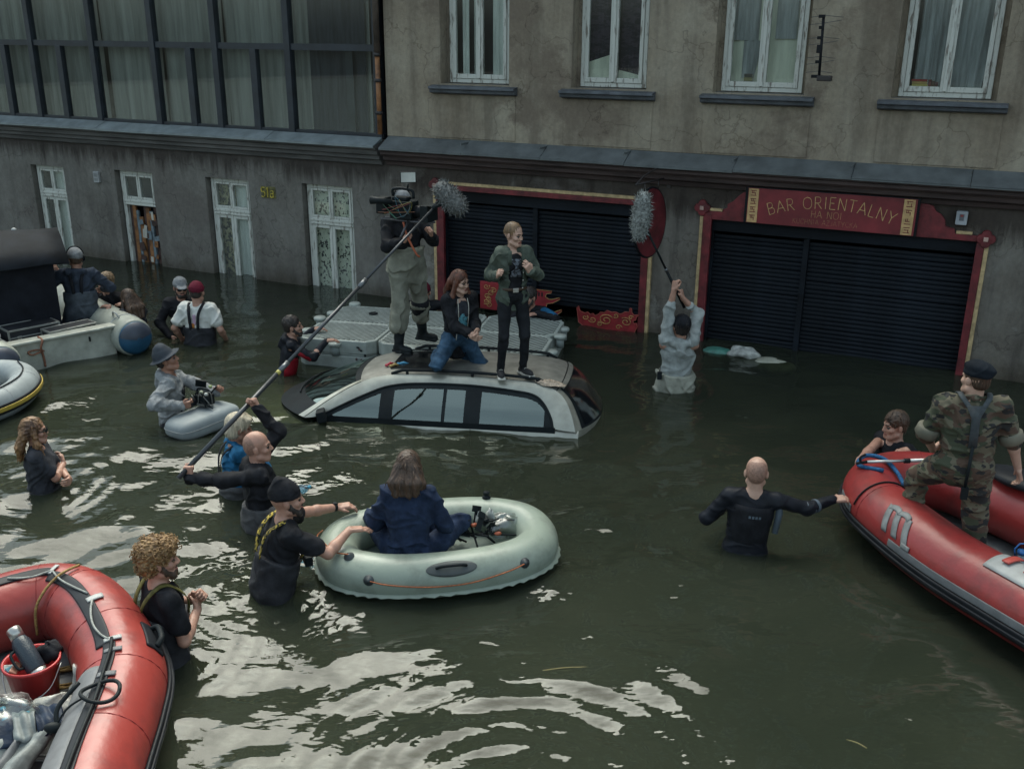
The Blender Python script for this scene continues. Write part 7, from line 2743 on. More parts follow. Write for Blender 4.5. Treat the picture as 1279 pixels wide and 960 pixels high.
c_lgrey = M('pale_grey_hoodie', (0.34, 0.365, 0.355), 0.85, var=0.2, scale=14, bump=0.25, bscale=60)
c_white = M('white_cotton', (0.62, 0.62, 0.58), 0.85, var=0.12, scale=12, bump=0.15, bscale=60)
c_blue = M('blue_fleece', (0.02, 0.13, 0.27), 0.8, var=0.25, scale=12, bump=0.2, bscale=60)
c_hood = M('navy_hoodie', (0.04, 0.052, 0.075), 0.85, var=0.25, scale=14, bump=0.2, bscale=60)
c_tee = M('charcoal_tee', (0.045, 0.048, 0.058), 0.85, var=0.3, scale=14, bump=0.15, bscale=60)
c_strap = M('strap_yellow_black', (0.40, 0.30, 0.06), 0.7, col2=(0.02, 0.02, 0.015), scale=46, contrast=(0.46, 0.54), detail=1)
c_strapo = M('strap_olive', (0.12, 0.11, 0.035), 0.7, var=0.3, scale=30)
c_sole = M('white_sole', (0.55, 0.53, 0.47), 0.6, var=0.2)
c_maroon = M('cap_maroon', (0.13, 0.014, 0.03), 0.75, var=0.2)
c_capg = M('cap_grey', (0.24, 0.25, 0.26), 0.85, var=0.2, scale=20)
c_buck = M('hat_slate', (0.05, 0.058, 0.07), 0.75, var=0.2)
c_beret = M('beret_black', (0.010, 0.014, 0.02), 0.9)
c_belt = M('belt_leather', (0.07, 0.04, 0.022), 0.5)

for _n, _m in MATS.items():
    if _n.split('_')[0] in ('cloth', 'wader', 'denim', 'black', 'navy', 'charcoal', 'neoprene', 'olive', 'grey', 'blue', 'cap', 'hat', 'beret', 'tent', 'strap') and _n != 'blue_cap':
        _b = _m.node_tree.nodes.get('Principled BSDF')
        if _b:
            _b.inputs['Specular IOR Level'].default_value = 0.16

def camo():
    m = bpy.data.materials.new('woodland_camouflage')
    m.use_nodes = True
    t = m.node_tree
    L = t.links.new
    b = t.nodes['Principled BSDF']
    b.inputs['Roughness'].default_value = 0.85
    tc = t.nodes.new('ShaderNodeTexCoord')
    col = None
    for k, (c, th, sc_, st) in enumerate((((0.12, 0.105, 0.07), 0, 0, 1), ((0.045, 0.052, 0.03), 0.50, 7, 1.7), ((0.075, 0.045, 0.03), 0.55, 8, 1.8), ((0.014, 0.014, 0.014), 0.575, 9, 2.0))):
        if k == 0:
            col = c
            continue
        mp = t.nodes.new('ShaderNodeMapping')
        mp.inputs['Location'].default_value = (k * 3.3, k * 1.7, k)
        mp.inputs['Scale'].default_value = (1, 1, st)
        n = t.nodes.new('ShaderNodeTexNoise')
        n.inputs['Scale'].default_value = sc_
        n.inputs['Detail'].default_value = 2.5
        r = t.nodes.new('ShaderNodeMath')
        r.operation = 'GREATER_THAN'
        r.inputs[1].default_value = th
        x = t.nodes.new('ShaderNodeMixRGB')
        L(tc.outputs['Object'], mp.inputs[0])
        L(mp.outputs[0], n.inputs['Vector'])
        L(n.outputs['Fac'], r.inputs[0])
        L(r.outputs[0], x.inputs[0])
        if isinstance(col, tuple):
            x.inputs[1].default_value = (*col, 1)
        else:
            L(col, x.inputs[1])
        x.inputs[2].default_value = (*c, 1)
        col = x.outputs[0]
    L(col, b.inputs['Base Color'])
    return m
c_camo = camo()
converse = dict(mat=M('canvas_black', (0.02, 0.02, 0.022), 0.8), sole=c_sole, cap=c_sole, toe_m=0, laces=True)

zr = roof_at(0.0, 9.90)
# standing woman on the car roof
I = person('woman in an open olive jacket and black jeans standing on the car roof', 0.0, 9.88, zr, 166, 1.63, torso=(1, 0, -4), head=(4, 0, -38), skin=m_skinp,
           hair=('tied', 'honey'), female=True, top=dict(mat=c_olive, open=0.078, under=c_black, collar=True, sleeve=0.98, off=0.028, hem=0.06, amp=0.006),
           bottom=dict(mat=c_bjean, off=0.004, ankle=0.038, belt=c_belt, amp=0.003), shoes=converse,
           armR=dict(loc=(0.215, 0.15, 1.20), elbow=(0.35, -0.5, -1), dirn=(-0.1, 0.6, 0.5), curl=78), armL=dict(loc=(-0.15, 0.20, 1.24), elbow=(-0.6, -0.1, -1), dirn=(0.45, 0.25, 0.7), palm=(0.3, -1, 0), curl=38),
           legR=dict(to=(0.125, 0.0, 0.08), toe=(0.15, 1, 0)), legL=dict(to=(-0.12, 0.0, 0.08), toe=(-0.35, 1, 0)), seed=11)
torso_patch(I, 'shirt_print', M('tee_print', (0.14, 0.16, 0.19), 0.8, col2=(0.016, 0.017, 0.021), scale=34, contrast=(0.45, 0.52), detail=2), -0.06, 0.06, 0.22, 0.42, True, 0.014, 0.012, 3)
mb = MB()
mb.cbox((0, 0, 0), (0.06, 0.012, 0.045))
mb.build('belt_buckle', m_steel, I['P'], loc=tuple(I['tp']((0.01, 0.142, 0.078))), bevel=0.004)
wrist_watch(I, -1, c_belt)
for k in range(4):
    mb = MB()
    mb.ell((0, 0, 0), (0.008, 0.005, 0.008))
    mb.build('jacket_button', m_steel, I['P'], loc=tuple(I['tp']((-0.068 - 0.004 * k, 0.138, 0.10 + 0.085 * k))))
for s in (-1, 1):
    mb = MB()
    mb.grid([[I['tp']((s * (0.055 + w), 0.128 + 0.010 * (w > 0.03) - 0.05 * max(0, z - 0.42), z)) for w in (0, 0.02, 0.045)] for z in (0.36, 0.42, 0.48, 0.515)])
    mb.build('lapel', c_olive, I['P'], fix=False, solid=0.006)

# kneeling girl
zg = roof_at(-0.57, 10.2)
I = person('girl with long auburn hair kneeling on the car roof in black jacket', -0.57, 10.2, zg, 150, 1.66, torso=(9, 0, 4), head=(2, 2, -22), hips=(0, -0.05, 0.29), skin=m_skinp,
           hair=('longfront', 'auburn'), female=True, top=dict(mat=c_black, open=0.072, under=c_tee, sleeve=0.92, off=0.026, hem=0.10, hood=True, amp=0.006),
           bottom=dict(mat=c_jean, off=0.018, ankle=0.055, amp=0.006), shoes=dict(converse, mat=M('canvas_red', (0.2, 0.02, 0.03), 0.8)),
           armR=dict(loc=(0.045, 0.36, 0.44), elbow=(0.35, -0.6, -0.8), dirn=(-0.5, 0.8, -0.35), curl=45), armL=dict(loc=(-0.04, 0.36, 0.48), elbow=(-0.35, -0.6, -0.8), dirn=(0.5, 0.7, -0.5), curl=45),
           legR=dict(to=(0.17, -0.16, 0.085), knee=(0.25, 1, 0.42), toe=(0.45, 1, -0.05)), legL=dict(to=(-0.11, -0.26, 0.07), knee=(-0.25, 1, -0.02), toe=(0, -1, -0.15)), seed=12)
torso_patch(I, 'shirt_print', M('turquoise_print', (0.12, 0.36, 0.44), 0.8, col2=(0.05, 0.12, 0.15), scale=30, contrast=(0.4, 0.5)), -0.062, 0.062, 0.16, 0.33, True, 0.016, 0.016, 4)
for s in (-1, 1):
    mb = MB()
    mb.tube([I['tp'](p) for p in catmull([(s * 0.058, 0.085, 0.50), (s * 0.062, 0.125, 0.42), (s * 0.060, 0.142, 0.30), (s * 0.062, 0.13, 0.14), (s * 0.07, 0.13, 0.02)], 4)], 0.0045, 5)
    mb.build('zip_edge', c_sole, I['P'])

# camera operator
zo = roof_at(-1.22, 10.75)
I = person('camera operator in khaki waders and dark jacket standing on the car roof', -1.20, 10.98, zo, 150, 1.80, torso=(-6, 0, 0), head=(-2, 0, 0), skin=m_skin,
           hair=('crop', 'grey'), hat=('cap', c_capg, c_capg), top=dict(mat=c_black, sleeve=0.97, off=0.02, hood=True), build=1.08,
           bottom=dict(mat=c_waderk, mat2=c_waderk, off=0.034, ankle=0.058, end=0.5, bib=0.17, amp=0.010, f=22, name='waders'),
           armR=dict(loc=(0.17, 0.33, 1.28), elbow=(0.7, -0.2, -1), dirn=(-0.2, 0.5, 0.6), curl=70), armL=dict(loc=(-0.14, 0.33, 1.32), elbow=(-0.7, -0.1, -1), dirn=(0.2, 0.5, 0.6), curl=70),
           legR=dict(to=(0.19, 0.15, 0.08), toe=(-0.45, 1, 0)), legL=dict(to=(-0.26, -0.17, -0.02), toe=(-0.8, 1, 0), knee=(-0.3, 1, 0)), shoes=dict(mat=m_rubber, sole=m_rubber, boot=0.52), seed=13)
for s in (1, -1):
    hip, kn, ank = I['legs'][s]
    mb = MB()
    if s == -1:
        T = look(tuple(kn + (ank - kn) * 0.0), tuple(ank))
        mb.lathe([(0.104, -0.02), (0.110, 0.05), (0.10, 0.14), (0.09, 0.2)], 16, 0, T)
        mb.build('knee_patch', c_black, I['P'])
mb = MB()
for s in (-1, 1):
    mb.ell(tuple(I['hp']((s * 0.094, -0.01, 0.01))), (0.022, 0.036, 0.042))
mb.tube([I['hp']((0.1 * math.cos(a), -0.02, 0.05 + 0.125 * math.sin(a))) for a in np.linspace(0.1, math.pi - 0.1, 12)], 0.008, 6)
mb.build('headphones', m_rubber, I['P'])
hz = zo + 1.52
CC = thing('cinema_camera', 'black cinema camera rig with small white monitor held up by the man in khaki waders', 'camera', (-1.17, 10.62, zo + 1.655), (0, 0, R(-26)))
CC.scale = (1.36, 1.36, 1.36)
mb = MB()      # local X is the lens direction
mb.cbox((0, 0, 0), (0.20, 0.12, 0.14))
mb.cbox((-0.02, 0, 0.085), (0.14, 0.08, 0.03))
mb.build('body', m_rubber, CC, bevel=0.008)
mb = MB()
mb.tube([(0.10, 0, -0.005), (0.20, 0, -0.005)], [0.045, 0.05], 16)
mb.build('lens', m_black, CC)
mb = MB()
mb.cbox((0.225, 0, -0.01), (0.07, 0.16, 0.13))
mb.box((0.255, -0.09, 0.055), (0.34, 0.09, 0.062), 0, Matrix.Translation((0, 0, 0)))
mb.build('matte_box', m_rubber, CC, bevel=0.005)
mb = MB()
mb.cbox((-0.19, 0, 0.02), (0.09, 0.10, 0.13))
mb.cbox((-0.15, 0.0, 0.02), (0.03, 0.08, 0.10))
mb.build('battery', m_rubber, CC, bevel=0.008)
mb = MB()
mb.tube([(-0.06, -0.08, 0.06), (-0.13, -0.15, 0.08), (-0.20, -0.16, 0.08)], [0.02, 0.024, 0.034], 10)
mb.build('viewfinder', m_rubber, CC)
mb = MB()
mb.tube(catmull([(-0.10, 0, 0.10), (-0.09, 0, 0.155), (0.07, 0, 0.155), (0.09, 0, 0.09)], 4), 0.012, 8)
mb.build('top_handle', m_rubber, CC)
mb = MB()
mb.tube([(0.03, 0, 0.15), (0.05, -0.01, 0.2)], 0.008, 6)
mb.cbox((0.05, -0.01, 0.255), (0.02, 0.125, 0.085), rot=(0, 0, -0.9))
mo_ = mb.build('monitor', m_rubber, CC, bevel=0.004)
mb = MB()
T = Matrix.Translation((0.05, -0.01, 0.255)) @ Matrix.Rotation(-0.9, 4, 'Z') @ Matrix.Translation((0, 0, 0))
mb.cbox((0.0115, 0, 0), (0.002, 0.112, 0.073), T=T)
mb.cbox((-0.0115, 0, 0), (0.002, 0.112, 0.073), T=T)
mb.build('screen', M('white_screen_cover', (0.62, 0.63, 0.58), 0.6), mo_)
mb = MB()
for y in (-0.03, 0.03):
    mb.tube([(-0.2, y, -0.085), (0.26, y, -0.085)], 0.009, 8)
mb.tube([(0.06, -0.04, -0.085), (0.06, -0.16, -0.19)], 0.010, 8)
mb.tube([(0.06, 0.04, -0.085), (0.04, 0.14, -0.19)], 0.010, 8)
mb.build('rods', M('rig_metal', (0.10, 0.10, 0.11), 0.4, 0.5), CC)
rr = random.Random(4)
for k, (col, nm) in enumerate((((0.40, 0.05, 0.04), 'red'), ((0.42, 0.36, 0.05), 'yellow'), ((0.04, 0.22, 0.32), 'blue'), ((0.35, 0.35, 0.32), 'grey'), ((0.42, 0.14, 0.04), 'orange'), ((0.05, 0.28, 0.16), 'green'))):
    p = [(rr.uniform(-0.2, 0.15), -0.07 - rr.uniform(0, 0.04), rr.uniform(-0.08, 0.12)) for _ in range(4)]
    mb = MB()
    mb.tube(catmull(p, 5), 0.0024, 5)
    mb.build('cable', M('cable_' + nm, tuple(0.4 * c + 0.015 for c in col), 0.5), CC)
mb = MB()
mb.tube(catmull([(0.02, -0.05, -0.09), (0.06, -0.06, -0.2), (0.13, -0.05, -0.33), (0.15, -0.03, -0.36)], 5), 0.009, 6)
mb.build('orange_strap', M('strap_orange', (0.42, 0.10, 0.04), 0.6), CC)

# wetsuit man at the pontoon
I = person('man in a black and red wetsuit leaning on the left end of the pontoon', -2.74, 11.28, -1.02, 78, 1.74, torso=(14, 0, 0), head=(-6, 0, 6), skin=m_skin, hair=('short', 'dark'), beard='dark',
           top=dict(mat=c_neo, sleeve=1.0, off=0.008, amp=0.002, hood=True), bottom=dict(mat=c_neo, off=0.006),
           armR=dict(to=(-2.22, 11.28, 0.40), elbow=(0.5, -0.3, -0.8), wdirn=(0.9, 0.3, 0.0), wpalm=(0, 0, -1), curl=18), armL=dict(to=(-2.46, 11.78, 0.40), elbow=(-0.8, 0, -0.6), wdirn=(0.9, 0.2, 0), wpalm=(0, 0, -1), curl=18), seed=14)
mb = MB()
mb.grid([[I['tp']((0.176 * math.cos(a), 0.122 * math.sin(a), z)) for a in np.linspace(-0.35 + 0.25 * e, 1.15 - 0.25 * e, 10)] for z, e in ((0.07, 0.4), (0.14, 0), (0.21, 0), (0.28, 0.5), (0.32, 1.4))])
mb.build('red_panel', c_red, I['P'], fix=False, solid=0.008)
sh, el_, wr_ = I['arms'][1]
mb = MB()
mb.tube([sh + (el_ - sh) * 0.25 - [0, 0, 0.012], sh + (el_ - sh) * 0.95 - [0, 0, 0.02]], [0.055, 0.05], 12)
mb.build('red_underarm', c_red, I['P'])

# two people in the water behind the pontoon
person('person in a maroon top leaning forearms on the pontoon behind the camera operator', -1.22, 13.12, -1.0, 172, 1.72, torso=(16, 0, 0), head=(-6, 0, 10), skin=m_skin, hair=('short', 'dark'), hat=('cap', c_maroon, c_maroon),
       top=dict(mat=c_black, sleeve=0.62, off=0.02), bottom=dict(mat=c_wader, off=0.02),
       armR=dict(to=(-1.55, 12.82, 0.41), elbow=(1, -0.2, -0.4), wdirn=(0.5, -0.6, 0), wpalm=(0, 0, -1), curl=20), armL=dict(to=(-0.86, 12.80, 0.41), elbow=(-1, -0.2, -0.3), wdirn=(0.8, -0.4, 0), wpalm=(0, 0, -1), curl=20), seed=15)
I = person('man with a blue sleeve resting his chin on his hand behind the standing woman', 0.29, 12.82, -0.98, 205, 1.72, torso=(15, 0, 0), head=(6, 0, 18), skin=m_skin, hair=('short', 'dark'), beard='dark',
       top=dict(mat=c_black, sleeve=0.98, off=0.02), bottom=dict(mat=c_wader, off=0.02),
       armR=dict(to=(0.16, 12.62, 0.47), elbow=(0.9, 0.2, -0.8), wdirn=(-0.3, -0.3, 0.7), wpalm=(0.3, 0.8, 0), curl=60), armL=dict(to=(0.32, 12.50, 0.41), elbow=(-1, -0.2, -0.2), wdirn=(-0.8, -0.3, 0), wpalm=(0, 0, -1), curl=20), seed=16)
mb = MB()
mb.grid([[I['tp']((x, 0.11 * math.sqrt(max(0, 1 - (x / 0.2) ** 2)) + 0.034, z)) for x in np.linspace(-0.15, 0.15, 9)] for z in np.linspace(0.05, 0.44, 6)])
mb.build('life_vest', c_black, I['P'], fix=False, solid=0.02)
sh, el_, wr_ = I['arms'][-1]
mb = MB()
mb.tube([sh + (el_ - sh) * u for u in (0.1, 0.5, 0.95)], [0.072, 0.074, 0.066], 14)
mb.build('blue_sleeve', c_blue, I['P'])

# second boom operator, seen from behind
I = person('sound man in pale grey hoodie and beige waders holding a boom pole overhead', 1.88, 10.80, -0.95, -6, 1.86, torso=(-4, 2, 0), head=(-10, 0, -6), skin=m_skin, hair=('short', 'dark'), hat=('cap', c_black, c_black),
       top=dict(mat=c_lgrey, sleeve=0.72, off=0.024, hood=True, amp=0.007, f=24), bottom=dict(mat=c_waderb, off=0.045, bib=0.14, amp=0.009, f=22, name='waders'),
       armR=dict(to=(1.925, 10.86, 1.06), elbow=(0.8, 0.5, 0.1), wdirn=(-0.2, 0.2, 0.8), wpalm=(-0.7, 0.3, 0), curl=68), armL=dict(to=(1.80, 10.72, 1.22), elbow=(-0.5, 0.7, 0.1), wdirn=(0.1, 0.2, 0.9), wpalm=(0.7, 0.4, 0), curl=68), seed=17)
mb = MB()
mb.cbox((0, 0, 0), (0.05, 0.03, 0.09))
mb.tube([(0, 0, 0.04), (0.0, -0.01, 0.11)], 0.006, 6)
mb.build('radio', m_rubber, I['P'], loc=tuple(I['tp']((-0.20, -0.09, 0.13))))

# bald man reaching for the right-hand boat
I = person('bald man in a black wetsuit reaching out to the right red boat', 1.88, 7.05, -0.98, 8, 1.76, torso=(4, 4, 0), head=(4, 0, 4), skin=m_skinp, hair=('bald', None),
       top=dict(mat=c_neo, mat2=c_neog, sleeve=1.0, off=0.012, amp=0.003), bottom=dict(mat=c_neo, off=0.01), build=1.08,
       armR=dict(to=(2.60, 7.20, 0.36), elbow=(0.2, -0.4, -0.8), wdirn=(1, 0.15, 0.0), wpalm=(0.3, 0.3, -1), curl=22), armL=dict(loc=(-0.17, 0.27, 1.17), elbow=(-0.8, -0.3, -0.75), curl=40), seed=18)
torso_patch(I, 'vest', c_black, -0.16, 0.16, 0.05, 0.42, False, 0.022, 0.0, 1)
for k in range(4):
    mb = MB()
    mb.grid([[I['tp']((x, -(0.106 * 1.08 * math.sqrt(max(0.05, 1 - (x / .17) ** 2 - ((z - .32) / .30) ** 2 * .55)) + 0.028), z)) for x in (-0.03 + 0.026 * k, -0.012 + 0.026 * k)] for z in (0.33, 0.352)])
    mb.build('back_print', c_neog, I['P'], fix=False)
sh, el_, wr_ = I['arms'][1]
for (a, b, u, v) in ((sh, el_, 0.86, 1.0), (el_, wr_, 0.08, 0.18), (el_, wr_, 0.26, 0.36)):
    mb = MB()
    mb.tube([a + (b - a) * u, a + (b - a) * v], [0.0585, 0.058] if b is el_ else [0.057, 0.054], 14)
    mb.build('sleeve_band', c_neog, I['P'])
mb = MB()
mb.tube([I['tp'](p) for p in ((0.20, -0.055, 0.20), (0.215, -0.02, 0.36), (0.20, -0.02, 0.46))], [0.025, 0.03, 0.02], 8)
mb.build('side_stripe', c_neog, I['P'])
sh, el_, wr_ = I['arms'][-1]
T = look(tuple(el_), tuple(el_ + (sh - el_)))
mb = MB()
mb.ell(tuple(sh + (el_ - sh) * 0.15 + [0, -0.035, 0.02]), (0.035, 0.03, 0.04))
mb.build('shoulder_tear', m_skinp, I['P'])

# man at the bow of the right-hand boat
person('short haired man in a black sleeveless top leaning on the bow of the right boat', 3.47, 8.22, -1.0, 242, 1.74, torso=(4, 0, 6), head=(4, 0, 18), skin=m_skin, hair=('short', 'brown'),
       top=dict(mat=c_black, sleeve=0.06, off=0.012), bottom=dict(mat=c_wader, off=0.02),
       armR=dict(to=(3.02, 7.88, 0.40), elbow=(0.7, -0.2, -0.9), wdirn=(-0.3, -0.6, -0.1), wpalm=(0.3, 0.2, -1), curl=30), armL=dict(to=(3.46, 7.98, 0.46), elbow=(-0.9, -0.2, -0.9), wdirn=(-0.7, -0.5, 0), wpalm=(0, 0, -1), curl=25), seed=19)

# soldier
I = person('soldier in woodland camouflage and black beret standing in the right boat', 3.37, 6.50, 0.06, 12, 1.66, torso=(2, -2, 0), head=(0, 0, -34), hips=(-0.10, 0.02, 0.93), skin=m_skinp, hair=('crop', 'brown'), build=1.16,
       hat=('beret', c_beret, c_beret), top=dict(mat=c_camo, sleeve=0.56, off=0.026, collar=True, hem=0.06, amp=0.006), bottom=dict(mat=c_camo, off=0.028, ankle=0.05, amp=0.007),
       armR=dict(loc=(0.32, 0.08, 0.86), elbow=(0.8, -0.6, -0.3), curl=35), armL=dict(loc=(-0.30, 0.24, 0.97), elbow=(-1, -0.5, -0.3), dirn=(0.5, 0.8, 0.1), curl=45),
       legR=dict(to=(0.08, 0.0, 0.08)), legL=dict(to=(-0.34, 0.34, 0.26), knee=(-0.55, 1, 0.3), toe=(-0.2, 1, 0)), shoes=dict(mat=m_rubber, sole=m_rubber, boot=0.5), seed=20)
m_web = M('grey_webbing', (0.05, 0.06, 0.066), 0.8, var=0.2, scale=20)
mb = MB()
mb.grid([[I['tp']((x, -0.152 - 0.0 * z, z)) for x in (-0.03, 0, 0.03)] for z in (0.17, 0.30, 0.40)] + [[I['tp']((x * 2.4, -0.128, 0.49)) for x in (-0.03, 0, 0.03)]])
mb.build('webbing_yoke', m_web, I['P'], fix=False, solid=0.008)
for s in (-1, 1):
    mb = MB()
    pts = catmull([(s * 0.05, -0.132, 0.47), (s * 0.095, -0.08, 0.535), (s * 0.10, 0.02, 0.54), (s * 0.10, 0.12, 0.45)], 5)
    mb.grid([[I['tp']((p[0] + w, p[1], p[2] + 0.008)) for w in (-0.02, 0.02)] for p in pts])
    mb.build('shoulder_strap', m_web, I['P'], fix=False, solid=0.008)
    sh, el_, wr_ = I['arms'][s]
    T = look(tuple(el_ - (sh - el_) * 0.06), tuple(sh))
    mb = MB()
    mb.lathe([(0.072, 0.0), (0.084, 0.01), (0.086, 0.07), (0.074, 0.085)], 16, 0, T)
    mb.build('rolled_cuff', M('cuff_khaki', (0.17, 0.16, 0.12), 0.8, var=0.2), I['P'])
mb = MB()
mb.tube([I['tp'](p) for p in ((0.0, -0.160, 0.18), (-0.01, -0.165, 0.0), (-0.02, -0.155, -0.16))], 0.012, 6)
mb.cbox(tuple(I['tp']((-0.02, -0.165, -0.19))), (0.045, 0.03, 0.09))
mb.build('hanging_strap', m_rubber, I['P'])

# boom operator in front
I = person('bald boom operator in a black jacket and grey waders gripping a long boom pole', -2.10, 7.40, -0.96, 66, 1.78, torso=(4, -4, 4), head=(-4, 0, 14), skin=m_skin, hair=('bald', None),
       top=dict(mat=c_black, sleeve=1.0, off=0.022, hood=True, amp=0.006), bottom=dict(mat=c_waderg, off=0.03, bib=0.17, name='waders'),
       armR=dict(to=(-2.585, 7.22, 0.50), elbow=(0.5, -0.1, -1), wdirn=(-0.1, 0.1, 1), wpalm=(0.2, 0.9, 0.2), curl=72), armL=dict(to=(-2.14, 7.76, 0.89), elbow=(-0.2, 1, 0.25), wdirn=(-0.35, 0.1, 0.9), wpalm=(-0.6, -0.6, 0.2), curl=72), seed=21)
torso_patch(I, 'red_zip', M('zip_red', (0.40, 0.03, 0.04), 0.5), 0.075, 0.088, 0.28, 0.40, True, 0.03)
torso_patch(I, 'chest_pocket', c_wader, -0.07, 0.08, -0.02, 0.12, True, 0.060)
t = bottle('water_bottle', 'cyan water bottle tucked behind the waist of the bald boom operator', (-1.80, 7.30, 0.33), 0.24, 0.04, m_blueplastic, m_cyancap, rot=(R(62), 0, R(60)))

# blond person behind him
person('person with a white blond bob in a blue fleece behind the boom pole', -2.47, 8.02, -1.0, 66, 1.74, torso=(6, 0, 0), head=(10, 0, 0), skin=m_skin2, hair=('bob', 'white'),
       top=dict(mat=c_blue, sleeve=1.0, off=0.022, hood=False, collar=True), bottom=dict(mat=c_waderg, off=0.03, bib=0.16, straps=c_black, name='waders'),
       armR=dict(loc=(0.06, 0.24, 1.44), elbow=(0.5, 0.2, -1), dirn=(-0.3, 0.2, 0.8), palm=(-0.3, -1, 0), curl=60), armL=dict(loc=(-0.03, 0.27, 1.40), elbow=(-0.5, 0.2, -1), dirn=(0.3, 0.2, 0.8), palm=(0.3, -1, 0), curl=60), seed=22)

# man pushing the dinghy
I = person('man in a black beanie and dark waders pushing the green dinghy with both hands', -1.76, 6.36, -0.95, 66, 1.82, torso=(16, 0, -6), head=(-2, 0, 8), skin=m_skin, hair=('bald', None), beard='dark', hat=('beanie', c_black), build=1.04,
       top=dict(mat=c_black, sleeve=0.31, off=0.018), bottom=dict(mat=c_wader, off=0.034, bib=0.24, straps=c_strap, name='waders'),
       armR=dict(to=(-1.20, 6.55, 0.40), elbow=(0.7, 0.1, -0.8), wdirn=(0.95, 0.3, -0.05), wpalm=(0.1, -0.1, -1), curl=12), armL=dict(to=(-1.36, 6.98, 0.37), elbow=(-0.8, 0, -0.6), wdirn=(0.9, 0.2, 0.05), wpalm=(0.1, 0.1, -1), curl=30), seed=23)
wrist_watch(I, -1)
mb = MB()
mb.cbox((0, 0, 0), (0.11, 0.06, 0.08))
mb.build('chest_pouch', m_rubber, I['P'], loc=tuple(I['tp']((0.03, 0.21, 0.22))), bevel=0.01)

# curly haired man
I = person('man with curly blond hair standing in the water beside the left red boat', -2.27, 5.54, -0.95, 48, 1.80, torso=(3, 0, 4), head=(0, 0, 22), skin=m_skin, hair=('curly', 'curly'), beard='brown',
       top=dict(mat=c_black, sleeve=0.31, off=0.016), bottom=dict(mat=c_wader, off=0.03, bib=0.30, straps=c_strapo, name='waders'),
       armR=dict(loc=(0.04, 0.22, 1.19), elbow=(0.6, -0.4, -0.8), dirn=(-0.5, 0.35, 0.55), palm=(-0.6, -0.6, 0), curl=65), armL=dict(loc=(-0.02, 0.24, 1.23), elbow=(-0.7, -0.1, -0.8), dirn=(0.5, 0.3, 0.55), palm=(0.6, -0.6, 0), curl=60), seed=24)

# woman with crossed arms
I = person('woman in sunglasses and charcoal tee with arms crossed at the far left', -4.22, 8.05, -0.98, 66, 1.66, torso=(2, 0, 6), head=(-4, 0, 4), skin=m_skin, hair=('wavy', 'ombre'), female=True, glasses='sun',
       top=dict(mat=c_tee, sleeve=0.31, off=0.02), bottom=dict(mat=c_wader, off=0.03, bib=0.10, name='waders'),
       armR=dict(loc=(-0.14, 0.21, 1.19), elbow=(1, 0.1, -0.9), dirn=(-0.8, -0.1, 0.4), palm=(0.2, -1, 0), curl=30), armL=dict(loc=(0.13, 0.25, 1.13), elbow=(-1, 0.2, -0.9), dirn=(0.9, -0.1, 0.15), palm=(-0.2, -1, 0), curl=30), seed=25)

# bucket hat man with his camera
I = person('man in a dark bucket hat and grey hoodie with a camera on a float', -3.60, 9.72, -0.97, 72, 1.78, torso=(4, 0, 2), head=(-16, 0, 4), skin=m_skin2, hair=('crop', 'dark'), hat=('bucket', c_buck), 
       top=dict(mat=c_grey, sleeve=1.0, off=0.026, hood=True, amp=0.006), bottom=dict(mat=c_wader, off=0.02), 
       armR=dict(to=(-3.38, 9.42, 0.27), elbow=(0.9, -0.4, -0.7), wdirn=(0.85, 0.3, 0.05), wpalm=(-0.2, 0.8, 0.2), curl=50), armL=dict(to=(-3.12, 9.80, 0.28), elbow=(-0.8, 0.2, -0.6), wdirn=(0.5, -0.2, 0.6), wpalm=(0.3, -0.9, 0), curl=50), seed=26)
torso_patch(I, 'chest_rig', c_black, -0.10, 0.10, 0.04, 0.36, True, 0.036, 0.012, 2)
SC = thing('video_camera', 'black handheld camera with lens and cables resting on the grey float', 'camera', (-3.20, 9.62, 0.27), (0, 0, R(-20)))
mb = MB()
mb.cbox((0, 0, 0), (0.18, 0.12, 0.11))
mb.build('body', m_rubber, SC, bevel=0.01)
mb = MB()
mb.tube([(-0.06, -0.09, 0.0), (-0.075, -0.19, 0.0)], [0.045, 0.05], 16)
mb.build('lens', m_black, SC)
mb = MB()
mb.tube([(-0.075, -0.185, 0), (-0.0765, -0.195, 0)], 0.052, 16)
mb.build('lens_ring', m_steel, SC)
mb = MB()
mb.tube(catmull([(-0.08, 0, 0.05), (-0.06, 0, 0.11), (0.06, 0, 0.11), (0.08, 0, 0.05)], 4), 0.011, 8)
mb.tube([(0.06, 0.02, 0.05), (0.13, 0.05, 0.14)], 0.009, 6)
mb.build('handle', m_rubber, SC)
mb = MB()
mb.cbox((-0.06, 0.05, 0.15), (0.11, 0.02, 0.09), rot=(0.4, 0.2, 0.5))
mb.build('monitor', m_rubber, SC, bevel=0.004)
for k, (x, y, z, c) in enumerate(((0.02, -0.06, 0.10, (0.40, 0.42, 0.30)), (0.07, -0.05, 0.08, (0.5, 0.5, 0.46)), (0.04, 0.07, 0.12, (0.30, 0.36, 0.16)))):
    mb = MB()
    mb.ell((x, y, z), (0.022, 0.02, 0.018), seg=10, rings=6)
    mb.build('knob', M('knob_%s' % 'pale olive white'.split()[k], c, 0.5), SC)
for k in range(5):
    mb = MB()
    p = [(rr.uniform(-0.1, 0.16), rr.uniform(-0.1, 0.0), rr.uniform(-0.06, 0.1)) for _ in range(4)]
    mb.tube(catmull(p, 5), 0.006, 5)
    mb.build('cable', m_rubber if k % 2 else M('cable_grey', (0.35, 0.35, 0.32), 0.5), SC)

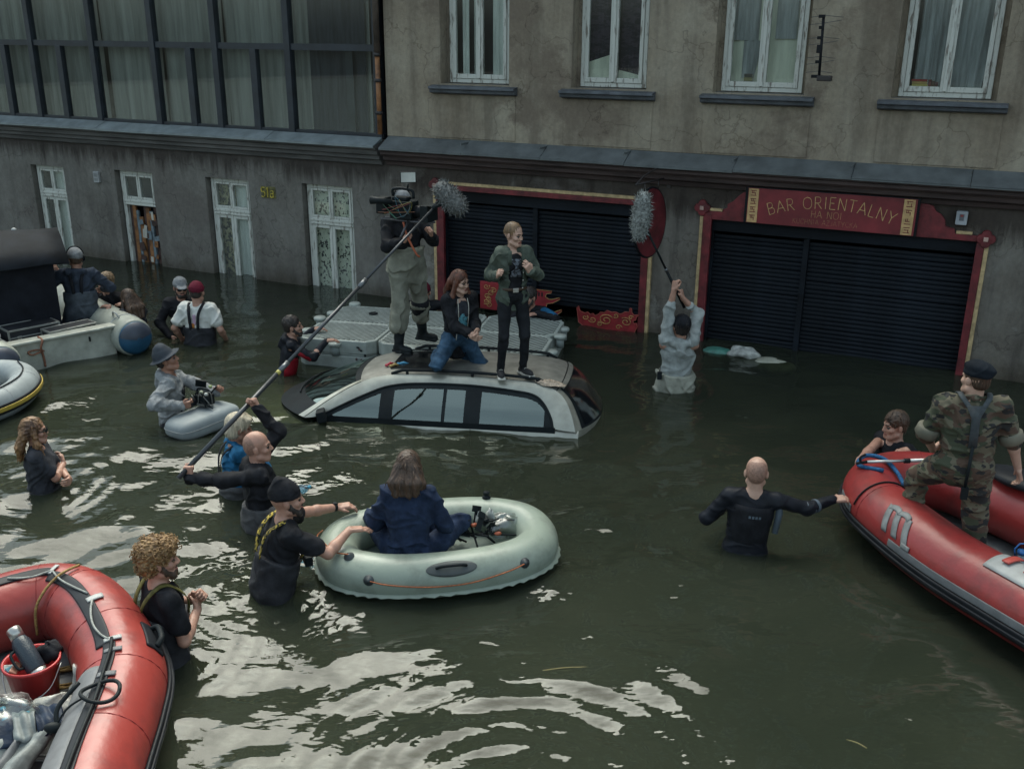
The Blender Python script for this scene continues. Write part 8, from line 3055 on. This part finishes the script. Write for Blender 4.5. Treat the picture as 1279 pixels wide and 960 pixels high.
# pair in conversation, further back
I = person('man in a maroon cap and white tee seen from behind in dark bib waders', -4.10, 12.42, -0.98, 6, 1.80, torso=(4, 0, 0), head=(4, 0, -4), skin=m_skin, hair=('crop', 'dark'), hat=('cap', c_maroon, c_maroon, m_black),
       top=dict(mat=c_white, sleeve=0.31, off=0.026, amp=0.006), bottom=dict(mat=c_wader, off=0.034, bib=0.22, straps=c_black, name='waders'), build=1.05,
       armR=dict(loc=(0.28, 0.16, 0.96), elbow=(0.5, -0.6, -0.6)), armL=dict(loc=(-0.30, 0.12, 0.96), elbow=(-0.5, -0.6, -0.6)), seed=27)
for (x0, x1, z0, z1, c, nm) in ((-0.02, 0.02, 0.27, 0.40, (0.42, 0.28, 0.38), 'pink'), (-0.035, 0.0, 0.23, 0.29, (0.45, 0.16, 0.03), 'orange'), (-0.085, -0.06, 0.28, 0.36, (0.45, 0.28, 0.05), 'amber')):
    torso_patch(I, 'back_print', M('print_' + nm, c, 0.7), x0, x1, z0, z1, False, 0.036)
person('man in grey cap and sunglasses facing the man in the maroon cap', -4.47, 12.95, -1.0, 158, 1.76, torso=(2, 0, 0), head=(4, 0, -6), skin=m_skin, hair=('crop', 'dark'), hat=('cap', c_capg, c_capg), glasses='sun', beard='dark',
       top=dict(mat=c_black, sleeve=1.0, off=0.024), bottom=dict(mat=c_wader, off=0.02), armR=dict(loc=(0.20, 0.22, 1.0), elbow=(1, -0.3, -0.4)), armL=dict(loc=(-0.12, 0.26, 1.22), elbow=(-1, -0.1, -0.5), curl=50), seed=28)

# crew on and round the white boat
I = person('man in grey cap and headphones kneeling in the white boat beside the black tent', -5.66, 12.58, 0.165, -14, 1.78, torso=(5, 0, 0), head=(2, 0, -14), hips=(0, -0.05, 0.25), skin=m_skin, hair=('crop', 'brown'), hat=('cap', c_capg, c_capg),
       top=dict(mat=c_hood, sleeve=1.0, off=0.026, hood=True), bottom=dict(mat=c_wads, off=0.036, bib=0.24, straps=c_black, name='waders'),
       legR=dict(to=(0.11, -0.26, 0.07), knee=(0.25, 1, 0), toe=(0, -1, -0.15)), legL=dict(to=(-0.11, -0.26, 0.07), knee=(-0.25, 1, 0), toe=(0, -1, -0.15)),
       armL=dict(to=(-5.98, 12.66, 0.86), elbow=(-0.9, -0.3, -0.8), wdirn=(-0.2, 0.3, 0.9), wpalm=(-0.6, 0.6, 0), curl=45), armR=dict(loc=(0.24, 0.30, 0.42), elbow=(0.9, -0.4, -0.4)), build=1.06, seed=29)
mb = MB()
for s in (-1, 1):
    mb.ell(tuple(I['hp']((s * 0.094, -0.01, 0.0))), (0.022, 0.036, 0.042))
mb.tube([I['hp']((0.1 * math.cos(a), -0.02, 0.05 + 0.112 * math.sin(a))) for a in np.linspace(0.1, math.pi - 0.1, 12)], 0.008, 6)
mb.build('headphones', m_rubber, I['P'])
person('man in glasses and black jacket standing behind the man in headphones', -5.62, 13.42, -1.0, 198, 1.76, torso=(12, -6, 0), head=(8, -8, 10), skin=m_skin, hair=('short', 'ash'), glasses='clear',
       top=dict(mat=c_black, sleeve=1.0, off=0.026, collar=True), bottom=dict(mat=c_wader, off=0.02), armR=dict(loc=(0.22, 0.28, 1.05)), armL=dict(loc=(-0.20, 0.30, 1.05)), seed=30)
person('woman with brown hair in a charcoal tee reaching for the tube of the white boat', -4.93, 12.50, -1.0, -52, 1.70, torso=(14, 0, 0), head=(10, 0, 0), skin=m_skin, hair=('longfront', 'brown'), female=True,
       top=dict(mat=c_tee, sleeve=0.31, off=0.02), bottom=dict(mat=c_wader, off=0.034, bib=0.24, straps=c_black, name='waders'),
       armL=dict(to=(-5.27, 12.50, 0.47), elbow=(-0.6, -0.2, -1), wdirn=(-0.9, 0.3, 0), wpalm=(0, 0, -1), curl=20), armR=dict(to=(-5.22, 12.86, 0.40), elbow=(0.8, -0.2, -0.6), wdirn=(-0.9, 0.3, 0), wpalm=(0, 0, -1), curl=20), seed=31)

# seated woman in the dinghy
I = person('woman with long brown hair in a navy jacket sitting in the dinghy', -0.76, 6.66, 0.07, 4, 1.74, torso=(6, 0, 0), head=(6, 0, 4), hips=(0, -0.06, 0.13), skin=m_skinp, hair=('long', 'brown'), female=True, build=1.0,
       top=dict(mat=c_navy, sleeve=1.0, off=0.028, collar=True, hem=0.05, amp=0.008, f=26), bottom=dict(mat=c_navy, off=0.022, ankle=0.05, amp=0.007),
       legR=dict(to=(-0.05, 0.36, 0.10), knee=(1, 0.35, 0.35), toe=(-0.8, 0.6, 0)), legL=dict(to=(0.05, 0.42, 0.12), knee=(-1, 0.35, 0.35), toe=(0.8, 0.6, 0)), shoes=dict(mat=m_rubber, sole=c_sole),
       armR=dict(loc=(0.17, 0.27, 0.30), elbow=(0.55, -0.5, -0.6), dirn=(-0.5, 0.8, -0.2), curl=40), armL=dict(loc=(-0.19, 0.27, 0.30), elbow=(-0.55, -0.5, -0.6), dirn=(0.5, 0.8, -0.2), curl=40), seed=32)

# ------------------------------------------------------------------ boom poles with furry microphones
def fur_blob(name, mat, parent, T, rx, rl, n, seed, l=0.035):
    mb = MB()
    prof = []
    for i in range(13):
        a = math.pi * i / 12
        prof.append((max(1e-7, rx * math.sin(a) ** 0.7), -rl * math.cos(a)))
    mb.lathe(prof, 20, 0, T)
    rs = random.Random(seed)
    for k in range(n):
        a, u = rs.uniform(0, 6.28), rs.uniform(-0.97, 0.97)
        r_ = rx * (1 - u * u) ** 0.35
        p = np.array([r_ * math.cos(a), r_ * math.sin(a), rl * u])
        nrm = np.array([math.cos(a) * (1 - u * u) ** 0.5, math.sin(a) * (1 - u * u) ** 0.5, u])
        q = p + nrm * l * rs.uniform(0.3, 0.9) + np.array([rs.uniform(-1, 1), rs.uniform(-1, 1), rs.uniform(-1, 1)]) * l * 0.8
        sd = np.cross(nrm, [rs.uniform(-1, 1), rs.uniform(-1, 1), rs.uniform(-1, 1)])
        sd = sd / (np.linalg.norm(sd) + 1e-9) * 0.007
        mb.add([p - sd, p + sd, q], [(0, 1, 2)], 0, True, T)
    o = mb.build(name, mat, parent, fix=False)
    return o
A_, B_ = np.array([-2.62, 7.17, 0.50]), np.array([-0.80, 9.86, 2.22])
# pass the pole through both hands
A_ = np.array([-2.625, 7.20, 0.55])
BP = thing('boom_microphone', 'long dark boom pole with grey furry microphone held by the bald man', 'boom microphone', tuple(A_))
m_carbon = M('carbon_pole', (0.05, 0.055, 0.062), 0.35, 0.3, var=0.2)
m_joint = M('pole_joint', (0.14, 0.15, 0.16), 0.35, 0.6)
d_ = B_ - A_
mb = MB()
mb.tube([d_ * -0.015, d_ * 0.36], 0.021, 10)
mb.tube([d_ * 0.36, d_ * 0.68], 0.017, 10)
mb.tube([d_ * 0.68, d_ * 1.0], 0.013, 10)
mb.build('pole', m_carbon, BP)
for u in (0.355, 0.675):
    mb = MB()
    mb.tube([d_ * (u - 0.02), d_ * (u + 0.012)], 0.024, 10)
    mb.build('joint', m_joint, BP)
mb = MB()
mb.tube([d_ * 0.325, d_ * 0.335], 0.0225, 10)
mb.build('yellow_band', M('tape_yellow', (0.42, 0.38, 0.10), 0.6), BP)
mb = MB()
e = d_ * 1.0
mb.tube([e, e + d_ / np.linalg.norm(d_) * 0.10], 0.028, 8)
mb.tube([e + [0.02, 0, 0.02], e + [0.12, 0.03, 0.05]], 0.016, 8)
for k in range(4):
    q = e + d_ / np.linalg.norm(d_) * 0.028 * k
    mb.tube([q + [0, 0, 0.03], q + [0.0, 0, -0.035]], 0.007, 6)
mb.build('shock_mount', m_rubber, BP)
c0 = e + np.array([0.17, 0.03, 0.10])
T = look(tuple(c0), tuple(c0 + np.array([0.16, -0.05, -0.17])))
m_fur = M('grey_fur', (0.17, 0.175, 0.17), 0.95, var=0.35, scale=40)
f_ = fur_blob('fur_windshield', m_fur, BP, T, 0.105, 0.20, 900, 3)
H1, H2 = np.array([1.935, 10.90, 0.98]), np.array([1.47, 10.58, 1.83])
BQ = thing('boom_microphone', 'black boom pole with pale furry microphone held by the man in pale hoodie', 'boom microphone', tuple(H1))
d2 = H2 - H1
mb = MB()
mb.tube([d2 * -0.05, d2 * 0.5], 0.016, 10)
mb.tube([d2 * 0.5, d2 * 1.0], 0.012, 10)
mb.build('pole', m_rubber, BQ)
mb = MB()
mb.tube([d2 * 0.49, d2 * 0.53], 0.02, 10)
mb.build('joint', m_joint, BQ)
c0 = d2 + np.array([-0.10, 0.0, 0.20])
T = look(tuple(c0), tuple(c0 + np.array([0.02, 0.0, 0.3])))
fur_blob('fur_windshield', M('pale_fur', (0.30, 0.315, 0.30), 0.95, var=0.4, scale=40), BQ, T, 0.098, 0.27, 1000, 5)
mb = MB()
mb.tube([d2, d2 + [-0.06, 0, 0.08]], 0.02, 8)
mb.build('shock_mount', m_rubber, BQ)
